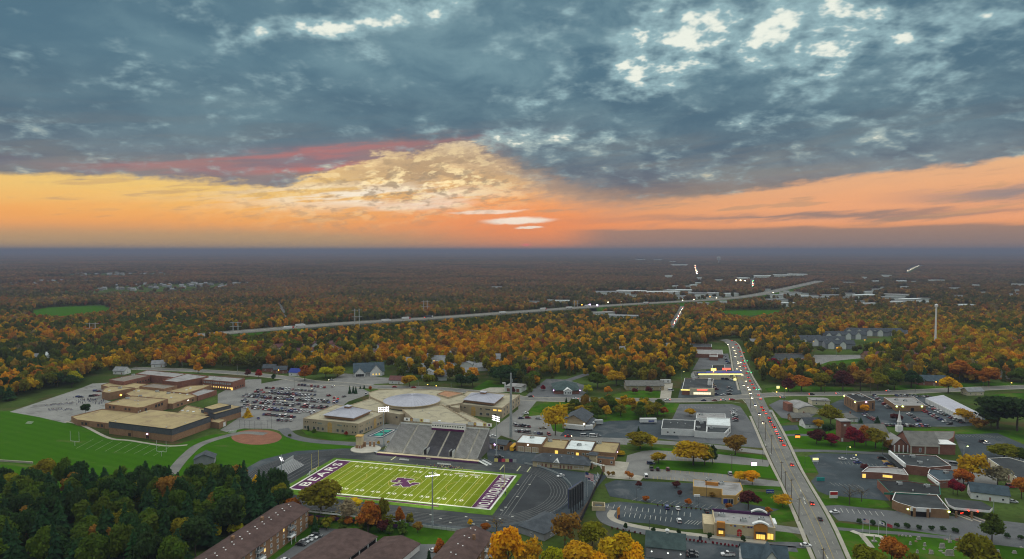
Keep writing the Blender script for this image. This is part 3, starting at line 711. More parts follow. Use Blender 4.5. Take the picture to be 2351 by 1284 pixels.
def hip(mb,x0,x1,y0,y1,z,rise,over=0.5,m=0,th=0.2):
 x0 -= over; x1 += over; y0 -= over; y1 += over
 w = x1 - x0; d = y1 - y0
 if w >= d: r0,r1 = (x0 + d / 2,(y0 + y1) / 2),(x1 - d / 2,(y0 + y1) / 2)
 else: r0,r1 = ((x0 + x1) / 2,y0 + w / 2),((x0 + x1) / 2,y1 - w / 2)
 c = [(x0,y0,z),(x1,y0,z),(x1,y1,z),(x0,y1,z)]; b = [(x,y,z - th) for x,y,_ in c]
 R0 = (*r0,z + rise); R1 = (*r1,z + rise)
 if w >= d: fs = [(c[0],c[1],R1,R0),(c[1],c[2],R1),(c[2],c[3],R0,R1),(c[3],c[0],R0)]
 else: fs = [(c[0],c[1],R0),(c[1],c[2],R1,R0),(c[2],c[3],R1),(c[3],c[0],R0,R1)]
 for f in fs: mb.face(f,m)
 for i in range(4): j = (i + 1) % 4; mb.face([b[i],b[j],c[j],c[i]],m)
 mb.face(b[::-1],m)
 return mb
def house(px,py,w,d,rz,eave,rise,wallm,roofm,label,axis='x',wins=2,cat='house',group=None,name='house',chimney=True,hipr=False,door=True,see=True,garage=0):
 p = P(px,py); r = thing(name,label,cat,(p[0],p[1],0),rz,group)
 mb = MB()
 if hipr: mb.box(-w / 2,w / 2,-d / 2,d / 2,0,eave,0,bottom=False)
 else: gable_walls(mb,-w / 2,w / 2,-d / 2,d / 2,eave,rise,axis)
 wo = part('wall',mb,[wallm],r)
 rb = MB(); hip(rb,-w / 2,w / 2,-d / 2,d / 2,eave,rise) if hipr else gable(rb,-w / 2,w / 2,-d / 2,d / 2,eave,rise,axis)
 ro = part('roof',rb,[roofm],r)
 if chimney: part('chimney',MB().box(w * .2,w * .2 + .8,-.4,.4,eave,eave + rise + .9),['brick_red'],ro)
 if wins:
  zs = [1.6] if eave < 4.2 else [1.6,4.2]
  for z in zs:
   for i in range(wins):
    x = -w / 2 + w * (i + .5) / wins
    if door and i == wins // 2 and z < 2 and wins > 1: continue
    part('window',window_mesh(1.1,1.3,'trim_white','glass'),None,wo,(x,-d / 2 - .025,z),0)
   for i in range(max(1,wins - 1)):
    y = -d / 2 + d * (i + .5) / max(1,wins - 1)
    part('window',window_mesh(1.0,1.3,'trim_white','glass'),None,wo,(-w / 2 - .025,y,z),-math.pi / 2)
    part('window',window_mesh(1.0,1.3,'trim_white','glass'),None,wo,(w / 2 + .025,y,z),math.pi / 2)
  if door and wins > 1:
   i = wins // 2; x = -w / 2 + w * (i + .5) / wins
   part('door',window_mesh(1.1,2.1,'trim_white','brick_red'),None,wo,(x,-d / 2 - .025,1.08),0)
 for q in range(garage):
  part('garage_door',window_mesh(2.6,2.2,'trim_white','siding_white'),None,wo,(-w / 2 + w * (q + .5) / garage,-d / 2 - .025,1.12),0)
 if see:
  a = Q(p[0],p[1],eave); s = F / p[1]; SEE.append([(a[0] - w * .42 * s,a[1] - 4),(a[0] + w * .42 * s,a[1] - 4),(a[0] + w * .42 * s,a[1] + 1),(a[0] - w * .42 * s,a[1] + 1)])
  CLEAR.append([Q(p[0] + ax * w * .5,p[1] + ay * d * .6,0) for ax,ay in ((-1,-1),(1,-1),(1,1),(-1,1))])
 return r,wo,ro

# ================================================================== brick high school (left)
bs = root_at('brick_school','sprawling flat-roofed brick high school with tan roofs left of the stadium','school',330,985)
def wing(pts,h,roof='roof_tan',wall='brick_tan',**k): return volume(bs,pts,h,wall,roof,**k)
GYM = [(250,968.4),(394.7,986),(483,956),(344.7,940.4)]
gw,gr = wing(GYM,8.4,band=(4.4,'metal_grey'))
units(gr,bs,[(265,968,'vent'),(382,982,'vent'),(425,972,'vent'),(318,948,'vent'),(337,947,'vent')],8.45)
a,b = W3(250,968.4,8.4),W3(394.7,986,8.4)
for f in (0.335,0.62):
 on_wall('door',window_mesh(2.6,2.5,'brick_brown','void',1),gw,bs,a,b,f,1.3)
for f in (0.37,0.655): on_wall('pier',MB().box(-.5,.5,-.35,.02,0,4.2).mesh('pier',['brick_brown']),gw,bs,a,b,f,0)
lp = P(339,999); lamp_doors = on_wall('wall_lamp',MB().box(-.45,.45,-.5,-.05,-.2,.2).mesh('wall_lamp',['glow_purple']),gw,bs,a,b,0.62,3.2)
lw,lr = wing([(163.4,956),(177,963.5),(255,972.5),(330,950),(320,946.5),(234,939)],4.2)
a,b = W3(177,963.5,4.2),W3(255,972.5,4.2)
win_row(lw,bs,a,b,(.16,.27,.63,.74),1.9,2.2,2.2,'brick_brown','glass',mull=1)
for f in (.21,.335,.685,.8): on_wall('pier',MB().box(-.3,.3,-.3,.02,0,4.0).mesh('pier',['brick_brown']),lw,bs,a,b,f,0)
mw,mr = wing([(241,927),(313.4,936),(328.6,935),(386,916),(303.6,908.6)],8.0)
a,b = W3(241,927,8),W3(313.4,936,8)
win_row(mw,bs,a,b,(.16,.28,.66,.78),5.9,2.3,2.0,'brick_brown','glass',mull=1)
a,b = W3(328.6,935,8),W3(386,916,8)
win_row(mw,bs,a,b,(.1,.5,.62,.74),5.6,2.4,2.4,'brick_brown','glass',mull=1)
units(mr,bs,[(293,916,'hvac'),(322,911,'hvac'),(271,924,'vent'),(310,921,'vent'),(317,922,'vent'),(317,929,'vent'),(335,913,'vent')],7.5)
cw,cr = wing([(234,898.8),(243,901.2),(251.8,901.5),(310,890),(257,886),(240,891)],6.5,'roof_tan','brick_brown')
units(cr,bs,[(276,892,'hvac'),(251,897,'sky')],6.0)
a,b = W3(251.8,901.5,6.5),W3(310,890,6.5)
on_wall('wall_lamp',MB().box(-.6,.6,-.4,-.05,-.5,.5).mesh('wall_lamp',['glow_sodium']),cw,bs,a,b,.42,2.6)
kw,kr = wing([(288,903),(330,925),(397,927),(453,908.5),(400,893),(318,890)],4.4)
units(kr,bs,[(307,897,'sky'),(318,898.5,'sky'),(361,900,'hvac'),(387,904,'hvac'),(400,902.5,'sky'),(414,904,'sky'),(430,906,'sky'),(393,913,'sky'),(366,902,'vent')],3.95)
a,b = W3(397,927,4.4),W3(453,908.5,4.4)
on_wall('wall_lamp',MB().box(-.45,.45,-.5,-.05,-.25,.25).mesh('wall_lamp',['glow_white']),kw,bs,a,b,.6,3.0)
win_row(kw,bs,a,b,(.2,.35,.8),1.9,2.0,2.0,'brick_brown','glass',mull=1)
dw,dr = wing([(382,898),(428.6,902.5),(464,892),(486,882.7),(437,885)],5.0)
units(dr,bs,[(428,896,'sky'),(437,892,'sky'),(468,885,'vent')],4.5)
wing([(438,903.5),(453.7,909.5),(497.5,896),(466,892)],4.2,'roof_grey','brick_red')
wing([(320,887),(376,893),(407,885.4),(352,880)],6.2,'roof_brownish')
wing([(232,884),(258,891),(325,892),(340,882),(285,876),(256,877)],4.0)
hw,hr = wing([(251,871),(264,874),(284,876.4),(345,862),(311,858.6)],7.0,'roof_brownish','brick_red')
units(hr,bs,[(279,868,'vent'),(294,865,'vent'),(306,862,'hvac')],6.5)
a,b = W3(284,876.4,7),W3(345,862,7); win_row(hw,bs,a,b,spread(9),3.2,1.6,1.7,'brick_brown','glass')
nw,nr = wing([(312,858),(339,849.6),(475,862.5),(430,869),(372,871),(396,866)],7.2,'roof_grey','brick_red')
units(nr,bs,[(390,857,'vent'),(418,860,'vent'),(365,856,'vent')],6.7)
ew,er = wing([(374,874),(405.5,877),(418,875.5),(478.7,864),(430,857.5),(400,866)],8.6,'roof_grey','brick_red')
units(er,bs,[(395,872,'vent'),(440,866,'vent')],8.1)
qw,qr = wing([(464,871),(534,877),(562.7,868.4),(480.5,862)],7.8,'roof_grey','brick_red')
units(qr,bs,[(509,868,'vent'),(492,866,'vent')],7.3)
a,b = W3(464,871,7.8),W3(534,877,7.8)
for z in (2.0,5.6): win_row(qw,bs,a,b,spread(12),z,1.5,1.5,'trim_white','glow_window' if z < 3 else 'glass_pale')
on_wall('door',window_mesh(2.4,2.6,'trim_white','glow_window',1),qw,bs,a,b,.975,1.4)
a,b = W3(534,877,7.8),W3(562.7,868.4,7.8); win_row(qw,bs,a,b,(.2,.4,.6,.8),1.9,2.0,1.6,'brick_brown','glass')
sw,sr = wing([(395,958),(455,962),(470,954),(500,945),(430,930)],6.5)
units(sr,bs,[(419,943,'sky'),(431,944.5,'sky'),(444,946,'sky'),(458,942,'vent'),(322,945,'vent')],6.0)
tw,tr = wing([(493,951),(553,934),(515,927),(462,941)],8.0,band=(4.0,'metal_grey'))
uw,ur = wing([(487,940.8),(530,930),(503,925.5),(468,936)],10.5,band=(7.5,'metal_grey'))
vw,vr = wing([(484,968),(503,971),(520,963),(490,955)],4.4,wall='brick_brown')
a,b = W3(503,971,4.4),W3(520,963,4.4); on_wall('garage_door',window_mesh(3.0,3.0,'trim_white','siding_white'),vw,bs,a,b,.7,1.6)

# ================================================================== concrete school with dome (middle)
cs = root_at('concrete_school','pale concrete school with a round metal dome and two hipped metal roofs','school',940,960)
def cwing(pts,h,roof='roof_conc',wall='wall_conc',**k): return volume(cs,pts,h,wall,roof,**k)
def pyramid(root,q,z,cap,rise,mat_):
 ox,oy = root.location.x,root.location.y
 w = ccw([(P(x,y,z)[0] - ox,P(x,y,z)[1] - oy) for x,y in q]); cx = sum(p[0] for p in w) / 4; cy_ = sum(p[1] for p in w) / 4
 mb = MB(); mb.prism(inset(w,1.0),z - 2.0,z,0)
 part('clerestory',mb,['brick_tan'],root)
 cl = inset(w,1.0)
 for i in range(4):
  a = Vector(cl[i]); b = Vector(cl[(i + 1) % 4])
  A = (a.x + ox,a.y + oy); B = (b.x + ox,b.y + oy)
 tb = MB(); ins = [(cx + (p[0] - cx) * .16,cy_ + (p[1] - cy_) * .16) for p in w]
 for i in range(4):
  j = (i + 1) % 4
  tb.face([(*w[i],z),(*w[j],z),(*ins[j],z + rise),(*ins[i],z + rise)])
  tb.face([(*w[i],z - .3),(*w[j],z - .3),(*w[j],z),(*w[i],z)])
  for s in range(1,12):
   f = s / 12; p0 = Vector((*w[i],z)).lerp(Vector((*w[j],z)),f); p1 = Vector((*ins[i],z + rise)).lerp(Vector((*ins[j],z + rise)),f); e = (Vector((*w[j],z)) - Vector((*w[i],z))).normalized() * .06; up = Vector((0,0,.1))
   tb.face([p0 + e + up,p1 + e + up,p1 - e + up,p0 - e + up]); tb.face([p0 + e,p1 + e,p1 + e + up,p0 + e + up]); tb.face([p0 - e,p1 - e,p1 - e + up,p0 - e + up])
 tb.face([(*p,z - .3) for p in reversed(w)])
 ro = part('metal_roof',tb,[mat_],root)
 ins2 = [(cx + (p[0] - cx) * .18,cy_ + (p[1] - cy_) * .18) for p in w]
 part('lantern',MB().prism(inset(ins2,.4),z + rise - .5,z + rise + 1.2,0).prism(ins2,z + rise + 1.2,z + rise + 1.5,1,bottom=True),['brick_tan',mat_],ro)
 return cl
LB = [(696,960.4),(822.9,973),(881.6,948.5),(771,928)]
bw,br_ = cwing(LB,8.2)
units(br_,cs,[(735,955,'vent'),(855,952,'vent')],7.7)
pyramid(cs,[(740.4,952.7),(811.8,960.4),(853.5,942.5),(789.7,931.5)],10.3,None,3.2,'dome_metal')
a,b = W3(696,960.4,8.2),W3(822.9,973,8.2)
win_row(bw,cs,a,b,(.04,.085),6.0,1.1,1.4,'stucco_beige','glass'); win_row(bw,cs,a,b,(.19,.235,.9,.95),5.9,1.1,1.4,'stucco_beige','glass')
win_row(bw,cs,a,b,(.31,.67),5.8,4.2,1.5,'stucco_beige','glass_pale',mull=4); win_row(bw,cs,a,b,(.75,.80),5.8,1.1,1.4,'stucco_beige','glass')
win_row(bw,cs,a,b,(.04,.09,.2,.28,.36,.63,.72),2.1,1.9,2.2,'concrete_pale','glass',mull=1); win_row(bw,cs,a,b,(.9,.95),1.9,1.3,1.3,'wall_conc','glass')
def arch_mesh(w,h,mats):
 mb = MB(); pts = [(-w / 2,0),(w / 2,0)] + [(w / 2 * math.cos(t),h - w / 2 + w / 2 * math.sin(t)) for t in [math.pi * i / 8 for i in range(9)]]
 mb.face([(x,-.12,z) for x,z in pts],0); n = len(pts)
 for i in range(n): j = (i + 1) % n; mb.face([(pts[i][0],-.12,pts[i][1]),(pts[i][0],.02,pts[i][1]),(pts[j][0],.02,pts[j][1]),(pts[j][0],-.12,pts[j][1])],1)
 for z in (h * .3,h * .55): mb.box(-w / 2 + .1,w / 2 - .1,-.18,-.1,z - .08,z + .08,1)
 mb.box(-.08,.08,-.18,-.1,.1,h - w / 2,1)
 return mb.mesh('entrance_bay',mats)
ab = arch_mesh(3.6,7.2,['stucco_yellow','wall_conc'])
on_wall('entrance_bay',ab,bw,cs,a,b,.49,.1)
a,b = W3(822.9,973,8.2),W3(881.6,948.5,8.2)
win_row(bw,cs,a,b,(.06,.13,.8,.9,.96),5.9,1.1,1.4,'stucco_beige','glass'); win_row(bw,cs,a,b,(.32,.42),5.9,1.5,1.5,'stucco_beige','glass_pale'); win_row(bw,cs,a,b,(.85,),5.9,3.2,1.5,'stucco_beige','glass',mull=3)
win_row(bw,cs,a,b,(.06,.13,.28,.38,.48,.75,.86),2.0,1.9,2.2,'concrete_pale','glass',mull=1)
on_wall('entrance_bay',arch_mesh(3.0,7.0,['stucco_yellow','wall_conc']),bw,cs,a,b,.63,.1)
nw2,_ = cwing([(882,948.5),(885.5,946),(917,951.5),(931,949),(950,962),(985,969),(960,940),(905,933),(876,921),(852,914),(800,931)],8.0)
a,b = W3(885.5,946,8),W3(917,951.5,8)
on_wall('window',window_mesh(2.0,1.4,'wall_conc','glass'),nw2,cs,a,b,.8,5.5)
DR = [(846.8,901),(850,910),(876,922),(905,934),(1000,935),(1060,925),(1075,910),(1040,898),(1002,895),(935,892),(871,894)]
zw,zr_ = cwing(DR,9.0)
a,b = W3(850,910,9),W3(876,922,9); win_row(zw,cs,a,b,(.2,.4,.6),6.4,1.0,1.2,'wall_conc','glass')
cwing([(1003,904),(1029,912),(1064,902),(1022,896.5)],9.9,'roof_terra')
hf,hfr = cwing([(923.4,939.3),(1015,929),(1086.7,971.6),(1056,975),(983,970),(949,961)],9.6)
units(hfr,cs,[(970,943,'vent'),(1009,967,'sky'),(985,950,'vent')],9.1)
for i in range(14):
 f = (i + .5) / 14; p = P(1015 + (1086.7 - 1015) * f,929 + (971.6 - 929) * f,9.6)
 part('roof_rib',MB().obox((p[0] - cs.location.x,p[1] - cs.location.y),.5,.7,1.4,9.2,10.1),['wall_conc'],hfr)
cwing([(1027,934),(1056,942),(1122,973),(1092,976)],5.2)
cwing([(1030,928),(1036,934.5),(1055,937),(1056,930),(1044,927)],8.4)
RB = [(1044,926.6),(1153,936.5),(1194,906),(1073,897.6)]
rw,rr = cwing(RB,8.2)
pyramid(cs,[(1063,917.5),(1135,926),(1159,907),(1083,901.5)],10.3,None,3.2,'dome_metal')
a,b = W3(1044,926.6,8.2),W3(1153,936.5,8.2)
win_row(rw,cs,a,b,(.13,.22,.56),6.0,1.5,1.5,'stucco_beige','glass'); win_row(rw,cs,a,b,(.70,),6.0,4.0,1.5,'stucco_beige','glass',mull=4)
win_row(rw,cs,a,b,(.85,.95),5.9,3.0,1.5,'stucco_beige','glow_window',mull=2); win_row(rw,cs,a,b,(.56,.70,.85),2.2,2.4,2.0,'concrete_pale','glass',mull=1)
on_wall('entrance_bay',arch_mesh(3.6,7.2,['stucco_yellow','wall_conc']),rw,cs,a,b,.40,.1)
a,b = W3(1153,936.5,8.2),W3(1194,906,8.2)
for z in (2.4,5.8): win_row(rw,cs,a,b,(.1,.26,.42,.6,.76,.9),z,2.0,2.2,'concrete_pale','glass',mull=1)
c = P(946,919,11.0); lx,ly = c[0] - cs.location.x,c[1] - cs.location.y; RDm = 21.5
mb = MB(); N = 48
for i in range(N):
 t0,t1 = 2 * math.pi * i / N,2 * math.pi * (i + 1) / N
 for r,z0,z1,k in ((RDm - .6,8.4,10.6,0),(RDm + .3,10.6,11.1,1)):
  mb.face([(lx + r * math.cos(t0),ly + r * math.sin(t0),z0),(lx + r * math.cos(t1),ly + r * math.sin(t1),z0),(lx + r * math.cos(t1),ly + r * math.sin(t1),z1),(lx + r * math.cos(t0),ly + r * math.sin(t0),z1)],k)
 mb.face([(lx + (RDm - .6) * math.cos(t0),ly + (RDm - .6) * math.sin(t0),10.6),(lx + (RDm - .6) * math.cos(t1),ly + (RDm - .6) * math.sin(t1),10.6),(lx + (RDm + .3) * math.cos(t1),ly + (RDm + .3) * math.sin(t1),10.6),(lx + (RDm + .3) * math.cos(t0),ly + (RDm + .3) * math.sin(t0),10.6)],1)
part('drum',mb,['wall_conc','stucco_beige'],cs)
mb = MB(); prof = [(RDm + .3,11.1),(RDm * .8,12.4),(RDm * .5,13.9),(RDm * .2,14.8),(1.2,15.1)]
for i in range(N):
 t0,t1 = 2 * math.pi * i / N,2 * math.pi * (i + 1) / N
 for (r0,z0),(r1,z1) in zip(prof,prof[1:]):
  mb.face([(lx + r0 * math.cos(t0),ly + r0 * math.sin(t0),z0),(lx + r0 * math.cos(t1),ly + r0 * math.sin(t1),z0),(lx + r1 * math.cos(t1),ly + r1 * math.sin(t1),z1),(lx + r1 * math.cos(t0),ly + r1 * math.sin(t0),z1)])
  d = Vector((-math.sin(t0),math.cos(t0),0)) * .07; u = Vector((0,0,.14)); A = Vector((lx + r0 * math.cos(t0),ly + r0 * math.sin(t0),z0)); B = Vector((lx + r1 * math.cos(t0),ly + r1 * math.sin(t0),z1))
  mb.face([A + d,B + d,B + u,A + u]); mb.face([A - d,B - d,B + u,A + u])
dm = part('dome',mb,['dome_metal'],cs)
part('dome_crown',MB().tube((lx,ly,14.8),(lx,ly,15.5),1.3,1.0,16),['dome_metal'],dm)
SEE.append([(840,890),(1200,890),(1200,980),(840,980)])

# ================================================================== garages and offices by the stadium
bg_ = root_at('bus_garage','tan brick bus garage with white membrane roof and three roller doors','garage',1215,1042)
gx,gxr = volume(bg_,[(1184,1015.5),(1244,1020.5),(1257,1002),(1199,997.5)],5.6,'brick_brown','roof_white',trim='trim_dark')
units(gxr,bg_,[(1222,1006,'hvac')],5.1)
a,b = W3(1184,1015.5,5.6),W3(1244,1020.5,5.6)
for f in (.2,.47,.75): on_wall('roller_door',window_mesh(3.9,3.2,'trim_white','siding_tan',2),gx,bg_,a,b,f,1.65)
on_wall('wall_lamp',MB().box(-.3,.3,-.4,-.05,-.2,.2).mesh('wall_lamp',['glow_white']),gx,bg_,a,b,.47,4.6)
adm = root_at('school_office','long low tan brick office with part white, part tan flat roof','office',1330,1055)
aw,ar = volume(adm,[(1244,1026),(1296,1031),(1306,1010.5),(1254,1007)],4.0,'brick_brown','roof_tan')
aw2,ar2 = volume(adm,[(1296,1030.5),(1358,1035),(1368,1013),(1310,1009)],4.4,'brick_brown','roof_white',trim='trim_dark')
aw3,ar3 = volume(adm,[(1358,1036),(1414,1041),(1424,1016.5),(1372,1013)],4.2,'brick_brown','roof_tan',trim='trim_dark')
units(ar,adm,[(1263,1014,'hvac'),(1288,1013,'vent')],3.5); units(ar2,adm,[(1330,1023,'hvac'),(1308,1023,'vent'),(1345,1022,'vent'),(1318,1011,'vent')],3.9); units(ar3,adm,[(1376,1019,'hvac')],3.7)
a,b = W3(1296,1030.5,4.4),W3(1358,1035,4.4)
on_wall('door',window_mesh(2.0,2.6,'stucco_yellow','glow_window'),aw2,adm,a,b,.48,1.4); win_row(aw2,adm,a,b,(.15,.3,.7,.85),2.0,1.6,1.3,'trim_white','glass')
a,b = W3(1244,1026,4.0),W3(1296,1031,4.0); on_wall('door',window_mesh(2.2,2.6,'stucco_yellow','glow_window'),aw,adm,a,b,.65,1.4)
a,b = W3(1414,1041,4.2),W3(1424,1016.5,4.2); on_wall('wall_lamp',MB().box(-.4,.4,-.5,-.05,-.3,.3).mesh('wall_lamp',['glow_pink']),aw3,adm,a,b,.25,3.2)
pav = root_at('low_brick_annex','small brown brick annex with grey roof beside the concession stand','annex',1390,1065)
pw,pr = volume(pav,[(1365,1052),(1411,1056),(1412,1049),(1366,1045.5)],3.6,'brick_tan','roof_dark',para=.2)
a,b = W3(1365,1052,3.6),W3(1411,1056,3.6); win_row(pw,pav,a,b,(.1,.3,.85),1.9,1.0,1.5)
cb = root_at('concession_stand','long hip-roofed concession stand with tan walls and a white gable porch','building',1300,1072)
def rect_frame(A,B,D,z=0.0):
 a,b,d = (Vector(P(*q,z)[:2]) for q in (A,B,D)); t = (b - a); w = t.length; t.normalize(); nn = Vector((-t.y,t.x))
 return a,math.atan2(t.y,t.x),w,abs((d - a).dot(nn))
o0,ang,w_,d_ = rect_frame((1223,1071),(1352,1082),(1232,1052)); d_ = 11.0
cb.location = (o0.x,o0.y,0); cb.rotation_euler.z = ang
cwl = part('wall',MB().box(0,w_,0,d_,0,3.4,bottom=False),['stucco_beige'],cb)
rb = MB(); hip(rb,0,w_,0,d_,3.5,3.4,0.9); cro = part('roof',rb,['shingle_slate'],cb)
rb = MB(); gable(rb,w_ * .38,w_ * .48,-1.2,3,3.5,1.7,'y',.2); part('porch_roof',rb,['trim_white'],cro)
part('gable_wall',MB().face([(w_ * .385,-1.0,3.4),(w_ * .475,-1.0,3.4),(w_ * .43,-1.0,5.0)]),['trim_white'],cro)
for f in (.17,.24,.33,.50,.56,.64,.69): part('door',window_mesh(1.3,2.3,'concrete_pale','brick_red'),None,cwl,(w_ * f,-.025,1.2),0)
for f,ww in ((.12,2.4),(.42,2.6),(.82,6.0)): part('service_window',window_mesh(ww,1.6,'trim_white','siding_tan',1),None,cwl,(w_ * f,-.025,1.7),0)
for f in (.3,.5,.7): part('roof_vent',unit_mesh('cap'),None,cro,(w_ * f,d_ * .35,5.8))
gt = root_at('gate_tower','square tan ticket tower with slate cap at the stadium entrance','tower',1362,1070)
part('wall',MB().box(-2,2,-2,2,0,7.2,bottom=False),['stucco_beige'],gt,rz=-.3)
rb = MB(); hip(rb,-2,2,-2,2,7.2,1.2,.8); part('roof',rb,['shingle_slate'],gt,rz=-.3)
ga = root_at('entrance_gate','brick and stone stadium entrance arch beside the ticket tower','gate',1372,1080)
for x in (-4,4): part('pillar',MB().box(x - .6,x + .6,-.6,.6,0,3.6,0).box(x - .8,x + .8,-.8,.8,3.6,3.9,1),['brick_brown','concrete_pale'],ga,rz=-.75)
part('arch',MB().box(-3.4,3.4,-.25,.25,3.0,3.9),['trim_white'],ga,rz=-.75)
sh = root_at('stadium_shed','low tan storage shed with two dark doors below the tall mast','shed',1145,1030)
o0,ang,w_,d_ = rect_frame((1116,1029),(1162,1035),(1118,1018)); sh.location = (o0.x,o0.y,0); sh.rotation_euler.z = ang
wl = part('wall',MB().box(0,w_,0,9,0,3.6,bottom=False),['brick_brown'],sh); rb = MB(); gable(rb,0,w_,0,9,3.6,1.6,'x',.5); part('roof',rb,['shingle_slate'],sh)
for f,g_ in ((.18,'siding_white'),(.5,'void'),(.78,'void')): part('door',window_mesh(2.6,2.6,'trim_white',g_),None,wl,(w_ * f,-.025,1.35))
sl = part('wall_lamp',MB().box(-.4,.4,-.6,-.05,-.3,.3),['glow_purple'],wl,(w_ * .45,0,3.2))

# ================================================================== apartments (bottom)
def slab_block(name,label,cat,A,B,D,eave,rise,wallm,roofm,z=None):
 o0,ang,w,d = rect_frame(A,B,D,eave); r = thing(name,label,cat,(o0.x,o0.y,0),ang)
 wl = part('wall',gable_walls(MB(),0,w,0,d,eave,rise,'x'),[wallm],r)
 rb = MB(); gable(rb,0,w,0,d,eave,rise,'x',.7); ro = part('roof',rb,[roofm],r)
 return r,wl,ro,w,d
ap,apw,apr,w,d = slab_block('apartment_block','three-storey brick apartment block with brown roof and rows of white vents','apartments',(455,1350),(708,1170),(636,1162),8.3,2.6,'brick_brown','shingle_brown')
n = 16
for i in range(n):
 x = w * (i + .6) / n
 for k,z in enumerate((1.7,4.4,7.1)):
  if i % 5 in (2,):
   if k: part('balcony',MB().box(-1.7,1.7,-1.5,0,-1.25,-1.1).box(-1.7,1.7,-1.5,-1.44,-1.1,-.1,1).box(-1.7,-1.64,-1.44,0,-1.1,-.1,1).box(1.64,1.7,-1.44,0,-1.1,-.1,1),['trim_white','steel'],apw,(x,-.01,z))
   part('balcony_door',window_mesh(2.2,2.0,'trim_white','glass',1),None,apw,(x,-.025,z))
  else: part('window',window_mesh(1.2,1.6,'trim_white','glow_window' if (i,k) in ((11,2),(8,1)) else 'glass',1),None,apw,(x,-.025,z))
for i in range(3):
 x = w * (.18 + .3 * i) ; part('porch',MB().box(-1.8,1.8,-2.4,0,2.9,3.15).box(-1.7,-1.5,-2.3,-2.1,0,2.9).box(1.5,1.7,-2.3,-2.1,0,2.9),['trim_white'],apw,(x,-.03,0))
for i in range(14):
 for off in (0,.9): part('roof_vent',unit_mesh('cap'),None,apr,(w * (i + .7) / 14.5 + off * .8,d * (.40 + .1 * off),8.3 + 2.6 * (.80 + .2 * off) - .05))
for f in (.45,.72): part('chimney',MB().box(-.6,.6,-.6,.6,8.6,11.9),['brick_brown'],apr,(w * f,d * .62,0))
ap2,ap2w,ap2r,w,d = slab_block('apartment_block','brown-roofed brick apartment block with balconies right of the open garages','apartments',(1040,1352),(1130,1228),(1051,1219),8.3,2.6,'brick_brown','shingle_brown')
for i in range(7):
 x = w * (i + .6) / 7
 for z in (1.7,4.4,7.1):
  if i in (1,3,5,6): part('balcony',MB().box(-1.7,1.7,-1.5,0,-1.25,-1.1).box(-1.7,1.7,-1.5,-1.44,-1.1,-.1,1),['trim_white','steel'],ap2w,(x,-.01,z)); part('balcony_door',window_mesh(2.2,2.0,'trim_white','glass',1),None,ap2w,(x,-.025,z))
  else: part('window',window_mesh(1.2,1.6,'trim_white','glass',1),None,ap2w,(x,-.025,z))
for i in range(6): part('roof_vent',unit_mesh('cap'),None,ap2r,(w * (i + .6) / 6,d * .42,8.3 + 2.6 * .84)); part('roof_vent',unit_mesh('cap'),None,ap2r,(w * (i + .75) / 6,d * .58,8.3 + 2.6 * .84))
part('chimney',MB().box(-.5,.5,-.5,.5,9.5,12.0),['brick_brown'],ap2r,(w * .78,d * .3,0))
def carport(A,B,D,label,open_=True):
 r,wl,ro,w,d = slab_block('garage_row',label,'garage',A,B,D,3.0,1.9,'void' if open_ else 'siding_white','shingle_brown')
 n = max(3,int(w / 5.6))
 part('fascia',MB().box(0,w,-.25,-.05,2.45,2.98),['trim_white'],wl)
 for i in range(n + 1): part('post',MB().box(-.28,.28,-.22,-.03,0,2.45),['trim_white'],wl,(w * i / n,0,0))
 if not open_: pass
 part('end_wall',MB().box(w + .02,w + .1,.05,d - .05,0,2.9),['siding_white'],wl)
 return r,wl,w,d,n
carport((712,1345),(863,1233),(776,1214),'brown-roofed open garage row left of the twin garages')
r,wl,w,d,n = carport((845,1345),(961,1249),(895,1225),'brown-roofed garage row with white doors nearest the apartment block')
for i in range(n - 3,n): part('garage_door',MB().box(.35,w / n - .35,-.16,-.06,0,2.4),['siding_white'],wl,(w * i / n,0,0))

# ================================================================== middle distance shops
def flat_shop(name,label,cat,q,h,wall,roof,un=(),trim='trim_white',para=.5,**k):
 c = (sum(p[0] for p in q) / len(q),sum(p[1] for p in q) / len(q)); r = root_at(name,label,cat,c[0],c[1] + h / 127 * (c[1] - HZ) * .9)
 w,ro = volume(r,q,h,wall,roof,trim=trim,para=para,**k); units(ro,r,un,h - para); return r,w,ro
r,w,ro = flat_shop('warehouse_shop','long white commercial building with black roof and white-roofed end','shop',[(1518,984),(1594,986),(1596,965),(1522,962)],4.6,'siding_white','roof_dark',[(1540,972,'vent'),(1556,973,'vent'),(1573,974,'vent')])
w2,ro2 = volume(r,[(1594,989),(1622,991),(1624,966),(1596,964)],4.4,'siding_white','roof_black'); units(ro2,r,[(1603,983,'hvac'),(1610,972,'hvac')],3.9)
w3,ro3 = volume(r,[(1622,975),(1677,978),(1676,960),(1623,958)],5.2,'siding_white','roof_white',trim='trim_white')
w4,ro4 = volume(r,[(1622,993),(1664,994),(1678,980),(1624,977)],4.0,'siding_white','roof_dark',trim='trim_white'); units(ro4,r,[(1632,984,'hvac'),(1642,983,'vent')],3.5)
w5,ro5 = volume(r,[(1598,960),(1666,962),(1665,950),(1600,948)],4.2,'siding_white','roof_grey',trim='trim_white'); units(ro5,r,[(1610,953,'hvac'),(1640,954,'vent')],3.7)
a,b = W3(1518,984,4.6),W3(1594,986,4.6); on_wall('roller_door',window_mesh(3.2,3.0,'trim_white','siding_white',1),w,r,a,b,.87,1.55); win_row(w,r,a,b,(.2,.4),2.2,1.4,1.2)
a,b = W3(1664,994,4),W3(1678,980,4); win_row(w4,r,a,b,(.2,.5,.8),2.2,1.8,1.6,'trim_dark','glass')
bn = root_at('grey_barn','tall tan barn with slate gable roof beside the storage yard','barn',1320,985)
o0,ang,w,d = rect_frame((1291,984),(1343,989),(1310,960)); bn.location = (o0.x,o0.y,0); bn.rotation_euler.z = ang; d = 24
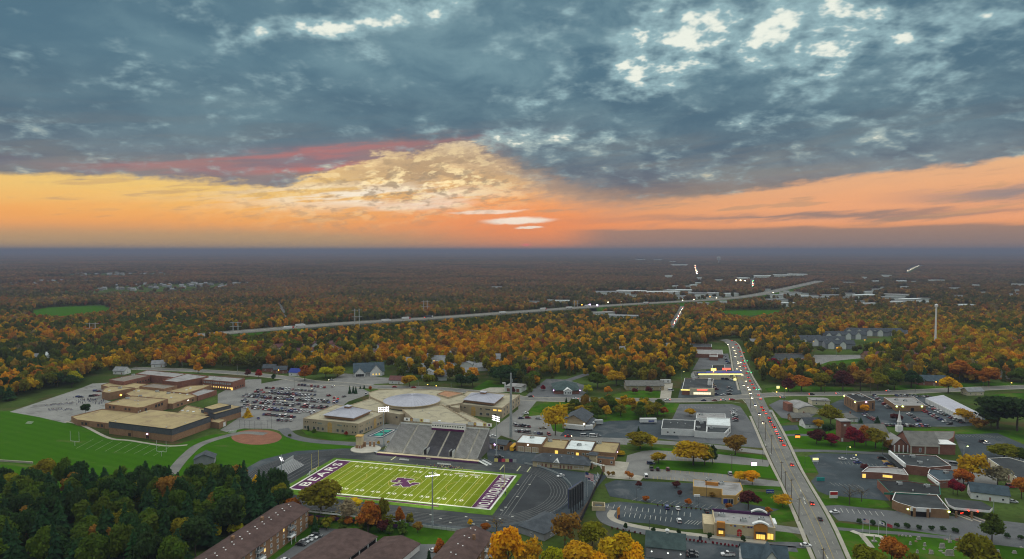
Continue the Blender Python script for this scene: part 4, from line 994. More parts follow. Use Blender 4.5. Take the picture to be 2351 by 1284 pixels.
wl = part('wall',gable_walls(MB(),0,w,0,d,6.0,4.2,'y'),['siding_tan'],bn); rb = MB(); gable(rb,0,w,0,d,6.0,4.2,'y',.6); part('roof',rb,['shingle_slate'],bn)
part('lean_to',MB().box(w,w + 4,3,d - 3,0,3.0,bottom=False).face([(w - .2,2.6,4.8),(w + 4.6,2.6,3.1),(w + 4.6,d - 2.6,3.1),(w - .2,d - 2.6,4.8)],1),['siding_tan','shingle_slate'],bn)
part('wall_lamp',MB().box(-.4,.4,-.5,-.05,-.3,.3),['glow_white'],wl,(w * .97,0,4.6))
tr = root_at('white_trailer','long white box trailer parked in front of the tan barn','trailer',1318,988)
part('box',MB().box(-7,7,-1.3,1.3,1.1,4.0),['siding_white'],tr,rz=ang - .02)
for x in (-5,-3.9,4.8): part('wheel',MB().tube((x,-1.25,.5),(x,1.25,.5),.5,.5,10),['tyre'],tr,rz=ang - .02)
for i,(px,py,l,lab,cl) in enumerate(((1354,981,6.5,'white box truck beside the tan barn','roof_white'),(1369,976,9.5,'pale blue container behind the white box truck','steel_pale'),(1352,988,5.5,'white van below the box truck in the storage yard','siding_white'),(1488,972,12,'white trailer with blue marks at the back of the storage yard','siding_white'))):
 r = root_at('box_truck' if i != 1 else 'container',lab,'truck' if i != 1 else 'container',px,py)
 rz = .12 if i < 3 else 0.02
 part('cargo_box',MB().box(-l / 2,l / 2,-1.25,1.25,.9,3.7),[cl],r,rz=rz)
 if i in (0,2): part('cab',MB().prism([(-l / 2 - 1.9,-1.1),(-l / 2 - .05,-1.1),(-l / 2 - .05,1.1),(-l / 2 - 1.9,1.1)],.6,2.4),['siding_white'],r,rz=rz)
 if i == 3: part('lettering_band',MB().box(l * .0,l * .35,-1.29,-1.26,1.4,2.4),['sign_blue'],r,rz=rz)
 for x in (-l * .3,l * .3): part('wheel',MB().tube((x,-1.2,.48),(x,1.2,.48),.48,.48,10),['tyre'],r,rz=rz)
cl = root_at('clinic','low clinic with teal hip roof and white gabled porch','clinic',1310,905)
o0,ang,w,d = rect_frame((1272,905),(1330,905),(1280,888)); cl.location = (o0.x,o0.y,0); cl.rotation_euler.z = ang; d = 30
wl = part('wall',MB().box(0,w,0,d,0,3.4,bottom=False),['brick_red'],cl); rb = MB(); hip(rb,0,w,0,d,3.4,5.0,.8); ro = part('roof',rb,['shingle_green'],cl)
wl2 = part('porch',gable_walls(MB(),w * .38,w * .7,-2.5,0,3.2,2.0,'y'),['siding_white'],cl); rb = MB(); gable(rb,w * .38,w * .7,-2.5,4,3.2,2.0,'y',.4); part('porch_roof',rb,['trim_white'],ro)
for f in (.45,.55,.63): part('window',window_mesh(1.3,1.6,'trim_white','glass'),None,wl2,(w * f,-2.53,1.6))
for x in (-.5,w + .5): part('wall_lamp',MB().box(x - .4,x + .4,-.6,-.1,3.0,3.6),['glow_purple'],wl)
SEE.append([(1270,868),(1345,868),(1345,912),(1270,912)])
house(1478,893,34,13,0.0,4.2,3.4,'siding_tan','shingle_grey','wide tan hall with grey roof behind the crossing street',wins=5,cat='hall',name='hall',chimney=False)
r,w,ro = flat_shop('pharmacy','brick drugstore with lit red sign and small white cupola','shop',[(1566,893),(1635,894),(1638,870),(1572,868)],5.2,'brick_red','roof_dark',[(1592,873,'hvac'),(1585,877,'vent')])
a,b = W3(1566,893,5.2),W3(1635,894,5.2)
o = on_wall('lit_fascia',MB().box(-6.2,6.2,-.3,-.05,-.35,.35).mesh('lit_fascia',['glow_canopy']),w,r,a,b,.2,4.3)
fw = on_wall('sign_wall',MB().box(-10.5,10.5,-1.2,-.05,0,6.2).mesh('sign_wall',['siding_cream']),w,r,a,b,.66,0)
part('red_sign',MB().box(-4.4,4.4,-1.45,-1.22,4.4,5.3),['glow_red'],fw); part('display_window',window_mesh(15,2.2,'trim_white','glow_sign',6),None,fw,(0,-1.22,1.7))
p = P(1629,897); cp = part('cupola',MB().box(-1.4,1.4,-1.4,1.4,5,8.5,0).box(-1,1,-1,1,8.5,10.5,0).prism([(-1.2,-1.2),(1.2,-1.2),(1.2,1.2),(-1.2,1.2)],10.5,10.8,1),['siding_white','trim_white'],r,(p[0] - r.location.x,p[1] - r.location.y,0))
fc = root_at('fuel_canopy','lit fuel station canopy with blue edge and bright underside','canopy',1650,868)
part('canopy',MB().box(-22,22,-5,5,5.0,6.0,0),['sign_blue'],fc); part('lit_soffit',MB().box(-21.5,21.5,-5.25,-5.02,4.2,5.2,0),['glow_canopy'],fc)
part('lit_ceiling',MB().face([(-21,-4.8,4.97),(-21,4.8,4.97),(21,4.8,4.97),(21,-4.8,4.97)]),['glow_canopy'],fc)
for x in (-15,-5,5,15): part('column',MB().box(x - .3,x + .3,-.3,.3,0,5),['trim_white'],fc); part('fuel_pump',MB().box(x - .4,x + .4,-1.8,-.9,0,1.9),['steel_pale'],fc)
r,w,ro = flat_shop('fuel_shop','low white shop behind the lit fuel canopy','shop',[(1606,862),(1675,862),(1674,854),(1612,854)],4.2,'siding_cream','roof_dark')
SEE.append([(1560,850),(1690,850),(1690,912),(1560,912)])
for q,lab,wm_,rm,h in (([(1634,850),(1665,851),(1664,838),(1636,838)],'dark flat-roofed shop behind the fuel station','siding_tan','roof_black',4.6),([(1590,812),(1660,814),(1658,803),(1592,802)],'pale-roofed row of shops left of the far main street','brick_red','roof_grey',4.6),([(1583,796),(1634,797),(1634,790),(1585,789)],'dark-roofed brick shop farthest up the main street','brick_red','roof_dark',4.6),([(1629,819),(1648,820),(1647,811),(1630,811)],'small pale shop beside the far main street','brick_red','roof_grey',4.2)):
 flat_shop('shop',lab,'shop',q,h,wm_,rm)
fs = root_at('fire_station','small white station with red bay doors behind the round dome','station',1175,890)
o0,ang,w,d = rect_frame((1160,899),(1196,902),(1166,884)); fs.location = (o0.x,o0.y,0); fs.rotation_euler.z = ang
wl = part('wall',MB().box(0,w,0,14,0,4.6,bottom=False),['siding_white'],fs); part('roof',MB().box(-.4,w + .4,-.4,14.4,4.65,5.1),['roof_grey'],fs)
for f in (.2,.55,.8): part('bay_door',window_mesh(3.2,3.2,'trim_white','brick_red'),None,wl,(w * f,-.025,1.7))
part('sign_arch',MB().box(-.4,.4,-1,0,0,7.5).box(-2.4,.4,-1,0,7,8),['siding_white'],fs)
mh = root_at('meeting_house','white meeting house with steep slate roof and two front gables','church',845,862)
o0,ang,w,d = rect_frame((812,864),(882,861),(815,848)); mh.location = (o0.x,o0.y,0); mh.rotation_euler.z = ang; d = 24
wl = part('wall',gable_walls(MB(),0,w,0,d,4.0,7.0,'x'),['siding_white'],mh); rb = MB(); gable(rb,0,w,0,d,4.0,7.0,'x',.6); ro = part('roof',rb,['shingle_blue'],mh)
for x0,x1,e,rs in ((1,11,3.6,5.2),(w - 14,w - 2,4.2,7.2)):
 part('gable_wall',gable_walls(MB(),x0,x1,-5,1,e,rs,'y'),['siding_white'],mh); rb = MB(); gable(rb,x0,x1,-5,d / 2,e,rs,'y',.5); part('gable_roof',rb,['shingle_blue'],ro)
part('porch_opening',window_mesh(8,2.8,'trim_white','void',3),None,wl,(6,-5.04,1.5)); win_row(wl,mh,*[(mh.location.x + math.cos(ang) * q,mh.location.y + math.sin(ang) * q) for q in (12,w - 14)],(.25,.5,.75),1.8,1.5,1.6)
for f in (.25,.5,.75): part('window',window_mesh(1.4,1.7,'trim_white','glow_window'),None,wl,(w - 14 + 12 * f,-5.04,1.9))
SEE.append([(805,832),(888,832),(888,872),(805,872)])

# ================================================================== restaurant, bank, houses at the bottom
rs = root_at('restaurant','beige restaurant with orange arched towers and flat grey roof','restaurant',1705,1240)
o0,ang,w,d = rect_frame((1640,1229),(1780,1242),(1645,1203)); rs.location = (o0.x,o0.y,0); rs.rotation_euler.z = ang; d = 15.0
pts = [(0,0),(w,0),(w,d),(0,d)]
ca,sa = math.cos(ang),math.sin(ang)
wl = part('wall',MB().box(0,w,0,d,0,5.0,bottom=False).box(0,w,0,.4,5.0,5.7).box(0,w,d - .4,d,5.0,6.3,1).box(0,.4,.4,d - .4,5.0,5.7).box(w - .4,w,.4,d - .4,5.0,5.7),['stucco_beige','trim_purple'],rs)
ro = part('roof',MB().box(.4,w - .4,.4,d - .4,4.9,5.05),['roof_grey'],rs)
for x,y,k in ((4,10,'hvac'),(9,9,'vent'),(13,6,'hvac'),(21,9,'hvac'),(6,5,'vent'),(16,11,'vent')): part('roof_unit',unit_mesh(k),None,ro,(x,y,5.06))
for x0,x1,hh in ((1.0,4.4,6.4),(16.5,22.0,6.9)):
 part('tower',MB().box(x0,x1,-.9,.5,0,hh,0),['stucco_orange'],wl)
def arc_cap(x0,x1,y0,y1,z,rise,n=12):
 mb = MB()
 for i in range(n):
  t0,t1 = i / n,(i + 1) / n; f = lambda t: z + rise * math.sin(math.pi * t)
  a0,a1 = x0 + (x1 - x0) * t0,x0 + (x1 - x0) * t1
  mb.face([(a0,y0,f(t0)),(a1,y0,f(t1)),(a1,y1,f(t1)),(a0,y1,f(t0))]); mb.face([(a0,y0,f(t0) - .6),(a1,y0,f(t1) - .6),(a1,y0,f(t1)),(a0,y0,f(t0))]); mb.face([(a0,y1,f(t0) - .6),(a1,y1,f(t1) - .6),(a1,y1,f(t1)),(a0,y1,f(t0))])
 return mb
part('arched_cap',arc_cap(15.8,22.7,-1.2,.7,6.9,1.3),['trim_white'],wl); part('arched_cap',arc_cap(17,24,d - .6,d + .6,6.6,1.3),['trim_white'],wl); part('arched_cap',MB().box(w - .3,w + .9,2,8,5.6,6.8),['trim_white'],wl)
part('menu_window',window_mesh(2.2,2.2,'trim_dark','glow_window',1),None,wl,(2.7,-.93,2.2)); part('awning',MB().face([(1.2,-1.9,3.1),(4.2,-1.9,3.1),(4.2,-.92,3.8),(1.2,-.92,3.8)]),['trim_dark'],wl)
part('tower_window',window_mesh(3.8,2.6,'trim_dark','glow_window',3),None,wl,(19.2,-.93,1.7)); part('awning',MB().face([(17.0,-1.9,3.0),(21.4,-1.9,3.0),(21.4,-.92,3.7),(17.0,-.92,3.7)]),['trim_dark'],wl)
part('front_window',window_mesh(7.0,2.9,'trim_dark','glow_window',4),None,wl,(w - 4.2,-.03,1.7)); part('niche',arch_mesh(2.0,3.2,['sign_red','wall_conc']),None,wl,(10.5,-.03,.6))
for x0,x1 in ((4.6,16.4),): part('stone_base',MB().box(x0,x1,-.12,-.01,0,1.0),['stone'],wl)
for x in (6.5,8.2,11.8,13.8,15.0): part('pennant',MB().box(x,x + .9,-.08,-.02,4.7,5.3),[random.choice(['sign_blue','stucco_orange','purple'])],wl)
part('side_wing',MB().box(-4.5,-.02,1.5,d - 2,0,4.2,bottom=False),['stucco_beige'],rs); part('menu_board',MB().box(-7,-5.8,-9,-8.6,.8,2.6),['trim_dark'],rs)
bk = root_at('brick_bank','low orange-lit brick bank with grey hipped flat roof','bank',1660,1155)
bq = [(1591,1117),(1657,1123),(1657,1137),(1690,1138),(1706,1124),(1700,1108),(1592,1101)]
wb,rb_ = volume(bk,bq,4.6,'stucco_yellow','roof_grey',para=.15)
units(rb_,bk,[(1626,1106,'hvac'),(1656,1112,'hvac'),(1622,1100,'vent')],4.45)
a,b = W3(1591,1117,4.6),W3(1657,1123,4.6)
part('raised_sign_wall',MB().box(-3.2,3.2,-.3,.3,0,6.2),['stucco_orange'],wb,tuple(Vector(P(1634,1134)) - Vector(bk.location)),math.atan2(b[1] - a[1],b[0] - a[0]))
a,b = W3(1657,1137,4.6),W3(1690,1138,4.6); on_wall('entrance',window_mesh(5.0,2.8,'trim_white','glass',3),wb,bk,a,b,.45,1.5); on_wall('blue_sign',MB().box(-.9,.9,-.3,-.05,-1,1).mesh('blue_sign',['sign_blue']),wb,bk,a,b,.25,1.8)
a,b = W3(1690,1138,4.6),W3(1706,1124,4.6); win_row(wb,bk,a,b,(.3,.7),1.8,1.8,1.6,'trim_white','glass')
r,wl,ro = house(1528,1268,15.5,12.5,dirpx((1490,1276),(1566,1284)),4.6,3.8,'siding_grey','shingle_green','grey-sided house with green-grey gable roof and white cupola',wins=0,chimney=False,see=False)
part('cupola',MB().box(-.55,.55,-.55,.55,8.0,9.3).prism([(-.8,-.8),(.8,-.8),(.8,.8),(-.8,.8)],9.3,9.5).face([(-.8,-.8,9.5),(.8,-.8,9.5),(0,0,10.2)]).face([(.8,-.8,9.5),(.8,.8,9.5),(0,0,10.2)]).face([(.8,.8,9.5),(-.8,.8,9.5),(0,0,10.2)]).face([(-.8,.8,9.5),(-.8,-.8,9.5),(0,0,10.2)]),['trim_white'],ro,(0.6,0,0))
for x in (-5.5,1,6): part('wall_lamp',MB().box(x - .15,x + .15,-6.4,-6.26,2.4,2.7),['glow_white'],wl)
r,wl,ro = house(1752,1300,17,9,dirpx((1715,1290),(1790,1296)),5.0,3.6,'siding_white','shingle_blue','white house with slate roof and tall front gable beside the restaurant',wins=3,chimney=False,see=False)
part('front_gable',gable_walls(MB(),-1.5,4.5,-8.5,-3,5.8,4.0,'y'),['siding_white'],r); rb = MB(); gable(rb,-1.5,4.5,-8.5,0,5.8,4.0,'y',.5); part('gable_roof',rb,['shingle_blue'],ro)
for z in (2.0,5.2): part('window',window_mesh(1.3,1.6),None,wl,(1.5,-8.53,z))

# ================================================================== right side of the main street
r,w,ro = flat_shop('plaza_shops','strip of brick shops with black roof and white angled canopy','shops',[(2046,1040),(2076,1067),(2132,1073),(2184,1069),(2150,1046)],5.2,'brick_red','roof_dark',[(2095,1050,'hvac'),(2060,1048,'vent'),(2075,1049,'vent'),(2112,1064,'hvac'),(2130,1058,'vent')])
cnp = MB(); A,B = Vector(P(2042,1036,6)[:2]),Vector(P(2078,1066,6)[:2])
t = (B - A).normalized(); rz = math.atan2(t.y,t.x); L_ = (B - A).length
part('fascia_canopy',MB().box(0,L_,-.5,.5,4.2,6.4),['trim_white'],r,(A.x - r.location.x,A.y - r.location.y,0),rz)
part('walkway',MB().box(0,L_,-4.2,-1,.05,.3),['stucco_yellow'],r,(A.x - r.location.x,A.y - r.location.y,0),rz)
part('walkway_roof',MB().box(0,L_,-3.4,-.6,3.6,3.95),['roof_black'],r,(A.x - r.location.x,A.y - r.location.y,0),rz)
r,w,ro = flat_shop('brick_shop','brick shop wing with slate-blue flat roof behind the red maple','shop',[(2130,1086),(2155,1103),(2200,1102),(2195,1080),(2135,1075)],4.2,'brick_red','shingle_blue',[(2172,1087,'hvac')])
A,B = Vector(P(2132,1090,4.5)[:2]),Vector(P(2158,1110,4.5)[:2]); t = (B - A).normalized(); part('white_fascia',MB().box(0,(B - A).length,-.6,.1,3.0,4.6),['trim_white'],r,(A.x - r.location.x,A.y - r.location.y,0),math.atan2(t.y,t.x))
r,w,ro = flat_shop('corner_shop','small brick shop with green-grey roof and lit windows facing the car park','shop',[(1978,1083),(2028,1085),(2086,1091),(2074,1074),(2018,1071),(1992,1072)],3.8,'brick_red','roof_grey',[(2070,1083,'vent')])
a,b = W3(1978,1083,3.8),W3(2028,1085,3.8); on_wall('lit_door',window_mesh(2.0,2.4,'trim_white','glow_window'),w,r,a,b,.12,1.5)
a,b = W3(2028,1085,3.8),W3(2086,1091,3.8); on_wall('display_window',window_mesh(5.4,1.6,'trim_white','glow_window',3),w,r,a,b,.15,1.9)
r,w,ro = flat_shop('green_trim_shop','wide black-roofed shop with green fascia beside the bank','shop',[(2014,1101),(2044,1131),(2050,1128),(2160,1136),(2158,1115),(2085,1104)],4.4,'brick_red','roof_black',[(2065,1112,'hvac'),(2128,1118,'hvac'),(2096,1128,'vent')],trim='trim_green')
A,B = P(2037,1128.5,4.2),P(2120,1136,4.2)
a,b = W3(2044,1131,4.4),W3(2160,1136,4.4); on_wall('green_fascia',MB().box(-13,13,-.25,-.03,-.9,.15).mesh('green_fascia',['trim_green']),w,r,a,b,.42,4.2)
r,w,ro = flat_shop('drive_through_bank','tan brick bank with dark roof, white trim and lit corner lamps','bank',[(2048,1147),(2062,1154),(2100,1165),(2180,1170),(2152,1136),(2055,1130)],4.4,'brick_brown','roof_dark',[(2134,1137,'vent'),(2165,1158,'vent')])
dtb = r
a,b = W3(2100,1165,4.4),W3(2180,1170,4.4)
on_wall('recess',MB().box(-4.2,4.2,-.15,-.03,0,2.6).mesh('recess',['void']),w,r,a,b,.17,0); on_wall('white_lintel',MB().box(-4.4,4.4,-.25,-.03,2.6,4.3).mesh('white_lintel',['trim_white']),w,r,a,b,.17,0)
for f in (-.02,.37): on_wall('pier',MB().box(-.5,.5,-.8,-.03,0,4.2).mesh('pier',['brick_brown']),w,r,a,b,f,0)
on_wall('lit_red_sign',MB().box(-3.0,3.0,-.4,-.05,-.5,.5).mesh('lit_red_sign',['glow_red']),w,r,W3(2048,1147,4.4),W3(2055,1130,4.4),.4,3.0)
on_wall('wall_lamp',MB().box(-.35,.35,-.5,-.05,-.25,.25).mesh('wall_lamp',['glow_lime']),w,r,a,b,-.2,3.4); on_wall('wall_lamp',MB().box(-.35,.35,-.5,-.05,-.25,.25).mesh('wall_lamp',['glow_lime']),w,r,a,b,.98,3.4)
cn = root_at('bank_canopy','white-edged drive-through canopy over three lanes beside the bank','canopy',2230,1188)
q = [P(x,y,4.2) for x,y in ((2178,1158),(2192,1165),(2272,1172),(2278,1166),(2252,1152),(2170,1144))]
w_ = ccw([(p[0] - cn.location.x,p[1] - cn.location.y) for p in q])
part('canopy_roof',MB().prism(w_,4.2,4.35,1,1).prism(inset(w_,-.15),3.1,4.2,0,bottom=True),['trim_white','roof_dark'],cn)
for px,py in ((2195,1189),(2231,1192),(2268,1196),(2240,1180)):
 p = P(px,py); part('column',MB().box(-.35,.35,-.35,.35,0,3.1),['brick_brown'],cn,(p[0] - cn.location.x,p[1] - cn.location.y,0))
for px,py in ((2222,1171.5),(2243,1173.5)):
 p = P(px,py,3.6); part('lane_light',MB().box(-.3,.3,-.2,.2,-.2,.2),['glow_tail'],cn,(p[0] - cn.location.x,p[1] - cn.location.y - .6,3.6))
for px,py in ((2206,1187),(2226,1190),(2248,1192)):
 p = P(px,py); part('lane_island',MB().box(-.6,.6,-5.5,4.5,.05,.3),['concrete'],cn,(p[0] - cn.location.x,p[1] - cn.location.y,0),rz=.35)
house(2268,1144,16,9,dirpx((2245,1146),(2315,1155)),4.0,3.2,'siding_white','shingle_blue','white cottage with dark slate roof behind the bank canopy',wins=3,chimney=False,see=False)
chs = root_at('steeple_church','red brick church with grey roof and slim white steeple','church',2130,1040)
cw_,cro_ = volume(chs,[(2095,1020),(2165,1022),(2190,1003),(2192,990),(2085,990),(2085,1003)],5.0,'brick_red','shingle_grey',para=.1)
o0,ang,w,d = rect_frame((2090,1041),(2192,1044),(2085,1012)); 
loc = (o0.x - chs.location.x,o0.y - chs.location.y,0)
part('nave_wall',gable_walls(MB(),0,w * .68,0,19,5.2,6.2,'x'),['brick_red'],chs,loc,ang)
rb = MB(); gable(rb,0,w * .68,0,19,5.2,6.2,'x',.5); nro = part('nave_roof',rb,['shingle_grey'],chs,loc,ang)
part('vestry',MB().box(w * .66,w,-.5,9,0,6.2,bottom=False).box(w * .65,w + .3,-.8,9.3,6.2,6.6,1),['brick_red','trim_white'],chs,loc,ang)
for x in (0.2,w * .33,w * .64): part('pilaster',MB().box(x - .3,x + .5,-.3,-.02,0,5.0),['concrete_pale'],chs,loc,ang)
part('cornice',MB().box(-.3,w * .66,-.55,-.31,4.6,5.1),['concrete_pale'],chs,loc,ang)
for x in (w * .22,w * .8): part('window',window_mesh(1.3,2.6,'trim_white','glass_pale'),None,chs,(loc[0] + math.cos(ang) * x,loc[1] + math.sin(ang) * x,2.2),ang)
part('entrance_hall',gable_walls(MB(),-9,0,3,16,4.4,4.0,'y'),['brick_red'],chs,loc,ang); rb = MB(); gable(rb,-9,-.3,3,16,4.4,4.0,'y',.6); part('entrance_roof',rb,['roof_grey'],chs,loc,ang)
for x in (-8.6,-6,-3.4,-.8): part('entrance_column',MB().box(x - .25,x + .25,1.4,2,0,4.4),['trim_white'],chs,loc,ang)
st = MB().box(-1.7,1.7,-1.7,1.7,9.0,13.0,0)
for a_ in range(8):
 t = a_ * math.pi / 4; st.tube((1.05 * math.cos(t),1.05 * math.sin(t),13.0),(1.05 * math.cos(t),1.05 * math.sin(t),15.4),.2,.2,5)
st.tube((0,0,15.4),(0,0,16.0),1.5,1.3,8).tube((0,0,16.0),(0,0,23.0),1.1,.06,8)
p = P(2084,1023,0); part('steeple',st,['trim_white'],chs,(p[0] - chs.location.x - 3.5,p[1] - chs.location.y + 4,-1.0),ang)
SEE.append([(2060,960),(2200,960),(2200,1045),(2060,1045)])
c2 = root_at('tower_church','older brick church with square flat-capped tower among red maples','church',1935,1012)
part('tower',MB().box(-3.2,3.2,-3.2,3.2,0,13.5,bottom=False),['brick_red'],c2,rz=.02); part('tower_cap',MB().prism([(-3.8,-3.8),(3.8,-3.8),(3.8,3.8),(-3.8,3.8)],13.55,14.0,bottom=True),['roof_grey'],c2,rz=.02)
part('tower_window',window_mesh(1.6,1.3,'trim_white','trim_white'),None,c2,(-.4,-3.22,11.2)); part('tower_window',window_mesh(1.2,2.4,'trim_white','trim_white'),None,c2,(-2.0,-3.22,1.6)); 
part('nave_wall',gable_walls(MB(),3.3,30,-1,12,5.0,4.6,'x'),['brick_red'],c2,rz=.02); rb = MB(); gable(rb,3.4,30,-1,12,5.0,4.6,'x',.5); part('nave_roof',rb,['shingle_grey'],c2,rz=.02)
r,w,ro = flat_shop('brick_office','two-storey tan brick office with tall slit windows and lit lamps','office',[(1938,906),(1967,922),(2009,919),(1973,902)],8.4,'brick_brown','roof_black',[(1972,909,'hvac'),(1978,912,'hvac'),(1958,906,'sky')],trim='trim_white')
a,b = W3(1938,906,8.4),W3(1967,922,8.4); win_row(w,r,a,b,(.15,.28,.41,.54,.67,.8),4.4,1.0,5.4,'brick_brown','glass'); on_wall('wall_lamp',MB().box(-.4,.4,-.5,-.05,-.3,.3).mesh('wall_lamp',['glow_lime']),w,r,a,b,.04,7.4); on_wall('wall_lamp',MB().box(-.4,.4,-.5,-.05,-.3,.3).mesh('wall_lamp',['glow_lime']),w,r,a,b,.9,7.2)
a,b = W3(1967,922,8.4),W3(2009,919,8.4); win_row(w,r,a,b,(.12,.88),4.0,1.4,5.0,'brick_brown','glass'); on_wall('wall_lamp',MB().box(-.6,.6,-.6,-.05,-.5,.5).mesh('wall_lamp',['glow_pink']),w,r,a,b,.5,7.4); on_wall('door',window_mesh(2.4,3.0,'trim_dark','void'),w,r,a,b,.6,1.6)
SEE.append([(1935,898),(2012,898),(2012,942),(1935,942)])
r,w,ro = flat_shop('dealer_showroom','low tan brick showroom with grey roof and green-white lamps','showroom',[(2029,912),(2057,931),(2126,931),(2098,911)],4.8,'brick_brown','roof_grey',[(2058,919,'hvac'),(2078,921,'hvac'),(2110,925,'hvac')])
a,b = W3(2057,931,4.8),W3(2126,931,4.8)
for f in (.02,.22,.86): on_wall('wall_lamp',MB().box(-.5,.5,-.5,-.05,-.35,.35).mesh('wall_lamp',['glow_lime']),w,r,a,b,f,4.0)
on_wall('door',window_mesh(2.4,2.6,'trim_dark','void'),w,r,a,b,.55,1.4)
SEE.append([(2025,905),(2130,905),(2130,945),(2025,945)])
r,w,ro = flat_shop('storage_units','long white storage building with pale metal roof and roller doors','storage',[(2125,914),(2215,958),(2255,952),(2165,907)],4.0,'siding_white','dome_metal',trim='trim_white',para=.1)
a,b = W3(2125,914,4.0),W3(2215,958,4.0)
for f in spread(8,.07,.93): on_wall('roller_door',window_mesh(5.6,2.9,'steel','siding_white',0),w,r,a,b,f,1.5)
SEE.append([(2120,905),(2258,905),(2258,965),(2200,968),(2120,930)])
house(2232,906,15,8,.1,3.6,2.6,'siding_cream','shingle_pale','cream cottage with pale roof beside the golden tree',wins=3,chimney=False)
gs = root_at('car_workshop','corner workshop with arched pale roof and brick front tower','workshop',1845,945)
o0,ang,w,d = rect_frame((1832,951),(1880,950),(1826,935)); gs.location = (o0.x,o0.y,0); gs.rotation_euler.z = ang; d = 20
wl = part('wall',MB().box(0,w,0,d,0,3.8,bottom=False),['siding_cream'],gs); part('vault_roof',arc_cap(-.4,w + .4,-.4,d + .4,3.9,2.6),['roof_grey'],gs); part('front_tower',MB().box(-4,-.05,8,16,0,6.2),['brick_red'],gs)
part('roof_end',MB().face([(0,-.1,3.8)] + [(w * t / 10,-.1,3.8 + 2.4 * math.sin(math.pi * t / 10)) for t in range(1,10)] + [(w,-.1,3.8)]),['siding_cream'],gs)
house(1880,928,14,9,-.1,4.2,1.2,'siding_cream','roof_grey','small cream shop with mansard roof beside the crossing street',wins=2,cat='shop',name='shop',chimney=False,hipr=True)
house(1862,980,13,9,.05,3.4,3.2,'siding_white','shingle_slate','white cottage with slate roof beside the red-lit queue',wins=2,chimney=False,see=False)
house(1835,966,14,8,.0,3.2,2.6,'brick_brown','shingle_grey','brown brick cottage behind the white cottage',wins=2,see=False)
house(1944,966,11,9,.1,3.0,3.0,'siding_white','shingle_grey','small hip-roofed cottage behind the tower church',wins=2,see=False,hipr=True)
r,w,ro = flat_shop('yard_building','long pale industrial shed with dark roof beyond the service yard','shed',[(2268,1052),(2340,1100),(2400,1095),(2351,1060),(2315,1050)],5.0,'siding_cream','roof_dark',para=.2)
a,b = W3(2268,1052,5),W3(2340,1100,5); win_row(w,r,a,b,(.08,.3,.55,.7,.85),2.2,2.2,3.2,'trim_white','brick_red',name='roller_door')
for q,lab,h,wm_,rm in (([(1766,826),(1800,827),(1850,822),(1848,812),(1770,812)],'brick library with grey roof beyond the junction trees',5.0,'brick_red','roof_dark'),([(1943,850),(2008,853),(2010,846),(1945,844)],'low red-roofed motel row beyond the brown oaks',3.8,'brick_red','shingle_red')):
 flat_shop('brick_building',lab,'building',q,h,wm_,rm)
house(2018,826,36,13,.05,5.0,4.6,'brick_brown','shingle_red','long brick hall with red-brown roof beyond the oaks',wins=5,cat='hall',name='hall',chimney=False)
house(2135,882,26,14,-.1,4.2,4.2,'brick_red','shingle_blue','brick chapel with dark slate roof and white porch gable',axis='x',wins=3,cat='chapel',name='chapel',chimney=False)
house(2135,858,10,9,.1,4.4,3.2,'siding_white','shingle_grey','white gabled house behind the slate-roofed chapel','y',2)
house(2296,868,13,9,-.3,5.2,3.2,'siding_white','shingle_grey','tall white farmhouse near the right end of the crossing street','y',2)
house(2028,848,9,8,.1,5.0,2.8,'siding_white','shingle_grey','narrow white house right of the motel row','y',2)
house(2175,815,15,9,.1,5.0,4.0,'siding_white','shingle_red','white house with red roof below the tall white mast','y',2)
house(2120,818,60,12,.02,4.0,3.2,'brick_red','shingle_red','very long red-brown roofed hall left of the mast base',wins=4,cat='hall',name='hall',chimney=False)

# ================================================================== stadium
FCX,FCY,FANG = -57.9,355.7,-0.2590
FU = Vector((math.cos(FANG),math.sin(FANG))); FV = Vector((-FU.y,FU.x))
def FP(a,b,z=0.0):
 q = Vector((FCX,FCY)) + FU * a + FV * b; return (q.x,q.y,z)
FR = dict(loc=(FCX,FCY,0),rz=FANG)
def oval(r,hs=44.0,n=24,cx=-1.5):
 return [(cx + hs + r * math.cos(t),r * math.sin(t)) for t in [(-math.pi / 2) + math.pi * i / n for i in range(n + 1)]] + [(cx - hs + r * math.cos(t),r * math.sin(t)) for t in [math.pi / 2 + math.pi * i / n for i in range(n + 1)]]
tk = part('running_track',MB().prism(oval(47.2),-.3,.10),['track'],None,(FCX,FCY,0),FANG); tk['kind'] = 'structure'
for r_,m_ in (*((q,'lane_paint') for q in (37.4,39.0,40.6,42.2,43.8,45.4,46.8)),):
 o_,i_ = oval(r_ + .1),oval(r_ - .1); mb = MB()
 for k in range(len(o_)): j = (k + 1) % len(o_); mb.face([(*i_[k],.13),(*o_[k],.13),(*o_[j],.13),(*i_[j],.13)])
 part('lane_line',mb,[m_],tk)
for a,w in ((62,1.2),(63.5,.3),(66,.3)):  # jump runways in the D
 part('runway_line',MB().box(a,a + .25,-30,30,.1,.135),['lane_paint'],tk)
for a in (-78,-75,-72,-69,-66,-63): part('runway_line',MB().box(a,a + .2,-30 + (a + 78) * .8,24,.1,.135),['lane_paint'],tk)
for x,y in ((-30,-36),(-22,-37),(50,-40),(47,-36),(53,-43),(58,-38),(63,-34),(68,-30),(30,-38),(36,-41),(62,-20),(64,-5),(60,12),(66,14),(61,-24),(42,-44)):
 part('track_mark',MB().box(x - .6,x + .6,y - .25,y + .25,.1,.14),['paint_white'],tk)
for a in (-24,44,54,60): part('exchange_mark',MB().box(a - .3,a + .3,33,42,.1,.14),['paint_line'],tk)
turf = part('football_field',MB().box(-59,58.5,-31.5,28.5,-.3,.16),['turf_edge'],None,(FCX,FCY,0),FANG); turf['kind'] = 'structure'
part('playing_turf',MB().box(-45.7,45.7,-24.4,24.4,.16,.175),['turf'],turf)
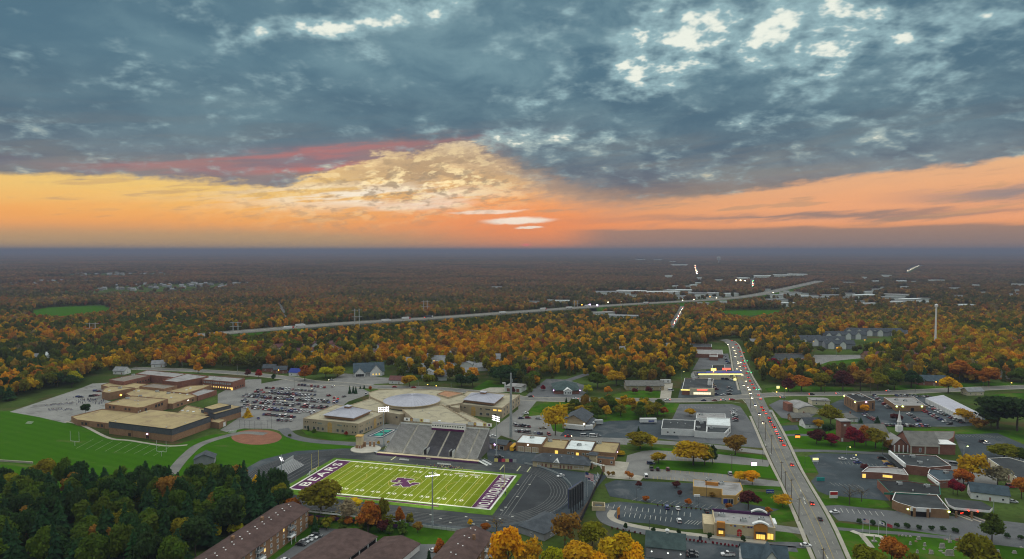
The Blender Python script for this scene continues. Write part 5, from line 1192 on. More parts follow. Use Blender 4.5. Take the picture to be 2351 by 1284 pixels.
def fl(x0,x1,y0,y1,m,name='field_line',z=.19): return part(name,MB().box(x0,x1,y0,y1,z - .01,z),[m],turf)
for s in (-1,1):
 fl(*(sorted((s * 45.75,s * 54.86))),-24.35,24.35,'purple','end_zone',.18)
 fl(-55.9,55.9,*sorted((s * 24.4,s * 25.4)),'paint_white','border'); fl(*sorted((s * 54.88,s * 55.9)),-24.4,24.4,'paint_white','border')
 fl(-38,30,*sorted((s * 26.6,s * 28.0)),'purple' if s < 0 else 'turf','team_area')
 fl(-30,30,s * 28.1 - .1,s * 28.1 + .1,'paint_line','team_line')
for i in range(-10,11): fl(i * 4.572 - .11,i * 4.572 + .11,-24.3,24.3,'paint_line','yard_line')
hm = MB()
for i in range(-49,50):
 for y in (-24.0,-8.1,8.1,24.0): hm.box(i * .9144 - .06,i * .9144 + .06,y - .35,y + .35,.18,.188)
tag(part('hash_marks',hm,['paint_line'],turf),kind='stuff')
for s in (-1,1):   # yellow soccer and lacrosse arcs
 mb = MB()
 for k in range(14):
  t0,t1 = [(-.9 + 1.8 * q / 14) for q in (k,k + 1)]
  p = [(s * 33 - s * 9.15 * math.cos(t),9.15 * math.sin(t)) for t in (t0,t1)]; q = [(s * 33 - s * 8.9 * math.cos(t),8.9 * math.sin(t)) for t in (t0,t1)]
  mb.face([(*q[0],.195),(*p[0],.195),(*p[1],.195),(*q[1],.195)])
 part('yellow_arc',mb,['paint_yellow'],turf); fl(s * 38 - .12,s * 38 + .12,-20,20,'paint_yellow','yellow_line',.192)
ring = MB()
for k in range(32):
 t0,t1 = 2 * math.pi * k / 32,2 * math.pi * (k + 1) / 32
 ring.face([(9.0 * math.cos(t0),9.0 * math.sin(t0),.194),(9.25 * math.cos(t0),9.25 * math.sin(t0),.194),(9.25 * math.cos(t1),9.25 * math.sin(t1),.194),(9.0 * math.cos(t1),9.0 * math.sin(t1),.194)])
part('yellow_arc',ring,['paint_yellow'],turf)
def letters(txt,size,x,y,rz,m,sx=1.0,sy=1.0,bold=0.0,z=.2,sp=1.0,shear=0.0,name='lettering'):
 me = text_mesh(txt,size,bold,sp,shear); me.materials.clear(); me.materials.append(MATS[m])
 o = part(name,me,None,turf,(x,y,z),rz); o.scale = (sx,sy,1); return o
letters('BEARS',9.0,-50.4,0,math.pi / 2,'paint_white',1.35,.85,.10,sp=1.25)
letters('NORTH ROYALTON',8.0,50.3,0,-math.pi / 2,'paint_white',.61,1.05,.11,sp=1.12)
for k,v in enumerate((1,2,3,4,5,4,3,2,1)):
 x = (k - 4) * 9.144
 letters(f'{v} 0',3.6,x,-17.5,0,'paint_white',1.15,.9,.06); letters(f'{v} 0',3.6,x,17.5,math.pi,'paint_white',1.15,.9,.06)
def mono(z,pts,m_,zz,grow=0.0):
 w = []
 for zx,zy in pts: q = Vector(P(850 + zx / 9.913,1080 + zy / 9.914)[:2]) - Vector((FCX,FCY)); w.append((q.dot(FU),q.dot(FV)))
 w = ccw(w); w = inset(w,-grow) if grow else w
 part('monogram_letter' if not grow else 'monogram_outline',MB().face([(*p,zz) for p in w]),[m_],turf)
MR_ = [(470,255),(490,238),(575,228),(620,178),(790,180),(775,208),(810,188),(1000,208),(985,222),(850,242),(740,295),(600,285),(500,275)]
MN_ = [(490,352),(640,302),(735,298),(815,258),(850,255),(905,325),(970,285),(1130,297),(1105,318),(930,360),(905,385),(745,388),(695,330),(660,345),(645,362),(500,360)]
for k_,q_ in enumerate((MR_,MN_)): mono(0,q_,'paint_white',.197 + .004 * k_,.32); mono(0,q_,'purple',.208 + .004 * k_)
mono(0,[(622,262),(650,243),(705,240),(672,266)],'paint_line',.216)
for x in (24,33): fl(x - 3,x + 3,19.5,21.2,'paint_faint','faint_logo',.191)

def goal(a,s,label):
 p = FP(a,0); r = thing('goal_post',label,'goal post',p,FANG,'stadium goal posts'); o = -s * 2.0
 part('stem',MB().tube((s * 2.0,0,0),(s * 2.0,0,2.4),.13).tube((s * 2.0,0,2.4),(0,0,3.05),.13),['gold_post'],r)
 part('crossbar',MB().tube((0,-3.55,3.05),(0,3.55,3.05),.14),['gold_post'],r)
 for y in (-3.55,3.55): part('upright',MB().tube((0,y,3.05),(0,y,12.2),.12),['gold_post'],r)
goal(-54.9,-1,'yellow goal post behind the BEARS end zone'); goal(54.9,1,'yellow goal post behind the right-hand lettered end zone')
def net_goal(a,b,w,label):
 p = FP(a,b); r = thing('soccer_goal',label,'soccer goal',(*p[:2],.2),FANG,'soccer goals')
 s = 1 if a > 0 else -1
 part('frame',MB().tube((0,-w / 2,0),(0,-w / 2,2.4),.12).tube((0,w / 2,0),(0,w / 2,2.4),.12).tube((0,-w / 2,2.4),(0,w / 2,2.4),.12).tube((0,-w / 2,2.4),(s * 2,-w / 2,0),.08).tube((0,w / 2,2.4),(s * 2,w / 2,0),.08).tube((s * 2,-w / 2,.05),(s * 2,w / 2,.05),.08),['trim_white'],r)
 nb = MB()
 for k in range(9): y = -w / 2 + w * k / 8; nb.tube((0,y,2.4),(s * 2,y,0),.025,n=3,cap=False)
 for k in range(4): f = (k + .5) / 4; nb.tube((s * 2 * f,-w / 2,2.4 * (1 - f)),(s * 2 * f,w / 2,2.4 * (1 - f)),.025,n=3,cap=False)
 part('net',nb,['trim_white'],r)
net_goal(-55.5,-1,7.3,'white soccer goal standing on the BEARS end zone'); net_goal(54,-5,7.3,'white soccer goal standing on the right-hand end zone')

gs_ = thing('grandstand','home grandstand with silver and navy benches and a white press box','grandstand',FP(-3,43.3),FANG)
A0,A1,NR_,DEP,Z0,Z1 = -30.5,30.0,34,25.5,1.3,12.6
SEC = [(-30.5,-19.0,'alu_seat'),(-17.8,-8.6 + 3,'alu_seat'),(-4.4,4.2,'navy'),(5.4,14.0,'navy'),(15.2,23.0,'alu_seat'),(24.2,30.0,'alu_seat')]
deck = MB(); dy_,dz_ = DEP / NR_,(Z1 - Z0) / NR_
for i in range(NR_):
 y = i * dy_; z = Z0 + i * dz_
 deck.face([(A0,y,z),(A1,y,z),(A1,y + dy_,z),(A0,y + dy_,z)]); deck.face([(A0,y,z - dz_),(A1,y,z - dz_),(A1,y,z),(A0,y,z)])
deck.face([(A0,0,0),(A0,DEP,0),(A0,DEP,Z1),(A0,0,Z0)]); deck.face([(A1,DEP,0),(A1,0,0),(A1,0,Z0),(A1,DEP,Z1)]); deck.face([(A1,DEP,0),(A0,DEP,0),(A0,DEP,Z1),(A1,DEP,Z1)])
dk = part('terrace',deck,['deck_dark'],gs_)
for i in range(NR_):
 z = Z0 + i * dz_
 for k,(x0,x1,m_) in enumerate(SEC):
  mm = m_ if m_ != 'navy' else ('navy_seat' if i > 9 else 'navy_seat_worn')
  a0,a1 = x0,x1
  if i < 7 and k == 2: a0 = x0 + 1.2
  if i < 7 and k == 3: a1 = x1 - 1.2
  part('bench',MB().box(a0,a1,i * dy_ + .40,i * dy_ + .70,z + .34,z + .42),[mm],gs_)
for x in (-18.4,-5.0,4.8,14.6,23.6):
 mb = MB()
 for i in range(NR_): mb.box(x - .5,x + .5,i * dy_,i * dy_ + dy_,Z0 + i * dz_,Z0 + i * dz_ + .12)
 part('aisle',mb,['concrete_pale'],gs_)
for x in (-3.4,13.0):   # vomitories low in the stand
 part('vomitory',MB().box(x - .9,x + .9,.8,5.0,Z0,Z0 + 3.0,1).box(x - 1.15,x - .92,.7,5.2,Z0,Z0 + 3.6,0).box(x + .92,x + 1.15,.7,5.2,Z0,Z0 + 3.6,0),['steel_pale','void'],gs_)
part('front_walkway',MB().box(A0 - 3.5,A1 + 1.5,-2.6,-.05,1.0,1.25,0),['stucco_beige'],gs_)
part('front_fascia',MB().box(A0 - 3.5,A1 + 1.5,-2.9,-2.63,-.05,1.15),['trim_purple'],gs_,label='dark purple front board of the grandstand')
me = text_mesh('BEARS',1.0,.02); me.materials.clear(); me.materials.append(MATS['paint_white']); o = part('lettering',me,None,gs_,(0,-2.93,.55),0); o.rotation_euler = (math.pi / 2,0,0)
rail = MB()
for x in np.arange(A0 - 3.4,A1 + 1.5,2.0): rail.tube((x,-2.55,1.2),(x,-2.55,2.2),.04,n=4,cap=False)
for z in (1.7,2.2): rail.tube((A0 - 3.4,-2.55,z),(A1 + 1.4,-2.55,z),.04,n=4)
part('front_rail',rail,['steel'],gs_)
for x in (A0,A1):
 rl = MB(); rl.tube((x,0,Z0 + 1.1),(x,DEP,Z1 + 1.1),.07,n=4)
 for i in range(0,NR_,3): rl.tube((x,i * dy_,Z0 + i * dz_),(x,i * dy_,Z0 + i * dz_ + 1.1),.05,n=4,cap=False)
 part('side_rail',rl,['steel_pale'],gs_)
part('back_rail',MB().box(A0,A1,DEP + .05,DEP + .15,Z1,Z1 + .9),['steel_pale'],gs_)
for k,(x0,y0,rz_) in enumerate(((A0 - 3.4,-1.5,2.4),(A1 + 1.6,-1.3,-.5),(A1 + 3.2,.6,-.5))):
 part('ramp',MB().face([(0,-.9,1.25),(0,.9,1.25),(7.5,.9,.05),(7.5,-.9,.05)]).box(0,.1,-.9,.9,0,1.2).tube((0,-.9,2.2),(7.5,-.9,1.0),.05,n=4).tube((0,.9,2.2),(7.5,.9,1.0),.05,n=4),['steel_pale'],gs_,(x0,y0,0),rz_)
pb = part('press_box',MB().box(-7.5,14.5,21.6,25.4,Z1 - 1.4,Z1 + 2.6,0).box(-7.7,14.7,21.3,25.6,Z1 + 2.6,Z1 + 2.8,1),['siding_white','roof_grey'],gs_)
part('purple_band',MB().box(-7.5,14.5,21.30,21.56,Z1 - 1.5,Z1 - .2),['purple'],pb)
for k in range(13): part('window',window_mesh(1.25,1.1,'trim_white','glass'),None,pb,(-6.6 + k * 1.68,21.56,Z1 + 1.4))
def boards(x0,x1,cols):
 w = (x1 - x0) / sum(c[1] for c in cols); x = x0
 fr = MB()
 for q in np.arange(x0,x1 + .1,2.2): fr.tube((q,DEP + .3,Z1 - 1),(q,DEP + .3,Z1 + 2.0),.07,n=4)
 part('board_frame',fr,['steel_dark'],gs_)
 for m_,s,mark in cols:
  b_ = part('sponsor_board',MB().box(x + .05,x + w * s - .05,DEP + .05,DEP + .22,Z1 + 2.0,Z1 + 4.0),[m_],gs_)
  if mark: part('board_mark',MB().tube((x + w * s / 2,DEP + .02,Z1 + 3.0),(x + w * s / 2,DEP + .05,Z1 + 3.0),.7,.7,12),[mark],b_)
  x += w * s
boards(-28.5,-10.5,[('trim_white',2,'steel_dark'),('brick_red',.9,'paint_yellow'),('steel_pale',2.2,None),('gold_post',1.2,'brick_red'),('trim_white',2,None)])
boards(15.5,31.5,[('steel_pale',2,None),('brick_red',.9,'paint_yellow'),('trim_white',2.2,None),('gold_post',1.2,'brick_red'),('trim_white',1.8,'purple')])
vs = thing('small_bleacher','small silver bleacher with a white backboard inside the left track bend','bleacher',FP(-72.5,3.0),FANG + math.pi / 2)
mb = MB()
for i in range(10):
 part('bench',MB().box(-8,8,i * .75 - .05 - 3.6,i * .75 + .25 - 3.6,.5 + i * .33,.58 + i * .33),['alu_seat'],vs)
 mb.face([(-8,i * .75 - 3.6,.2 + i * .33),(8,i * .75 - 3.6,.2 + i * .33),(8,i * .75 - 2.85,.2 + i * .33),(-8,i * .75 - 2.85,.2 + i * .33)])
mb.face([(-8,3.9,0),(-8,-3.6,0),(-8,-3.6,.2),(-8,3.9,3.5)]); mb.face([(8,-3.6,0),(8,3.9,0),(8,3.9,3.5),(8,-3.6,.2)]); mb.face([(8,3.9,0),(-8,3.9,0),(-8,3.9,3.5),(8,3.9,3.5)])
part('terrace',mb,['steel'],vs)
bb = thing('backboard','pale backboard on posts behind the small bleacher','board',FP(-77.5,9),FANG + math.pi / 2 + .1)
part('panel',MB().box(-5.2,5.2,-.1,.1,1.8,4.4),['steel_pale'],bb); part('post',MB().tube((-4.6,0,0),(-4.6,0,1.8),.1).tube((4.6,0,0),(4.6,0,1.8),.1),['steel'],bb)
ns = thing('visitor_bleacher','low visitor bleacher with purple skirt along the near track, behind trees','bleacher',FP(-6,-55),FANG)
mb = MB()
for i in range(9):
 part('bench',MB().box(-28,28,4 - i * .75,4.3 - i * .75,1.1 + i * .33,1.18 + i * .33),['alu_seat'],ns); mb.face([(-28,3.6 - i * .75,.85 + i * .33),(28,3.6 - i * .75,.85 + i * .33),(28,4.4 - i * .75,.85 + i * .33),(-28,4.4 - i * .75,.85 + i * .33)])
part('terrace',mb,['steel_pale'],ns); part('skirt',MB().box(-28.2,28.2,-2.6,-2.4,.9,2.4),['trim_purple'],ns); part('skirt',MB().box(28.05,28.2,-2.4,4.4,0,2.0),['trim_purple'],ns)
rl = MB()
for x in np.arange(-28,28.1,2.8): rl.tube((x,-2.3,3.2),(x,-2.3,4.9),.06,n=4)
for z in (4.0,4.9): rl.tube((-28,-2.3,z),(28,-2.3,z),.06,n=4)
part('back_rail',rl,['steel_pale'],ns)
nf = thing('track_fence','low pale panel fence along the near side of the track','fence',FP(40,-52.5),FANG - .02)
for k in range(20): part('panel',MB().box(-15 + k * 2.3,-12.8 + k * 2.3,-.05,.05,.15,1.3),['steel_pale'],nf)
for k in range(21): part('post',MB().tube((-15.05 + k * 2.3,0,0),(-15.05 + k * 2.3,0,1.9),.07,n=5),['steel_dark'],nf)
cf = thing('curved_fence','low silver rail following the outside of the right track bend','fence',FP(0,0),FANG)
ov = oval(48.6)
for k in range(2,22):
 p,q = ov[k],ov[k + 1]; part('panel',MB().face([(*p,.15),(*q,.15),(*q,1.1),(*p,1.1)]).tube((*p,0),(*p,1.2),.06,n=5).tube((*p,1.12),(*q,1.12),.05,n=4),['steel'],cf)
FLOOD = []
def flood(a,b,label,h=24.0,rows=3,n=7):
 p = FP(a,b); to = Vector(FP(0,0)) - Vector(p); rz = math.atan2(to.y,to.x) - math.pi / 2
 r = thing('floodlight_mast',label,'light mast',p,rz,'stadium floodlight masts')
 part('pole',MB().tube((0,0,0),(0,0,h),.42,.2,10),['steel'],r); part('base',MB().tube((0,0,0),(0,0,1.6),.7,.6,10),['steel'],r)
 for k in range(rows): part('crossarm',MB().box(-3.3,3.3,-.1,.1,h - 2.6 + k * 1.2,h - 2.45 + k * 1.2),['steel'],r)
 for k in range(rows):
  for i in range(n):
   l = part('lamp',MB().tube((0,-.25,0),(0,.3,-.2),.2,.34,8,0).tube((0,.3,-.2),(0,.34,-.215),.30,.30,8,1),['steel_pale','glow_flood'],r,(-3.1 + 6.2 * i / (n - 1),.15,h - 2.1 + k * 1.2))
 for k in range(rows if rows == 1 else 0): [part('rear_glare',MB().box(x - .22,x + .22,-.36,-.30,h - 2.22 + k * 1.2,h - 1.92 + k * 1.2),['glow_flood'],r) for x in [-3.1 + 6.2 * i / (n - 1) for i in range(n)]]  # glowing plates added behind the near lamps to stand in for their glare
 ld = bpy.data.lights.new('floodlight','SPOT'); ld.energy = 27000; ld.color = (1.0,0.97,0.72); ld.spot_size = RD(84); ld.spot_blend = .8; ld.shadow_soft_size = 2.0
 lo = link('floodlight',ld,r,(0,1.0,h)); tgt = Vector(FP(a * .45,b * .05,0)); dirv = (tgt - Vector((p[0],p[1],h))); q = dirv.to_track_quat('-Z','Y'); lo.rotation_euler = (Matrix.Rotation(-rz,4,'Z') @ q.to_matrix().to_4x4()).to_euler()
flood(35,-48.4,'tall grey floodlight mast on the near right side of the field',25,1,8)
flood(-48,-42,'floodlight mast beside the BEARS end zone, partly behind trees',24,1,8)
flood(-41,58.6,'floodlight mast left of the home grandstand',25); flood(35.6,54.8,'floodlight mast right of the home grandstand',25)
house(1250,1216,20,14,.9,3.4,3.4,'siding_grey','shingle_slate','grey hip-roofed pavilion below the right track bend',hipr=True,wins=2,cat='pavilion',name='pavilion',chimney=False)
mm = P(1173,1006); r = thing('phone_mast','very tall plain grey phone mast behind the grandstand','mast',mm)
part('shaft',MB().tube((0,0,0),(0,0,36),1.05,.72,14).tube((0,0,36),(0,0,44),.7,.45,12),['steel'],r); part('base',MB().tube((0,0,0),(0,0,.6),1.6,1.6,12),['concrete'],r)
part('antenna',MB().tube((1.0,0,38),(1.0,0,40),.25,.25,8).box(.3,1.0,-.08,.08,38.8,39.1),['steel'],r)
sb = thing('scoreboard','big dark scoreboard seen from behind at the right track bend','scoreboard',P(1321,1172),dirpx((1313,1176),(1329,1164)))
part('panel',MB().box(-7,7,-.6,.3,3.2,12.4,0).box(-7,7,.3,.45,3.2,12.4,1),['steel_dark','sign_blue'],sb)
for i in range(6): part('post',MB().box(-6.6 + i * 2.6,-6.1 + i * 2.6,-1.1,-.62,0,12.2),['steel_dark'],sb)
def flag_cloth(w,h,kind):
 mb = MB(); nx,ny = 10,13 if kind == 'us' else 4
 def pt(i,j): u = i / nx; return (u * w,.28 * math.sin(u * 7.0) * u * w * .35,-h * j / ny - u * u * h * .45)
 for i in range(nx):
  for j in range(ny):
   if kind == 'us': m_ = 2 if (u_ := i / nx) < .4 and j < 7 else (0 if j % 2 == 0 else 1)
   elif kind == 'ohio': m_ = 2 if i < 4 and 0 < j < 3 else (0 if j % 2 == 0 else 1)
   elif kind == 'white': m_ = 2 if (4 <= i <= 6 and j in (1,2)) else 1
   else: m_ = 0
   mb.face([pt(i,j + 1),pt(i + 1,j + 1),pt(i + 1,j),pt(i,j)],m_)
 return mb
def flagpole(px,py,h,label,kind=None,fw=3.0,fh=1.9,rz=0.0,group=None):
 r = thing('flagpole',label,'flagpole',P(px,py),rz,group)
 part('pole',MB().tube((0,0,0),(0,0,h),.12,.06,8).tube((0,0,h),(0,0,h + .18),.12,.05,8),['steel_pale'],r)
 if kind: part('flag',flag_cloth(fw,fh,kind),['flag_red','flag_white','flag_blue'],r,(.1,0,h - .2))
flagpole(1343,1148,14.5,'tallest stadium flagpole flying the stars and stripes','us',4.2,2.6,-.3); flagpole(1349,1141,10.5,'shorter stadium flagpole with a striped state flag','ohio',3.0,1.8,-.3)
for k,(px,py) in enumerate(((1362,1126),(1367,1117),(1371,1110))): flagpole(px,py,6.0,f'small white banner pole in the flower bed, {ORD[k]} from the tall flagpoles','white',1.0,2.2,-.5,'banner poles')
bf = thing('boundary_fence','black chain-link fence running down from the stadium gate','fence',(0,0,0))
fpts = smooth([(1384,1090),(1372,1116),(1356,1150),(1338,1190),(1325,1215)],4)
for k in range(len(fpts) - 1):
 p,q = P(*fpts[k]),P(*fpts[k + 1]); part('panel',MB().face([(p[0],p[1],.05),(q[0],q[1],.05),(q[0],q[1],2.4),(p[0],p[1],2.4)]).tube((p[0],p[1],0),(p[0],p[1],2.6),.07,n=5),['trim_dark'],bf)
bed = sheet('flower_bed',[(1326,1186),(1352,1148),(1372,1102),(1380,1098),(1370,1120),(1348,1168),(1334,1196)],'mulch',.12)
wt_ = thing('plaza_tower','small square beige tower on a round terrace left of the grandstand','tower',P(826,1029),-.1)
part('wall',MB().box(-1.9,1.9,-1.9,1.9,0,7.8,0).box(-2.1,2.1,-2.1,2.1,0,2.4,1),['stucco_beige','brick_tan'],wt_); part('roof',MB().prism([(-2.3,-2.3),(2.3,-2.3),(2.3,2.3),(-2.3,2.3)],7.85,8.2,bottom=True),['stucco_yellow'],wt_); part('door',window_mesh(1.3,2.1,'trim_white','brick_red'),None,wt_,(.6,-2.13,1.1))
tp = P(840,1032); tr_ = part('round_terrace',MB().prism([(tp[0] + 9.5 * math.cos(t),tp[1] + 8.5 * math.sin(t)) for t in [2 * math.pi * i / 28 for i in range(28)]],-.2,.5),['concrete_pale'],None); tr_['kind'] = 'structure'
for k,(px,py) in enumerate(((834,1026),(838,1027),(850,1026),(859,1027))):
 solo('stone_pillar',MB().box(-.6,.6,-.6,.6,.5,3.2).box(-.8,.8,-.8,.8,3.2,3.5),['brick_tan'],f'short stone pillar on the round terrace, {ORD[k]} from the beige tower','pillar',P(px,py),0,'terrace pillars')
ct = sheet('painted_court',[(842,1002),(882,983),(914,986),(878,1006)],'court_dark',.12)
for q,m_,z_ in (([(847,1001.6),(882,985),(908,987.4),(877,1004)],'paint_white',.13),([(850,1001.2),(882.5,986.2),(904,988.2),(877,1003)],'court_dark',.14),([(857,1000),(870,993.8),(886,995.3),(874,1001.4)],'court_green',.15),([(874,992),(884,987.3),(899,988.8),(889,993.6)],'court_green',.15)):
 sheet('court_paint',q,m_,z_,parent=ct)
sheet('infield_dirt',[(589 + 58 * math.cos(t),1004 + 17.5 * math.sin(t)) for t in [2 * math.pi * i / 32 for i in range(32)]],'dirt',.07)
for k,(px,py,lab) in enumerate(((172,1024,'white goal post on the far left practice field'),(371,1048,'white goal post nearest the pine grove'))):
 r = thing('goal_post',lab,'goal post',P(px,py),-.28,'practice goal posts')
 part('stem',MB().tube((0,0,0),(0,0,3.0),.14),['steel_pale'],r); part('crossbar',MB().tube((-3.6,0,3.0),(3.6,0,3.0),.12),['steel_pale'],r)
 for x in (-3.6,3.6): part('upright',MB().tube((x,0,3.0),(x,0,9.5),.11),['steel_pale'],r)
house(471,1063,11,8,dirpx((447,1065),(495,1066)) + .35,3.6,2.6,'siding_grey','shingle_slate','small grey equipment shed beside the pine grove','y',0,'shed',name='equipment_shed',chimney=False)
pl = bpy.data.objects['lawn']
for k in range(9):
 p,q = P(215 + k * 22,1008 + k * 2.2),P(175 + k * 22,1030 + k * 2.2); t = (Vector(q) - Vector(p)).normalized(); nn = Vector((-t.y,t.x,0)) * .08
 part('field_line',MB().face([(p[0] + nn.x,p[1] + nn.y,.06),(p[0] - nn.x,p[1] - nn.y,.06),(q[0] - nn.x,q[1] - nn.y,.06),(q[0] + nn.x,q[1] + nn.y,.06)]),['paint_faint'],pl)
bsn = thing('backstop','chain-link backstop behind the red infield','fence',P(585,986))
for k in range(6):
 x0,x1 = -12 + k * 4,-8 + k * 4
 part('panel',MB().tube((x0,abs(x0) * .3,0),(x0,abs(x0) * .3,6),.07,n=5).tube((x0,abs(x0) * .3,6),(x1,abs(x1) * .3,6),.05,n=4).tube((x0,abs(x0) * .3,3),(x1,abs(x1) * .3,3),.04,n=4),['steel_dark'],bsn)
for k,(px,py) in enumerate(((65,974),(532,995))):
 r = thing('dugout_bench',('small pale bleacher alone on the far left lawn','small pale bleacher left of the red infield')[k],'bleacher',P(px,py),-.2)
 for i in range(4): part('bench',MB().box(-2.6,2.6,i * .6,i * .6 + .3,.4 + i * .3,.48 + i * .3),['alu_seat'],r)
bnr = thing('sideline_banner','yellow and purple banner fence beside the stadium shed','banner',P(1160,1062),-.1)
for k,m_ in enumerate(('gold_post','purple','flag_red','gold_post','purple','steel')): part('panel',MB().box(-6.5 + k * 2.2,-4.4 + k * 2.2,-.06,.06,.3,2.2),[m_],bnr)
for k,(a,b,w) in enumerate(((-16,34.2,6),(10,32.6,8.5))):
 r = thing('team_bench',('shorter silver team bench before the grandstand','longer silver team bench before the grandstand')[k],'bench',FP(a,b),FANG)
 part('seat',MB().box(-w / 2,w / 2,-.35,.35,.45,.55),['steel_pale'],r); part('backrest',MB().box(-w / 2,w / 2,.35,.42,.6,1.1),['steel_pale'],r)

# ================================================================== vehicles
def car_parts(kind):
 L,Wd,Hh = {'sedan': (4.6,1.8,1.45),'suv': (4.7,1.9,1.75),'pickup': (5.6,1.95,1.85),'van': (5.3,2.0,2.2)}[kind]
 bel = {'sedan': .92,'suv': 1.02,'pickup': 1.08,'van': 1.1}[kind]
 def section(mb,xs,m):
  k0 = len(mb.v)
  for x,z0,z1,hw in xs: mb.v += [(x,-hw,z0),(x,hw,z0),(x,hw * .94,z1),(x,-hw * .94,z1)]
  for i in range(len(xs) - 1):
   a = k0 + i * 4; b = a + 4
   for f in ((0,1),(1,2),(2,3),(3,0)): mb.f.append((a + f[1],a + f[0],b + f[0],b + f[1])); mb.m.append(m)
  mb.f.append((k0,k0 + 1,k0 + 2,k0 + 3)); mb.m.append(m); e = k0 + (len(xs) - 1) * 4; mb.f.append((e + 3,e + 2,e + 1,e)); mb.m.append(m)
 h = L / 2; w = Wd / 2
 body = MB(); section(body,[(-h,.45,bel * .78,w * .86),(-h + .25,.28,bel * .98,w * .97),(-h * .4,.25,bel,w),(h * .35,.25,bel,w),(h - .5,.27,bel * .86,w * .97),(h,.42,bel * .66,w * .84)],0)
 cab = MB(); roof = MB()
 if kind == 'sedan': c = (-h * .72,-h * .42,h * .10,h * .48)
 elif kind == 'suv': c = (-h * .96,-h * .82,h * .12,h * .46)
 elif kind == 'van': c = (-h * .98,-h * .9,h * .38,h * .74)
 else: c = (-h * .16,-h * .08,h * .22,h * .5)
 section(cab,[(c[0],bel - .02,bel + .02,w * .90),(c[1],bel - .02,Hh - .06,w * .86),(c[2],bel - .02,Hh - .06,w * .86),(c[3],bel - .02,bel + .02,w * .90)],0)
 roof.box(c[1] - .04,c[2] + .04,-w * .80,w * .80,Hh - .07,Hh,0)
 for x in (c[1] - .02,(c[1] + c[2]) / 2): 
  for s in (-1,1): roof.box(x - .06,x + .06,s * w * .84 - .05,s * w * .84 + .05,bel,Hh - .06,0)
 if kind == 'pickup':
  cab.box(-h + .15,-h * .2,-w * .8,w * .8,bel - .04,bel + .015,1)
 whl = MB().tube((0,-.11,0),(0,.11,0),.33,.33,12,0).tube((0,-.12,0),(0,.12,0),.18,.18,8,1)
 return dict(body=body,cabin_glass=cab,roof_panel=roof,wheel=whl,L=L,W=Wd,bel=bel)
CK = {k: car_parts(k) for k in ('sedan','suv','pickup','van')}
CME = {}
for k,c in CK.items():
 CME[k] = dict(body=c['body'].mesh('car_body',['paint']),glass=c['cabin_glass'].mesh('cabin_glass',['glass_car','trim_dark']),roof=c['roof_panel'].mesh('roof_panel',['paint']),wheel=c['wheel'].mesh('wheel',['tyre','steel_pale']))
 h,w,b = c['L'] / 2,c['W'] / 2,c['bel']
 for nm,x,m_ in (('hl_on',h,'glow_head'),('hl_off',h,'steel_pale'),('tl_on',-h,'glow_tail'),('tl_off',-h,'sign_red')):
  s = 1 if x > 0 else -1; big = .28 if nm.endswith('on') else .2
  CME[k][nm] = MB().box(min(x - s * .16,x + s * .02),max(x - s * .16,x + s * .02),-big,big,-.14 if big > .25 else -.1,.14 if big > .25 else .1).mesh('car_light',[m_])
 one = MB()
 for q,off in ((c['body'],0),(c['cabin_glass'],1),(c['roof_panel'],0)):
  k0 = len(one.v); one.v += q.v; one.f += [tuple(i + k0 for i in f) for f in q.f]; one.m += [off if off == 0 else 1 for _ in q.m]
 for x in (-h * .62,h * .62):
  for y in (-w + .1,w - .1): one.tube((x,y - .1,.33),(x,y + .1,.33),.33,.33,8,2)
 for s in (-1,1): one.box(h - .05,h + .02,s * w * .62 - .18,s * w * .62 + .18,b * .55,b * .72,3); one.box(-h - .02,-h + .1,s * w * .65 - .18,s * w * .65 + .18,b * .62,b * .85,4)
 CME[k]['one'] = one.mesh('car',['paint','glass_car','tyre','steel_pale','sign_red'])
CCOL = {'silver': (.42,.43,.44),'white': (.66,.66,.65),'black': (.015,.015,.017),'dark grey': (.07,.075,.08),'grey': (.2,.205,.21),'red': (.33,.02,.025),'dark red': (.14,.015,.02),'blue': (.03,.06,.20),'dark blue': (.018,.03,.085),'tan': (.3,.25,.18),'green': (.03,.07,.05),'orange': (.6,.22,.02)}
CPICK = ['silver'] * 4 + ['white'] * 4 + ['black'] * 4 + ['dark grey'] * 3 + ['grey'] * 3 + ['red'] * 2 + ['dark red'] * 2 + ['blue'] * 2 + ['dark blue'] * 3 + ['tan','green']
def car(px,py,rz,kind,col,label,lights=None,parts_=True,group=None,z=.14,world=None):
 p = world or P(px,py); p = (p[0],p[1],z); cm = CME[kind]; c = (*CCOL[col],1)
 cat = {'sedan': 'car','suv': 'car','pickup': 'pickup','van': 'van'}[kind]; nm = {'sedan': 'parked_car' if not lights else 'car','suv': 'parked_car' if not lights else 'car','pickup': 'pickup_truck','van': 'van'}[kind]
 if not parts_ and not lights:
  o = tag(link(nm,cm['one'],None,p,rz),label,cat,group); o.color = c; return o
 r = thing(nm,label,cat,p,rz,group); K = CK[kind]; h,w = K['L'] / 2,K['W'] / 2
 if parts_:
  for n_,me in (('body',cm['body']),('cabin_glass',cm['glass']),('roof_panel',cm['roof'])): o = link(n_,me,r); o.color = c
  for x in (-h * .62,h * .62):
   for y in (-w + .1,w - .1): link('wheel',cm['wheel'],r,(x,y,.33))
 else:
  o = link('body',cm['one'],r); o.color = c
 for s in (-1,1):
  if parts_ or lights in ('head','both'): link('headlight',cm['hl_on' if lights in ('head','both') else 'hl_off'],r,(0,s * w * .6,K['bel'] * .64))
  if parts_ or lights in ('tail','both'): link('tail_light',cm['tl_on' if lights in ('tail','both') else 'tl_off'],r,(0,s * w * .62,K['bel'] * .74))
 return r
def kpick(): return random.choices(['sedan','suv','pickup','van'],[5,5,1,.5])[0]
KW = {'sedan': 'sedan','suv': 'hatchback','pickup': 'pickup','van': 'van'}
used = {}
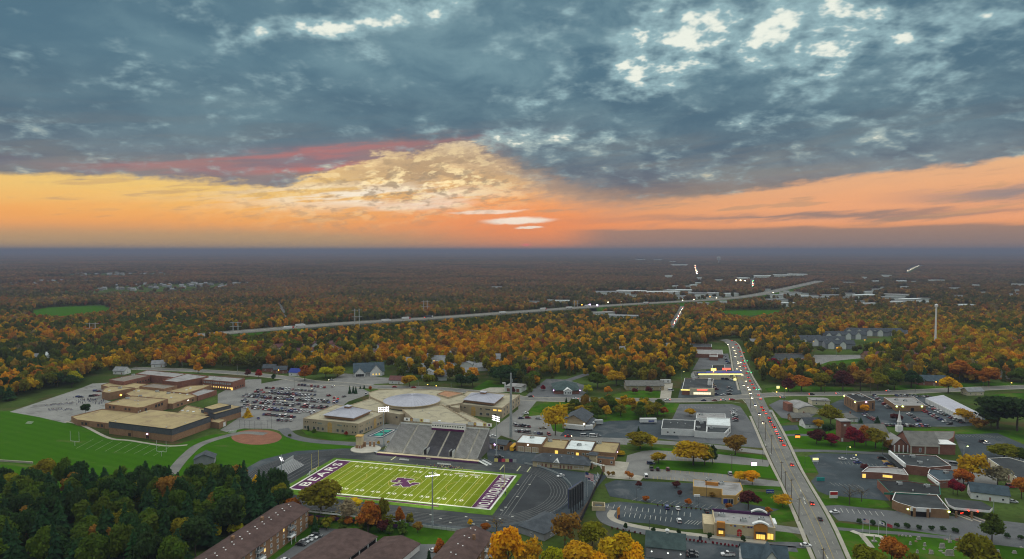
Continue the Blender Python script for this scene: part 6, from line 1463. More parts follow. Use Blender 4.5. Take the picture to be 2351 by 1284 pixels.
def row(a,b,n,rz,where,group,skip=.1,parts_=False,start=0,lights=()):
 p,q = Vector(P(*a)),Vector(P(*b)); k = 0
 for i in range(n):
  if random.random() < skip: continue
  kd = kpick(); cl_ = random.choice(CPICK); c = p.lerp(q,i / max(1,n - 1))
  lab = f"{cl_} {KW[kd]}, {ORD[min(k, 29)]} along {where}"
  car(0,0,rz + (math.pi if random.random() < .2 else 0) + random.uniform(-.04,.04),kd,cl_,lab,None,parts_,group,.1,(c.x + random.uniform(-.2,.2),c.y + random.uniform(-.4,.4)))
  k += 1
lot_rz = dirpx((560,960),(600,930))
SR = [((613,892),(724,900),16,'top'),((586,901),(716,912),20,'second'),((560,911),(768,927),34,'third'),((556,923),(745,939),31,'fourth'),((556,936),(716,951),26,'fifth'),((606,953),(682,960),13,'lowest full')]
for (a,b,n,nm) in SR:
 row(a,b,n,lot_rz,f'the near {nm} row of the school car park','cars in the school car park',.07)
 if nm not in ('top','lowest full'): row((a[0] + 6,a[1] - 3.6),(b[0] + 6,b[1] - 3.6),n - 3,lot_rz,f'the far {nm} row of the school car park','cars in the school car park',.16)
row((686,885),(745,891),9,lot_rz,'the short row nearest the crossing street','cars in the school car park',.1)
row((640,966),(668,967),4,lot_rz,'the small front group by the red infield','cars in the school car park',0)
for px,py,cl_,kd,lab,lt in ((593,962,'blue','sedan','blue car alone at the lower left of the school car park',None),(650,924,'silver','sedan','car with lit headlights driving between the school car park rows','head'),(764,889,'white','suv','white car with lit headlights entering from the crossing street','head'),(720,895,'silver','sedan','car with lit headlights beside the top parking row','head'),(755,910,'dark red','suv','dark red car queuing near the evergreen island',None),(767,915,'red','sedan','car with orange lights queuing beside the evergreen island','head'),(776,917,'black','suv','black car queuing behind the dark red car','tail'),(790,912,'dark grey','sedan','dark car at the foot of the evergreen island',None),(840,907,'white','pickup','white pickup at the corner of the dome building',None),(705,916,'white','sedan','white car crossing the middle of the school car park','head'),(578,933,'tan','sedan','car with lit lamps at the left end of the fourth row','head')):
 car(px,py,lot_rz + random.uniform(-.6,.6),kd,cl_,lab,lt,False)
row((1183,978),(1215,981),9,lot_rz + .2,'the upper staff car park row by the mast','cars in the staff car park',.0)
row((1185,991),(1260,999),13,lot_rz + .2,'the lower staff row above the bus garage','cars in the staff car park',.1)
for px,py,cl_,kd,lab in ((1196,962,'dark blue','sedan','dark blue car alone in the middle of the staff car park'),(1212,961,'dark red','suv','dark red car left of centre in the staff car park'),(1236,963,'grey','sedan','grey car at the right of the staff car park'),(1206,951,'white','pickup','white pickup at the top of the staff car park'),(1119,1004,'white','suv','white car parked left beside the grandstand'),(1132,1003,'white','sedan','second white car parked beside the grandstand'),(1341,1003,'silver','van','silver van at the access road below the storage yard'),(1362,1004,'white','van','white van at the access road below the trailers'),(1372,1003,'grey','suv','grey car at the end of the access road vans'),(1146,1052,'black','pickup','black pickup parked below the stadium shed'),(1246,985,'tan','pickup','tan pickup beside the willow tree')):
 car(px,py,random.uniform(-.3,.3),kd,cl_,lab,None,py > 1000)
car(1305,1004,.0,'sedan','red','red car with glowing tail lights on the access road','both',True)
bus = thing('school_bus','yellow school bus half hidden behind the bus garage','bus',P(1180,1032),1.25)
part('body',MB().box(-5,4,-1.2,1.2,.6,3.1).box(4,5.4,-1.1,1.1,.6,1.9),['bus_yellow'],bus)
for x in (-3,4): part('wheel',MB().tube((x,-1.25,.5),(x,1.25,.5),.5,.5,10),['tyre'],bus)
for k in range(6): part('window',window_mesh(1.0,.8,'trim_dark','glass_car'),None,bus,(-4.2 + k * 1.4,-1.23,2.3))
car(1287,1095,.55 + math.pi,'sedan','white','white patrol car on the dark apron by the track bend',None,True)
oz = dirpx((1500,1075),(1520,1085)) - 1.25
NEAR = [(1494,1066,'dark blue','suv',0.05,'dark blue car across the top of the office bays'),(1496,1079,'black','pickup',1.45,'black pickup in the first office bay under the round tree'),(1510,1080,'black','suv',1.45,'black car in the second office bay'),(1533,1080,'dark red','suv',1.45,'dark red car alone in the office bays'),(1676,1090,'silver','suv',1.45,'silver car at the far end of the office bays'),(1483,1097,'white','van',1.5,'white van beside the plaza entrance'),
  (1531,1168,'blue','suv',1.5,'blue car in the restaurant bays'),(1556,1170,'white','sedan',1.5,'white car beside the blue car in the restaurant bays'),(1559,1199,'white','suv',1.5,'white car in the lower restaurant bays'),(1622,1176,'black','sedan',1.5,'black car on the lane behind the restaurant'),(1664,1176,'black','suv',1.5,'dark car right behind the restaurant parapet'),
  (1590,1271,'dark grey','sedan',-.05,'dark grey car behind the grey-sided house'),(1590,1279,'black','sedan',-.05,'black car below the dark grey car'),(1671,1276,'white','pickup',math.pi - .05,'white pickup in the rear car park'),
  (1850,1255,'white','sedan',-.1,'white car leaving beside the slate-roofed white house'),(1916,1179,'white','sedan',math.pi - .05,'white car turning in beside the grass strip to the bank'),
  (1935,1056,'white','sedan',-.05,'white sedan left in the plaza car park'),(1962,1057,'white','sedan',-.05,'white sedan right in the plaza car park'),(1969,1064,'blue','sedan',.05,'blue car below the white sedans'),(2025,1055,'black','suv',-.2,'black car nearest the plaza walkway'),(2038,1068,'blue','sedan',-.2,'blue car by the plaza walkway'),
  (2190,1069,'grey','van',-.5,'grey van behind the plaza shops'),(2275,1087,'tan','pickup',-.2,'tan pickup in the service yard'),(2325,1154,'silver','sedan',-.4,'silver car beside the white cottage'),(2322,1120,'red','van',-.1,'red truck behind the white cottage'),(2256,1016,'black','suv',.15,'dark car with lamps on in the church car park'),(2266,1020,'white','sedan',.1,'white car beside the dark car in the church car park')]
for px,py,cl_,kd,rz,lab in NEAR: car(px,py,rz,kd,cl_,lab,'head' if 'lamps' in lab else None)
for k,(px,py,cl_) in enumerate(((691,1253,'black'),(698,1247,'silver'),(707,1243,'silver'),(718,1237,'white'),(728,1233,'dark grey'),(655,1290,'white'),(996,1268,'white'))):
 car(px,py,-.15,'sedan' if k != 4 else 'suv',cl_,('black car first in the apartment bays','silver car second in the apartment bays','silver car third in the apartment bays','white car fourth in the apartment bays','dark car last in the apartment bays','white car at the bottom edge beside the apartment block','white car beside the small fir by the garages')[k])
away = dirpx((1803,1022),(1774,960)); 
QUEUE = [(1799,1023,'red'),(1793,1013,'black'),(1789,1006,'silver'),(1784,997,'grey'),(1781,991,'white'),(1777,982,'dark red'),(1774,977,'red'),(1768,969,'dark blue'),(1765,961,'dark red'),(1758,950,'silver'),(1752,943,'red'),(1748,936,'dark red'),(1746,917,'white'),(1741,908,'silver')]
for k,(px,py,cl_) in enumerate(QUEUE):
 car(px,py,dirpx((px,py),(px - 9,py - 20)),kpick() if k % 3 else 'sedan',cl_,f'{cl_} car with red tail lights, {ORD[k]} from the near end of the street queue','tail',py > 940,'cars queuing on the main street')
ONC = [(1752,972),(1743,953),(1712,876),(1704,862),(1698,842),(1688,820),(1686,806),(1682,798),(1734,932),(1726,915),(1723,904),(1720,896),(1717,890),(1707,886),(1701,851),(1692,848),(1695,836),(1694,832),(1700,834),(1689,812),(1671,792)]
for k,(px,py) in enumerate(ONC): car(px,py,dirpx((px,py),(px + 8,py + 20)),'sedan',random.choice(CPICK),f'oncoming car with white headlights, {ORD[k]} up the main street from the junction','head',False,'oncoming cars')
FARQ = [(1731,892),(1727,884),(1722,876),(1718,868),(1714,858),(1702,820),(1699,808),(1695,800),(1690,792),(1707,841),(1710,842),(1705,829),(1707,811),(1680,783),(1709,836),(1712,848)]
for k,(px,py) in enumerate(FARQ): car(px,py,dirpx((px,py),(px - 5,py - 20)),'suv',random.choice(CPICK),f'car with red tail lights beyond the junction, {ORD[k]} going away','tail',False,'cars driving away up the main street')
for px,py,cl_,kd,lab,lt in ((1818,1069,'red','sedan','red car with tail lights alone beside the left lawn','tail'),(1864,1158,'dark red','sedan','dark red car passing the red and white sign','tail'),(1883,1194,'black','sedan','black car nearest on the main street',None)):
 car(px,py,dirpx((px,py),(px - 20,py - 46)),kd,cl_,lab,lt)
for k,(px,py,cl_,lt,rz) in enumerate(((1615,921,'dark blue',None,3.1),(1640,921,'dark red',None,3.1),(1661,920,'silver','tail',0),(1681,919,'red','tail',0),(1532,920,'white','tail',3.1),(1321,917,'white','tail',3.1),(1218,912,'black','tail',3.3),(1864,907,'black','tail',0),(1925,905,'white','tail',0),(2040,899,'white','tail',.1),(1797,914,'silver','tail',0),(906,890,'red',None,0),(950,891,'red',None,0),(760,874,'silver','head',3.1))):
 car(px,py,rz,'sedan',cl_,f'{cl_} car on the crossing street, {ORD[k]} of its traffic',lt,False,'cars on the crossing street',.16)
for a,b,n,where,g_ in (((1637,884),(1646,899),5,'the pharmacy front','cars at the pharmacy'),((1676,892),(1675,907),3,'the street side of the pharmacy lot','cars at the pharmacy'),((1594,903),(1660,908),5,'the lower side of the pharmacy lot','cars at the pharmacy'),((1684,945),(1690,972),8,'the row right of the white-roofed shop','cars by the white-roofed shop'),((1650,871),(1680,873),4,'the fuel pumps','cars at the fuel station'),((1660,816),(1672,835),6,'the far side car park','cars far up the street')):
 row(a,b,n,.1,where,g_,.05)
dz = dirpx((2090,955),(2120,975))
for a,b,n,where,rz in (((2118,943),(2180,975),14,'the long dealer row below the storage',.25),((2132,934),(2150,944),4,'the short dealer row by the showroom',.2),((2088,952),(2110,968),5,'the dealer row before the showroom',.2),((2026,978),(2130,980),16,'the dealer row along the church lawn',1.4),((1984,952),(2012,968),8,'the dealer row below the brick office',.2),((2008,910),(2040,938),8,'the lane beside the showroom',.5),((2050,909),(2128,912),10,'the dealer row by the crossing street',1.4),((2150,945),(2210,972),9,'the dealer row by the storage doors',.3)):
 row(a,b,n,rz,where,'cars at the dealer lot',.05)
car(1629 + 0,898,.1,'van','white','white van beside the pharmacy drive',None,False); car(1540,898,.0,'van','white','white van on the pale drive of the grey-roofed hall',None,False)
rv = thing('motorhome','white motorhome parked behind the grey-roofed hall','motorhome',P(1528,880),.02); part('body',MB().box(-5,5,-1.25,1.25,.6,3.3),['siding_white'],rv)
for x in (-3,3): part('wheel',MB().tube((x,-1.25,.45),(x,1.25,.45),.45,.45,8),['tyre'],rv)
for x in (-2.5,2.0): part('window',window_mesh(1.6,.9,'trim_dark','glass_car'),None,rv,(x,-1.28,2.3))
car(2198,1170 + 8,1.9,'sedan','dark red','car with bright tail lights under the bank canopy','tail',True)
for k,(px,py,cl_) in enumerate(((220,899,'blue'),(228,900,'dark red'),(180,912,'blue'),(186,913,'dark blue'),(211,911,'black'),(218,910,'dark red'),(222,909,'red'))):
 car(px,py,.2,kpick(),cl_,f'{cl_} car beside the marching band, {ORD[k]} from the lawn',None,False,'cars beside the marching band')

lf = thing('low_wall','low pale wall along the left lawn edge','wall',P(35,1062),dirpx((0,1060),(80,1065))); part('panel',MB().box(-14,12,-.3,.3,0,1.1),['concrete'],lf)
# ================================================================== people
def person_mesh():
 mb = MB(); rings = []
 def ring(cx,cy,z,rx,ry,n=8): k = len(mb.v); mb.v.extend([(cx + rx * math.cos(2 * math.pi * i / n),cy + ry * math.sin(2 * math.pi * i / n),z) for i in range(n)]); return k
 def loft(ks,m,n=8):
  for a,b in zip(ks,ks[1:]):
   for i in range(n): j = (i + 1) % n; mb.f.append((a + i,a + j,b + j,b + i)); mb.m.append(m)
 for s in (-1,1): loft([ring(s * .10,0,0,.07,.12),ring(s * .10,0,.1,.06,.07),ring(s * .10,0,.48,.07,.075),ring(s * .09,0,.86,.10,.11)],1)
 loft([ring(0,0,.82,.18,.12),ring(0,0,1.05,.17,.115),ring(0,0,1.35,.22,.13),ring(0,0,1.44,.15,.10),ring(0,0,1.50,.06,.06)],0)
 loft([ring(0,0,1.48,.055,.06),ring(0,.01,1.56,.08,.095),ring(0,.01,1.65,.085,.1),ring(0,0,1.74,.05,.06),ring(0,0,1.76,.005,.005)],2)
 for s in (-1,1): loft([ring(s * .24,0,1.40,.055,.06),ring(s * .29,.02,1.12,.045,.05),ring(s * .30,.10,.88,.035,.04),ring(s * .30,.14,.80,.04,.03)],0)
 return mb.mesh('person',['cloth','flag_blue','siding_tan'])
PM = person_mesh()
def person(x,y,z,rz,col,label,group):
 o = solo('person',PM,None,label,'person',(x,y,z),rz,group); o.color = (*col,1); return o
PCN = ['dark clothes']
PCOL = [(.02,.02,.03),(.05,.05,.09),(.12,.03,.05),(.4,.4,.42),(.09,.08,.1),(.5,.5,.5)]
for k in range(110):
 if k < 60: px,py = random.gauss(208,22),random.gauss(922,4.5)
 elif k < 85: px,py = 105 + (k - 60) * 2.6,933 - (k - 60) * .25 + random.uniform(-1,1)
 else: px,py = 112 + (k - 85) * 2.3,942 + random.uniform(-1.5,2)
 if px > 238: px -= 50
 p = P(px,py); person(p[0],p[1],.08,random.uniform(0,6.3),random.choice(PCOL),f'band member in {random.choice(PCN)} in the {"crowded right part" if k < 60 else "upper left line" if k < 85 else "lower left line"} on the cracked car park','marching band members')
for k in range(34):
 p = FP(2 + random.gauss(9,5.5),random.uniform(25.5,28.5)); person(p[0],p[1],.18,random.uniform(0,6.3),random.choice([(.35,.3,.1),(.03,.03,.03),(.4,.38,.3),(.1,.03,.08),(.3,.05,.04)]),'player in the huddle at the far sideline before the grandstand','players on the sideline')
p = FP(3,20.5); person(*p[:2],.19,0,(.02,.02,.02),'lone person standing on the turf below the sideline huddle',None)
p = FP(57.5,-4); person(*p[:2],.18,0,(.05,.04,.1),'person in dark clothes behind the right-hand soccer goal',None)

# ================================================================== lamps, poles, signs
def pole(px,py,top,label,arm=False,name='utility_pole',cat='utility pole',group='utility poles along the main street',m_='wood_pole',r0=.17):
 p = P(px,py); h = (py - top) / (py - HZ) * HC * .98; r = thing(name,label,cat,p,.3,group)
 part('pole',MB().tube((0,0,0),(0,0,h),r0,r0 * .65,8),[m_],r)
 if arm: part('crossarm',MB().box(-1.2,1.2,-.07,.07,h - .7,h - .5),[m_],r); [part('insulator',MB().tube((x,0,h - .5),(x,0,h - .25),.06),['steel_pale'],r) for x in (-1.05,0.5,1.05)]
 return r,h
for k,(px,py,top) in enumerate(((1890,1284,1257),(1834,1197,1141),(1817,1148,1098),(1803,1125,1080),(1794,1103,1058),(1771,1044,997),(1757,1012,968),(1742,984,945),(1723,938,895))):
 pole(px,py,top,f'wooden utility pole, {ORD[k]} from the near end of the main street',True)
for k,(px,py,top) in enumerate(((1800,921,883),(1893,903,880),(1998,906,868),(2101,901,868),(2250,938,907))): pole(px,py,top,f'wooden utility pole, {ORD[k]} from the junction along the crossing street',True,group='utility poles along the crossing street')
for k,(px,py,top) in enumerate(((1680,1085,1040),(2157,1136,1110),(2212,1057,1022),(2241,1172,1152),(2281,1176,1148),(960,890,874),(1036,888,880),(418,846,828),(545,862,838))): pole(px,py,top,('tall wooden pole on the lawn strip behind the golden trees','steel lamp pole behind the red maple','pale pole with a lamp by the church car park','pole through the bank canopy','grey post beside the bank canopy','lamp post behind the dome','short post behind the dome','utility pole behind the brick school','utility pole right of the brick school')[k],k == 0,'post','pole','single poles','steel' if k else 'wood_pole')
def street_lamp(px,py,top,label,glow=None,arm=1.6,group='car park lamps',head='steel_dark',twin=False):
 p = P(px,py); h = (py - top) / (py - HZ) * HC * .98; r = thing('street_lamp',label,'street lamp',p,0,group)
 part('pole',MB().tube((0,0,0),(0,0,h),.11,.07,8),['steel_dark' if not glow else 'steel'],r)
 for s in ((-1,1) if twin else (1,)):
  part('arm',MB().tube((0,0,h - .1),(s * arm,0,h + .15),.05),['steel'],r); part('lamp_head',MB().box(min(s * arm,s * (arm + .9)),max(s * arm,s * (arm + .9)),-.25,.25,h + .05,h + .25),[head],r)
  if glow: part('lamp_glow',MB().tube((s * (arm + .4),0,h - .45),(s * (arm + .4),0,h + .04),.35,.35,8),[glow],r)
for k,a in enumerate(((1545,1175,1150,'dark lamp post in the upper restaurant planter',None),(1491,1215,1184,'dark twin lamp post on the lower restaurant island',None),(1462,1153,1122,'dark lamp post at the left of the bank car park',None),(1622,1143,1100,'dark lamp post before the orange bank wall',None),(1603,1165,1140,'lamp post with a pale box sign in the bank car park',None),(1944,1045,1025,'lamp post left in the plaza car park','glow_canopy'),(1957,1069,1043,'lamp post right in the plaza car park','glow_canopy'),(1848,1072,1047,'lamp post on the plaza grass island',None),(2026,1045,1000,'pale lamp post before the steeple church',None),(2213,1058,1023,'lit lamp post at the church car park','glow_lime'),(623,984,942,'tall lamp post in the front of the school car park',None),(677,905,870,'tall lamp post at the back of the school car park',None),(565,905,875,'lamp post at the left of the school car park',None),(1565,880,852,'lit lamp post behind the pharmacy','glow_canopy'),(1751,1062,1025,'slim lamp post on the lawn corner by the main street',None),(2160,1137,1108,'grey twin lamp post behind the bank roof',None),(1320,913,878,'lamp post before the clinic',None),(1425,903,885,'lamp post on the lawn left of the hall',None))):
 street_lamp(*a[:4],a[4],twin='twin' in a[3])
SOD = [(1803,897,891),(1781,905,899),(1848,806,791),(1866,806,783),(1920,812,798),(2015,790,785),(2085,833,822),(2147,886,876),(2215,872,862),(2257,880,874),(2320,882,878),(638,859,849),(980,888,882),(1000,888,885),(995,832,828),(1984,795,780),(2101,800,794)]
for k,(px,py,top) in enumerate(sorted(SOD)): street_lamp(px,py + 6,top,f'lit orange street lamp, {ORD[k]} of the glowing ones from the left','glow_sodium',.3,'lit orange street lamps')
SIG = [(1709,828),(1715,828),(1717,853),(1724,854),(1736,893),(1742,893)]
for k,(px,py) in enumerate(SIG):
 p = P(px,py + 13); r = thing('traffic_light',f'traffic signal showing green, {ORD[k]} of six above the main street','traffic light',p,0,'green traffic signals'); h = 13 / (py + 13 - HZ) * HC
 part('mast',MB().tube((2.2,0,0),(2.2,0,h + .6),.1).tube((2.2,0,h + .6),(0,0,h + .6),.06),['steel'],r); part('housing',MB().box(-.2,.2,-.15,.15,h - .6,h + .55),['trim_dark'],r); part('green_lamp',MB().tube((0,-.2,h - .3),(0,-.16,h - .3),.28,.28,10),['glow_green'],r)
def sign(px,py,w,h,z0,m_,label,lit=None,rz=0.0,band=None):
 r = thing('road_sign',label,'sign',P(px,py),rz)
 part('post',MB().box(-w * .35,-w * .35 + .2,-.1,.1,0,z0).box(w * .35 - .2,w * .35,-.1,.1,0,z0),['steel'],r); pn = part('panel',MB().box(-w / 2,w / 2,-.2,.2,z0,z0 + h),[m_],r)
 if band: part('band',MB().box(-w / 2 + .1,w / 2 - .1,-.26,-.205,z0 + h * band[1],z0 + h * band[2]),[band[0]],pn)
 return r
sign(1731,1074,3.4,2.4,1.0,'trim_dark','lit pink and white message sign on the school lawn',band=('glow_pink',.08,.92)); sign(1831,1008,3.4,2.4,.8,'trim_dark','lit red and orange message sign before the tower church',band=('glow_orange',.08,.62))
sign(1914,1145,4.0,3.4,.3,'trim_white','white sign with a red upper panel beside the bank lawn',band=('sign_red',.5,.94)); sign(1884,1105,4.2,1.9,.2,'teal','teal utility box sign on the gravel island'); sign(1872,1066,3.4,2.4,1.4,'siding_white','white sign with glowing yellow top in the plaza car park',band=('glow_canopy',.5,.92))
sign(1768,1134,4.0,1.7,.4,'sign_blue','dark blue sign with a white mark on the bank lawn',band=('trim_white',.35,.5)); sign(1786,900,2.6,2.4,3.0,'trim_white','glowing yellow board hung by the junction signals',band=('glow_canopy',.08,.92)); sign(1687,882,2.6,2.0,3.4,'trim_white','lit yellow price sign by the pharmacy kerb',band=('glow_canopy',.08,.92))
sign(1420,1190,1.9,4.8,.2,'stucco_orange','tall orange and purple menu totem in the restaurant car park',rz=.9,band=('trim_purple',.02,.3)); sign(1770,949,2.2,1.8,.8,'trim_white','small white sign at the workshop corner')
sign(1600,1152,3.0,1.0,2.6,'trim_white','white box sign on a post in the bank car park')
p = P(1668,866); solo('lit_red_letters',MB().box(-4.2,4.2,-.2,.2,7.2,9.0).box(-.2,.2,-.1,.1,6,7.2),['glow_red'],'glowing red sign above the right end of the fuel canopy','sign',p)
p = P(1638,868); solo('lit_warm_letters',MB().box(-2.4,2.4,-.2,.2,7.2,9.4).box(-.2,.2,-.1,.1,6,7.2),['glow_sodium'],'glowing orange-white sign above the left end of the fuel canopy','sign',p)
de = thing('bin_enclosure','beige walled bin enclosure at the corner of the restaurant car park','enclosure',P(1374,1168),-.12); part('wall',MB().box(-3.2,3.2,2.6,3.0,0,2.2).box(-3.2,-2.8,-3,2.6,0,2.2).box(2.8,3.2,-3,2.6,0,2.2).box(-2.8,2.8,-3,-2.6,0,2.2),['stucco_beige'],de)
solo('refuse_bin',MB().box(-1.6,1.6,-1,1,.2,1.7),['steel_dark'],'dark refuse bin inside the beige enclosure','bin',P(1374,1168),-.12)
for k,(px,py,x) in enumerate(((1981,1223,'us'),(1996,1226,None),(2017,1229,'white'),(2035,1235,'red'),(1979,1241,None))): flagpole(px,py,6.6 if k < 4 else 5,('memorial flagpole flying the stars and stripes','bare memorial flagpole between two flags','memorial flagpole with a white flag','memorial flagpole with a red flag','bare memorial flagpole on the left')[k],x,2.2,1.4,-.3)
road_strip('memorial_path',[(1955,1219),(1978,1227),(2020,1232),(2030,1242),(2024,1255)],2.6,'concrete_pale',.12); road_strip('memorial_path',[(1976,1226),(1990,1243),(2002,1258)],2.4,'concrete',.13)
road_strip('cemetery_lane',[(1918,1214),(1990,1220),(2080,1226),(2200,1238),(2351,1256),(2450,1270)],3.4,'asphalt',.11)
stt = thing('memorial','small stone memorial on the oval lawn below the flagpoles','memorial',P(2007,1244)); part('base',MB().box(-1,1,-.7,.7,0,.5),['stone'],stt); part('shaft',MB().tube((0,0,.5),(0,0,2.8),.4,.25,6),['stone'],stt)
GR = [(2109,1239,1.6,1.3),(2090,1251,.7,1.5),(2123,1254,.9,1.6),(2163,1259,2.2,2.2),(2181,1246,1.2,3.6),(2198,1242,1.6,1.1),(2138,1272,1.6,1.6),(2180,1276,3.2,2.6),(2106,1270,.8,1.4),(2194,1262,1.2,1.2),(2290,1272,1.6,1.8),(2329,1271,1.4,1.2),(2121,1262,.6,.7),(2135,1264,.6,.6),(2160,1266,1.2,.5),(2168,1271,1.4,.5),(2170,1240,.6,.5),(2175,1240,.6,.5),(2064,1231,.5,.6),(2072,1231,.5,.6),(2080,1232,.5,.6),(2090,1233,.7,.6),(2344,1258,.8,.6),(2103,1244,.7,.5)]
for k,(px,py,w,h) in enumerate(sorted(GR)):
 r = thing('gravestone',f'{"tall obelisk" if h > 3 else "large" if w > 2 else "small" if h < .8 else "upright"} {"reddish" if k % 5 == 0 else "grey"} gravestone, {ORD[k]} from the left on the cemetery lawn','gravestone',P(px,py),random.uniform(-.1,.1),'gravestones'); m_ = 'stone_red' if k % 5 == 0 else 'stone'
 part('base',MB().box(-w / 2 - .15,w / 2 + .15,-.4,.4,0,.3),[m_],r)
 if h > 3: part('shaft',MB().box(-.5,.5,-.5,.5,.3,1.0).tube((0,0,1.0),(0,0,h),.4,.12,4),[m_],r)
 else: part('slab',MB().box(-w / 2,w / 2,-.2,.2,.3,h * .85).prism([(-w * .4,-.18),(w * .4,-.18),(w * .4,.18),(-w * .4,.18)],h * .85,h),[m_],r)
# ================================================================== white mast, pylons, far water tower
p = P(2147,804); r = thing('white_mast','slender white mast standing far above the golden trees','mast',p); part('shaft',MB().tube((0,0,0),(0,0,55),1.25,.9,12),['trim_white'],r); part('cap',MB().tube((0,0,55),(0,0,57.5),1.9,1.9,12).tube((0,0,57.5),(0,0,58.5),1.9,.4,12),['trim_white'],r)
def pylon(px,py,top,label):
 p = P(px,py); h = (py - top) / (py - HZ) * HC; r = thing('power_pylon',label,'pylon',p,.35,'twin-pole power pylons')
 for x in (-3.4,3.4): part('pole',MB().tube((x,0,0),(x,0,h),.7,.5,6),['steel_pale'],r)
 for f in (.62,.93): part('crossarm',MB().box(-8,8,-.25,.25,h * f,h * f + .5),['steel_pale'],r)
for k,a in enumerate(((213,778,741),(541,768,739),(820,758,709),(977,727,690),(1322,712,690),(1485,690,676))): pylon(*a,f'grey twin-pole power pylon, {ORD[k]} along the highway from the left')
p = P(1650,607); r = thing('water_tower','tiny pale water tower near the horizon','water tower',p); part('tank',MB().tube((0,0,40),(0,0,62),15,17,12).tube((0,0,62),(0,0,68),17,6,12),['steel_pale'],r); part('stem',MB().tube((0,0,0),(0,0,40),6,6,10),['steel_pale'],r)

# ================================================================== tree meshes (height 1, scaled when placed)
def leaf_mesh(name,V,Fc,var,m):
 me = bpy.data.meshes.new(name); me.from_pydata(V.tolist() if hasattr(V,'tolist') else V,[],Fc)
 me.materials.append(MATS[m]); a = me.attributes.new('leafvar','FLOAT','FACE'); a.data.foreach_set('value',np.asarray(var,dtype=np.float32)); me.update(); return me
def quads(C,Nn,size,rng,squash=1.0):
 n = len(C); Nn = Nn + rng.normal(0,.55,(n,3)); Nn /= np.linalg.norm(Nn,axis=1)[:,None] + 1e-9
 t = np.cross(Nn,rng.normal(0,1,(n,3))); t /= np.linalg.norm(t,axis=1)[:,None] + 1e-9; b = np.cross(Nn,t)
 s = size * rng.uniform(.6,1.35,n)[:,None]
 V = np.stack([C - t * s - b * s * .7,C + t * s - b * s * .6,C + t * s * .8 + b * s * .8,C - t * s * .7 + b * s],1).reshape(-1,3)
 return V,[(4 * i,4 * i + 1,4 * i + 2,4 * i + 3) for i in range(n)]
def ico(sub):
 bm_ = __import__('bmesh'); b = bm_.new(); bm_.ops.create_icosphere(b,subdivisions=sub,radius=1.0)
 V = np.array([v.co[:] for v in b.verts]); Fc = [tuple(v.index for v in f.verts) for f in b.faces]; b.free(); return V,Fc
ICO = {k: ico(k) for k in (1,2)}
def crown(seed,n_leaf,rx,rz_,zc,lobes=14,size=.045,core=2,m='leaf',name='crown',dense=1.0,top=0.0,cf=.66,lo=.58):
 rng = np.random.default_rng(seed); d = rng.normal(0,1,(lobes,3)); d /= np.linalg.norm(d,axis=1)[:,None]
 d[:,2] = np.where(d[:,2] < -.55,-d[:,2] * .5,d[:,2])
 r = rng.uniform(.40,.80,lobes)[:,None]; LC = d * r * np.array([rx,rx,rz_]) + np.array([0,0,zc]); LR = rng.uniform(.38,.58,lobes) * rx
 if top: LC[:,:2] *= np.clip(1.25 - top * (LC[:,2:3] - zc + rz_) / (2 * rz_),.2,1.3); LR *= np.clip(1.2 - top * .6 * (LC[:,2] - zc + rz_) / (2 * rz_),.35,1.2)
 VV,FF,var = [],[],[]; k = 0
 lv = rng.uniform(0,1,lobes)
 if core:
  for c,R_,v in zip(LC,LR,lv):
   V,Fc = ICO[core]; q = V * (R_ * cf) * (1 + rng.normal(0,.13,(len(V),1))) * np.array([1,1,.9]) + c
   VV.append(q); FF += [tuple(i + k for i in f) for f in Fc]; var += list(np.clip(v + rng.normal(0,.2,len(Fc)),0,1)); k += len(q)
 idx = rng.integers(0,lobes,n_leaf); u = rng.normal(0,1,(n_leaf,3)); u /= np.linalg.norm(u,axis=1)[:,None]
 u[:,2] = np.where(u[:,2] < -.3,-u[:,2],u[:,2])
 C = LC[idx] + u * (LR[idx] * rng.uniform(lo,1.2,n_leaf) * dense)[:,None]
 V,Fc = quads(C,u,size,rng); VV.append(V); FF += [tuple(i + k for i in f) for f in Fc]; var += list(np.clip(lv[idx] * .6 + rng.uniform(0,.55,n_leaf),0,1))
 return leaf_mesh(name,np.concatenate(VV),FF,var,m)
def conifer(seed,rx,tiers,per,m='leaf',name='crown',droop=.35,ragged=.3,z0=.08):
 rng = np.random.default_rng(seed); V,Fc,var = [],[],[]
 for t in range(tiers):
  f = t / tiers; z = z0 + (1 - z0) * f; R_ = rx * (1 - f) ** .8 * (1 + rng.uniform(-ragged,ragged)) + .012
  nn = max(5,int(per * (1 - f * .6)))
  for i in range(nn):
   a = 2 * math.pi * (i + rng.uniform(0,.8)) / nn; L = R_ * rng.uniform(.65,1.15); w = L * rng.uniform(.22,.36) + .006; dz = -L * droop * rng.uniform(.5,1.4)
   ca,sa = math.cos(a),math.sin(a); k = len(V); th = .03 + .05 * (1 - f)
   V += [(0,0,z + th),(ca * L * .55 - sa * w,sa * L * .55 + ca * w,z + dz * .45),(ca * L,sa * L,z + dz + .005),(ca * L * .55 + sa * w,sa * L * .55 - ca * w,z + dz * .45),(ca * L * .5,sa * L * .5,z + th * .8 + dz * .2)]
   Fc += [(k,k + 1,k + 4),(k + 1,k + 2,k + 4),(k + 2,k + 3,k + 4),(k + 3,k,k + 4)]; v = rng.uniform(0,1); var += [v,np.clip(v + .2,0,1),np.clip(v + .1,0,1),v]
 return leaf_mesh(name,V,Fc,var,m)
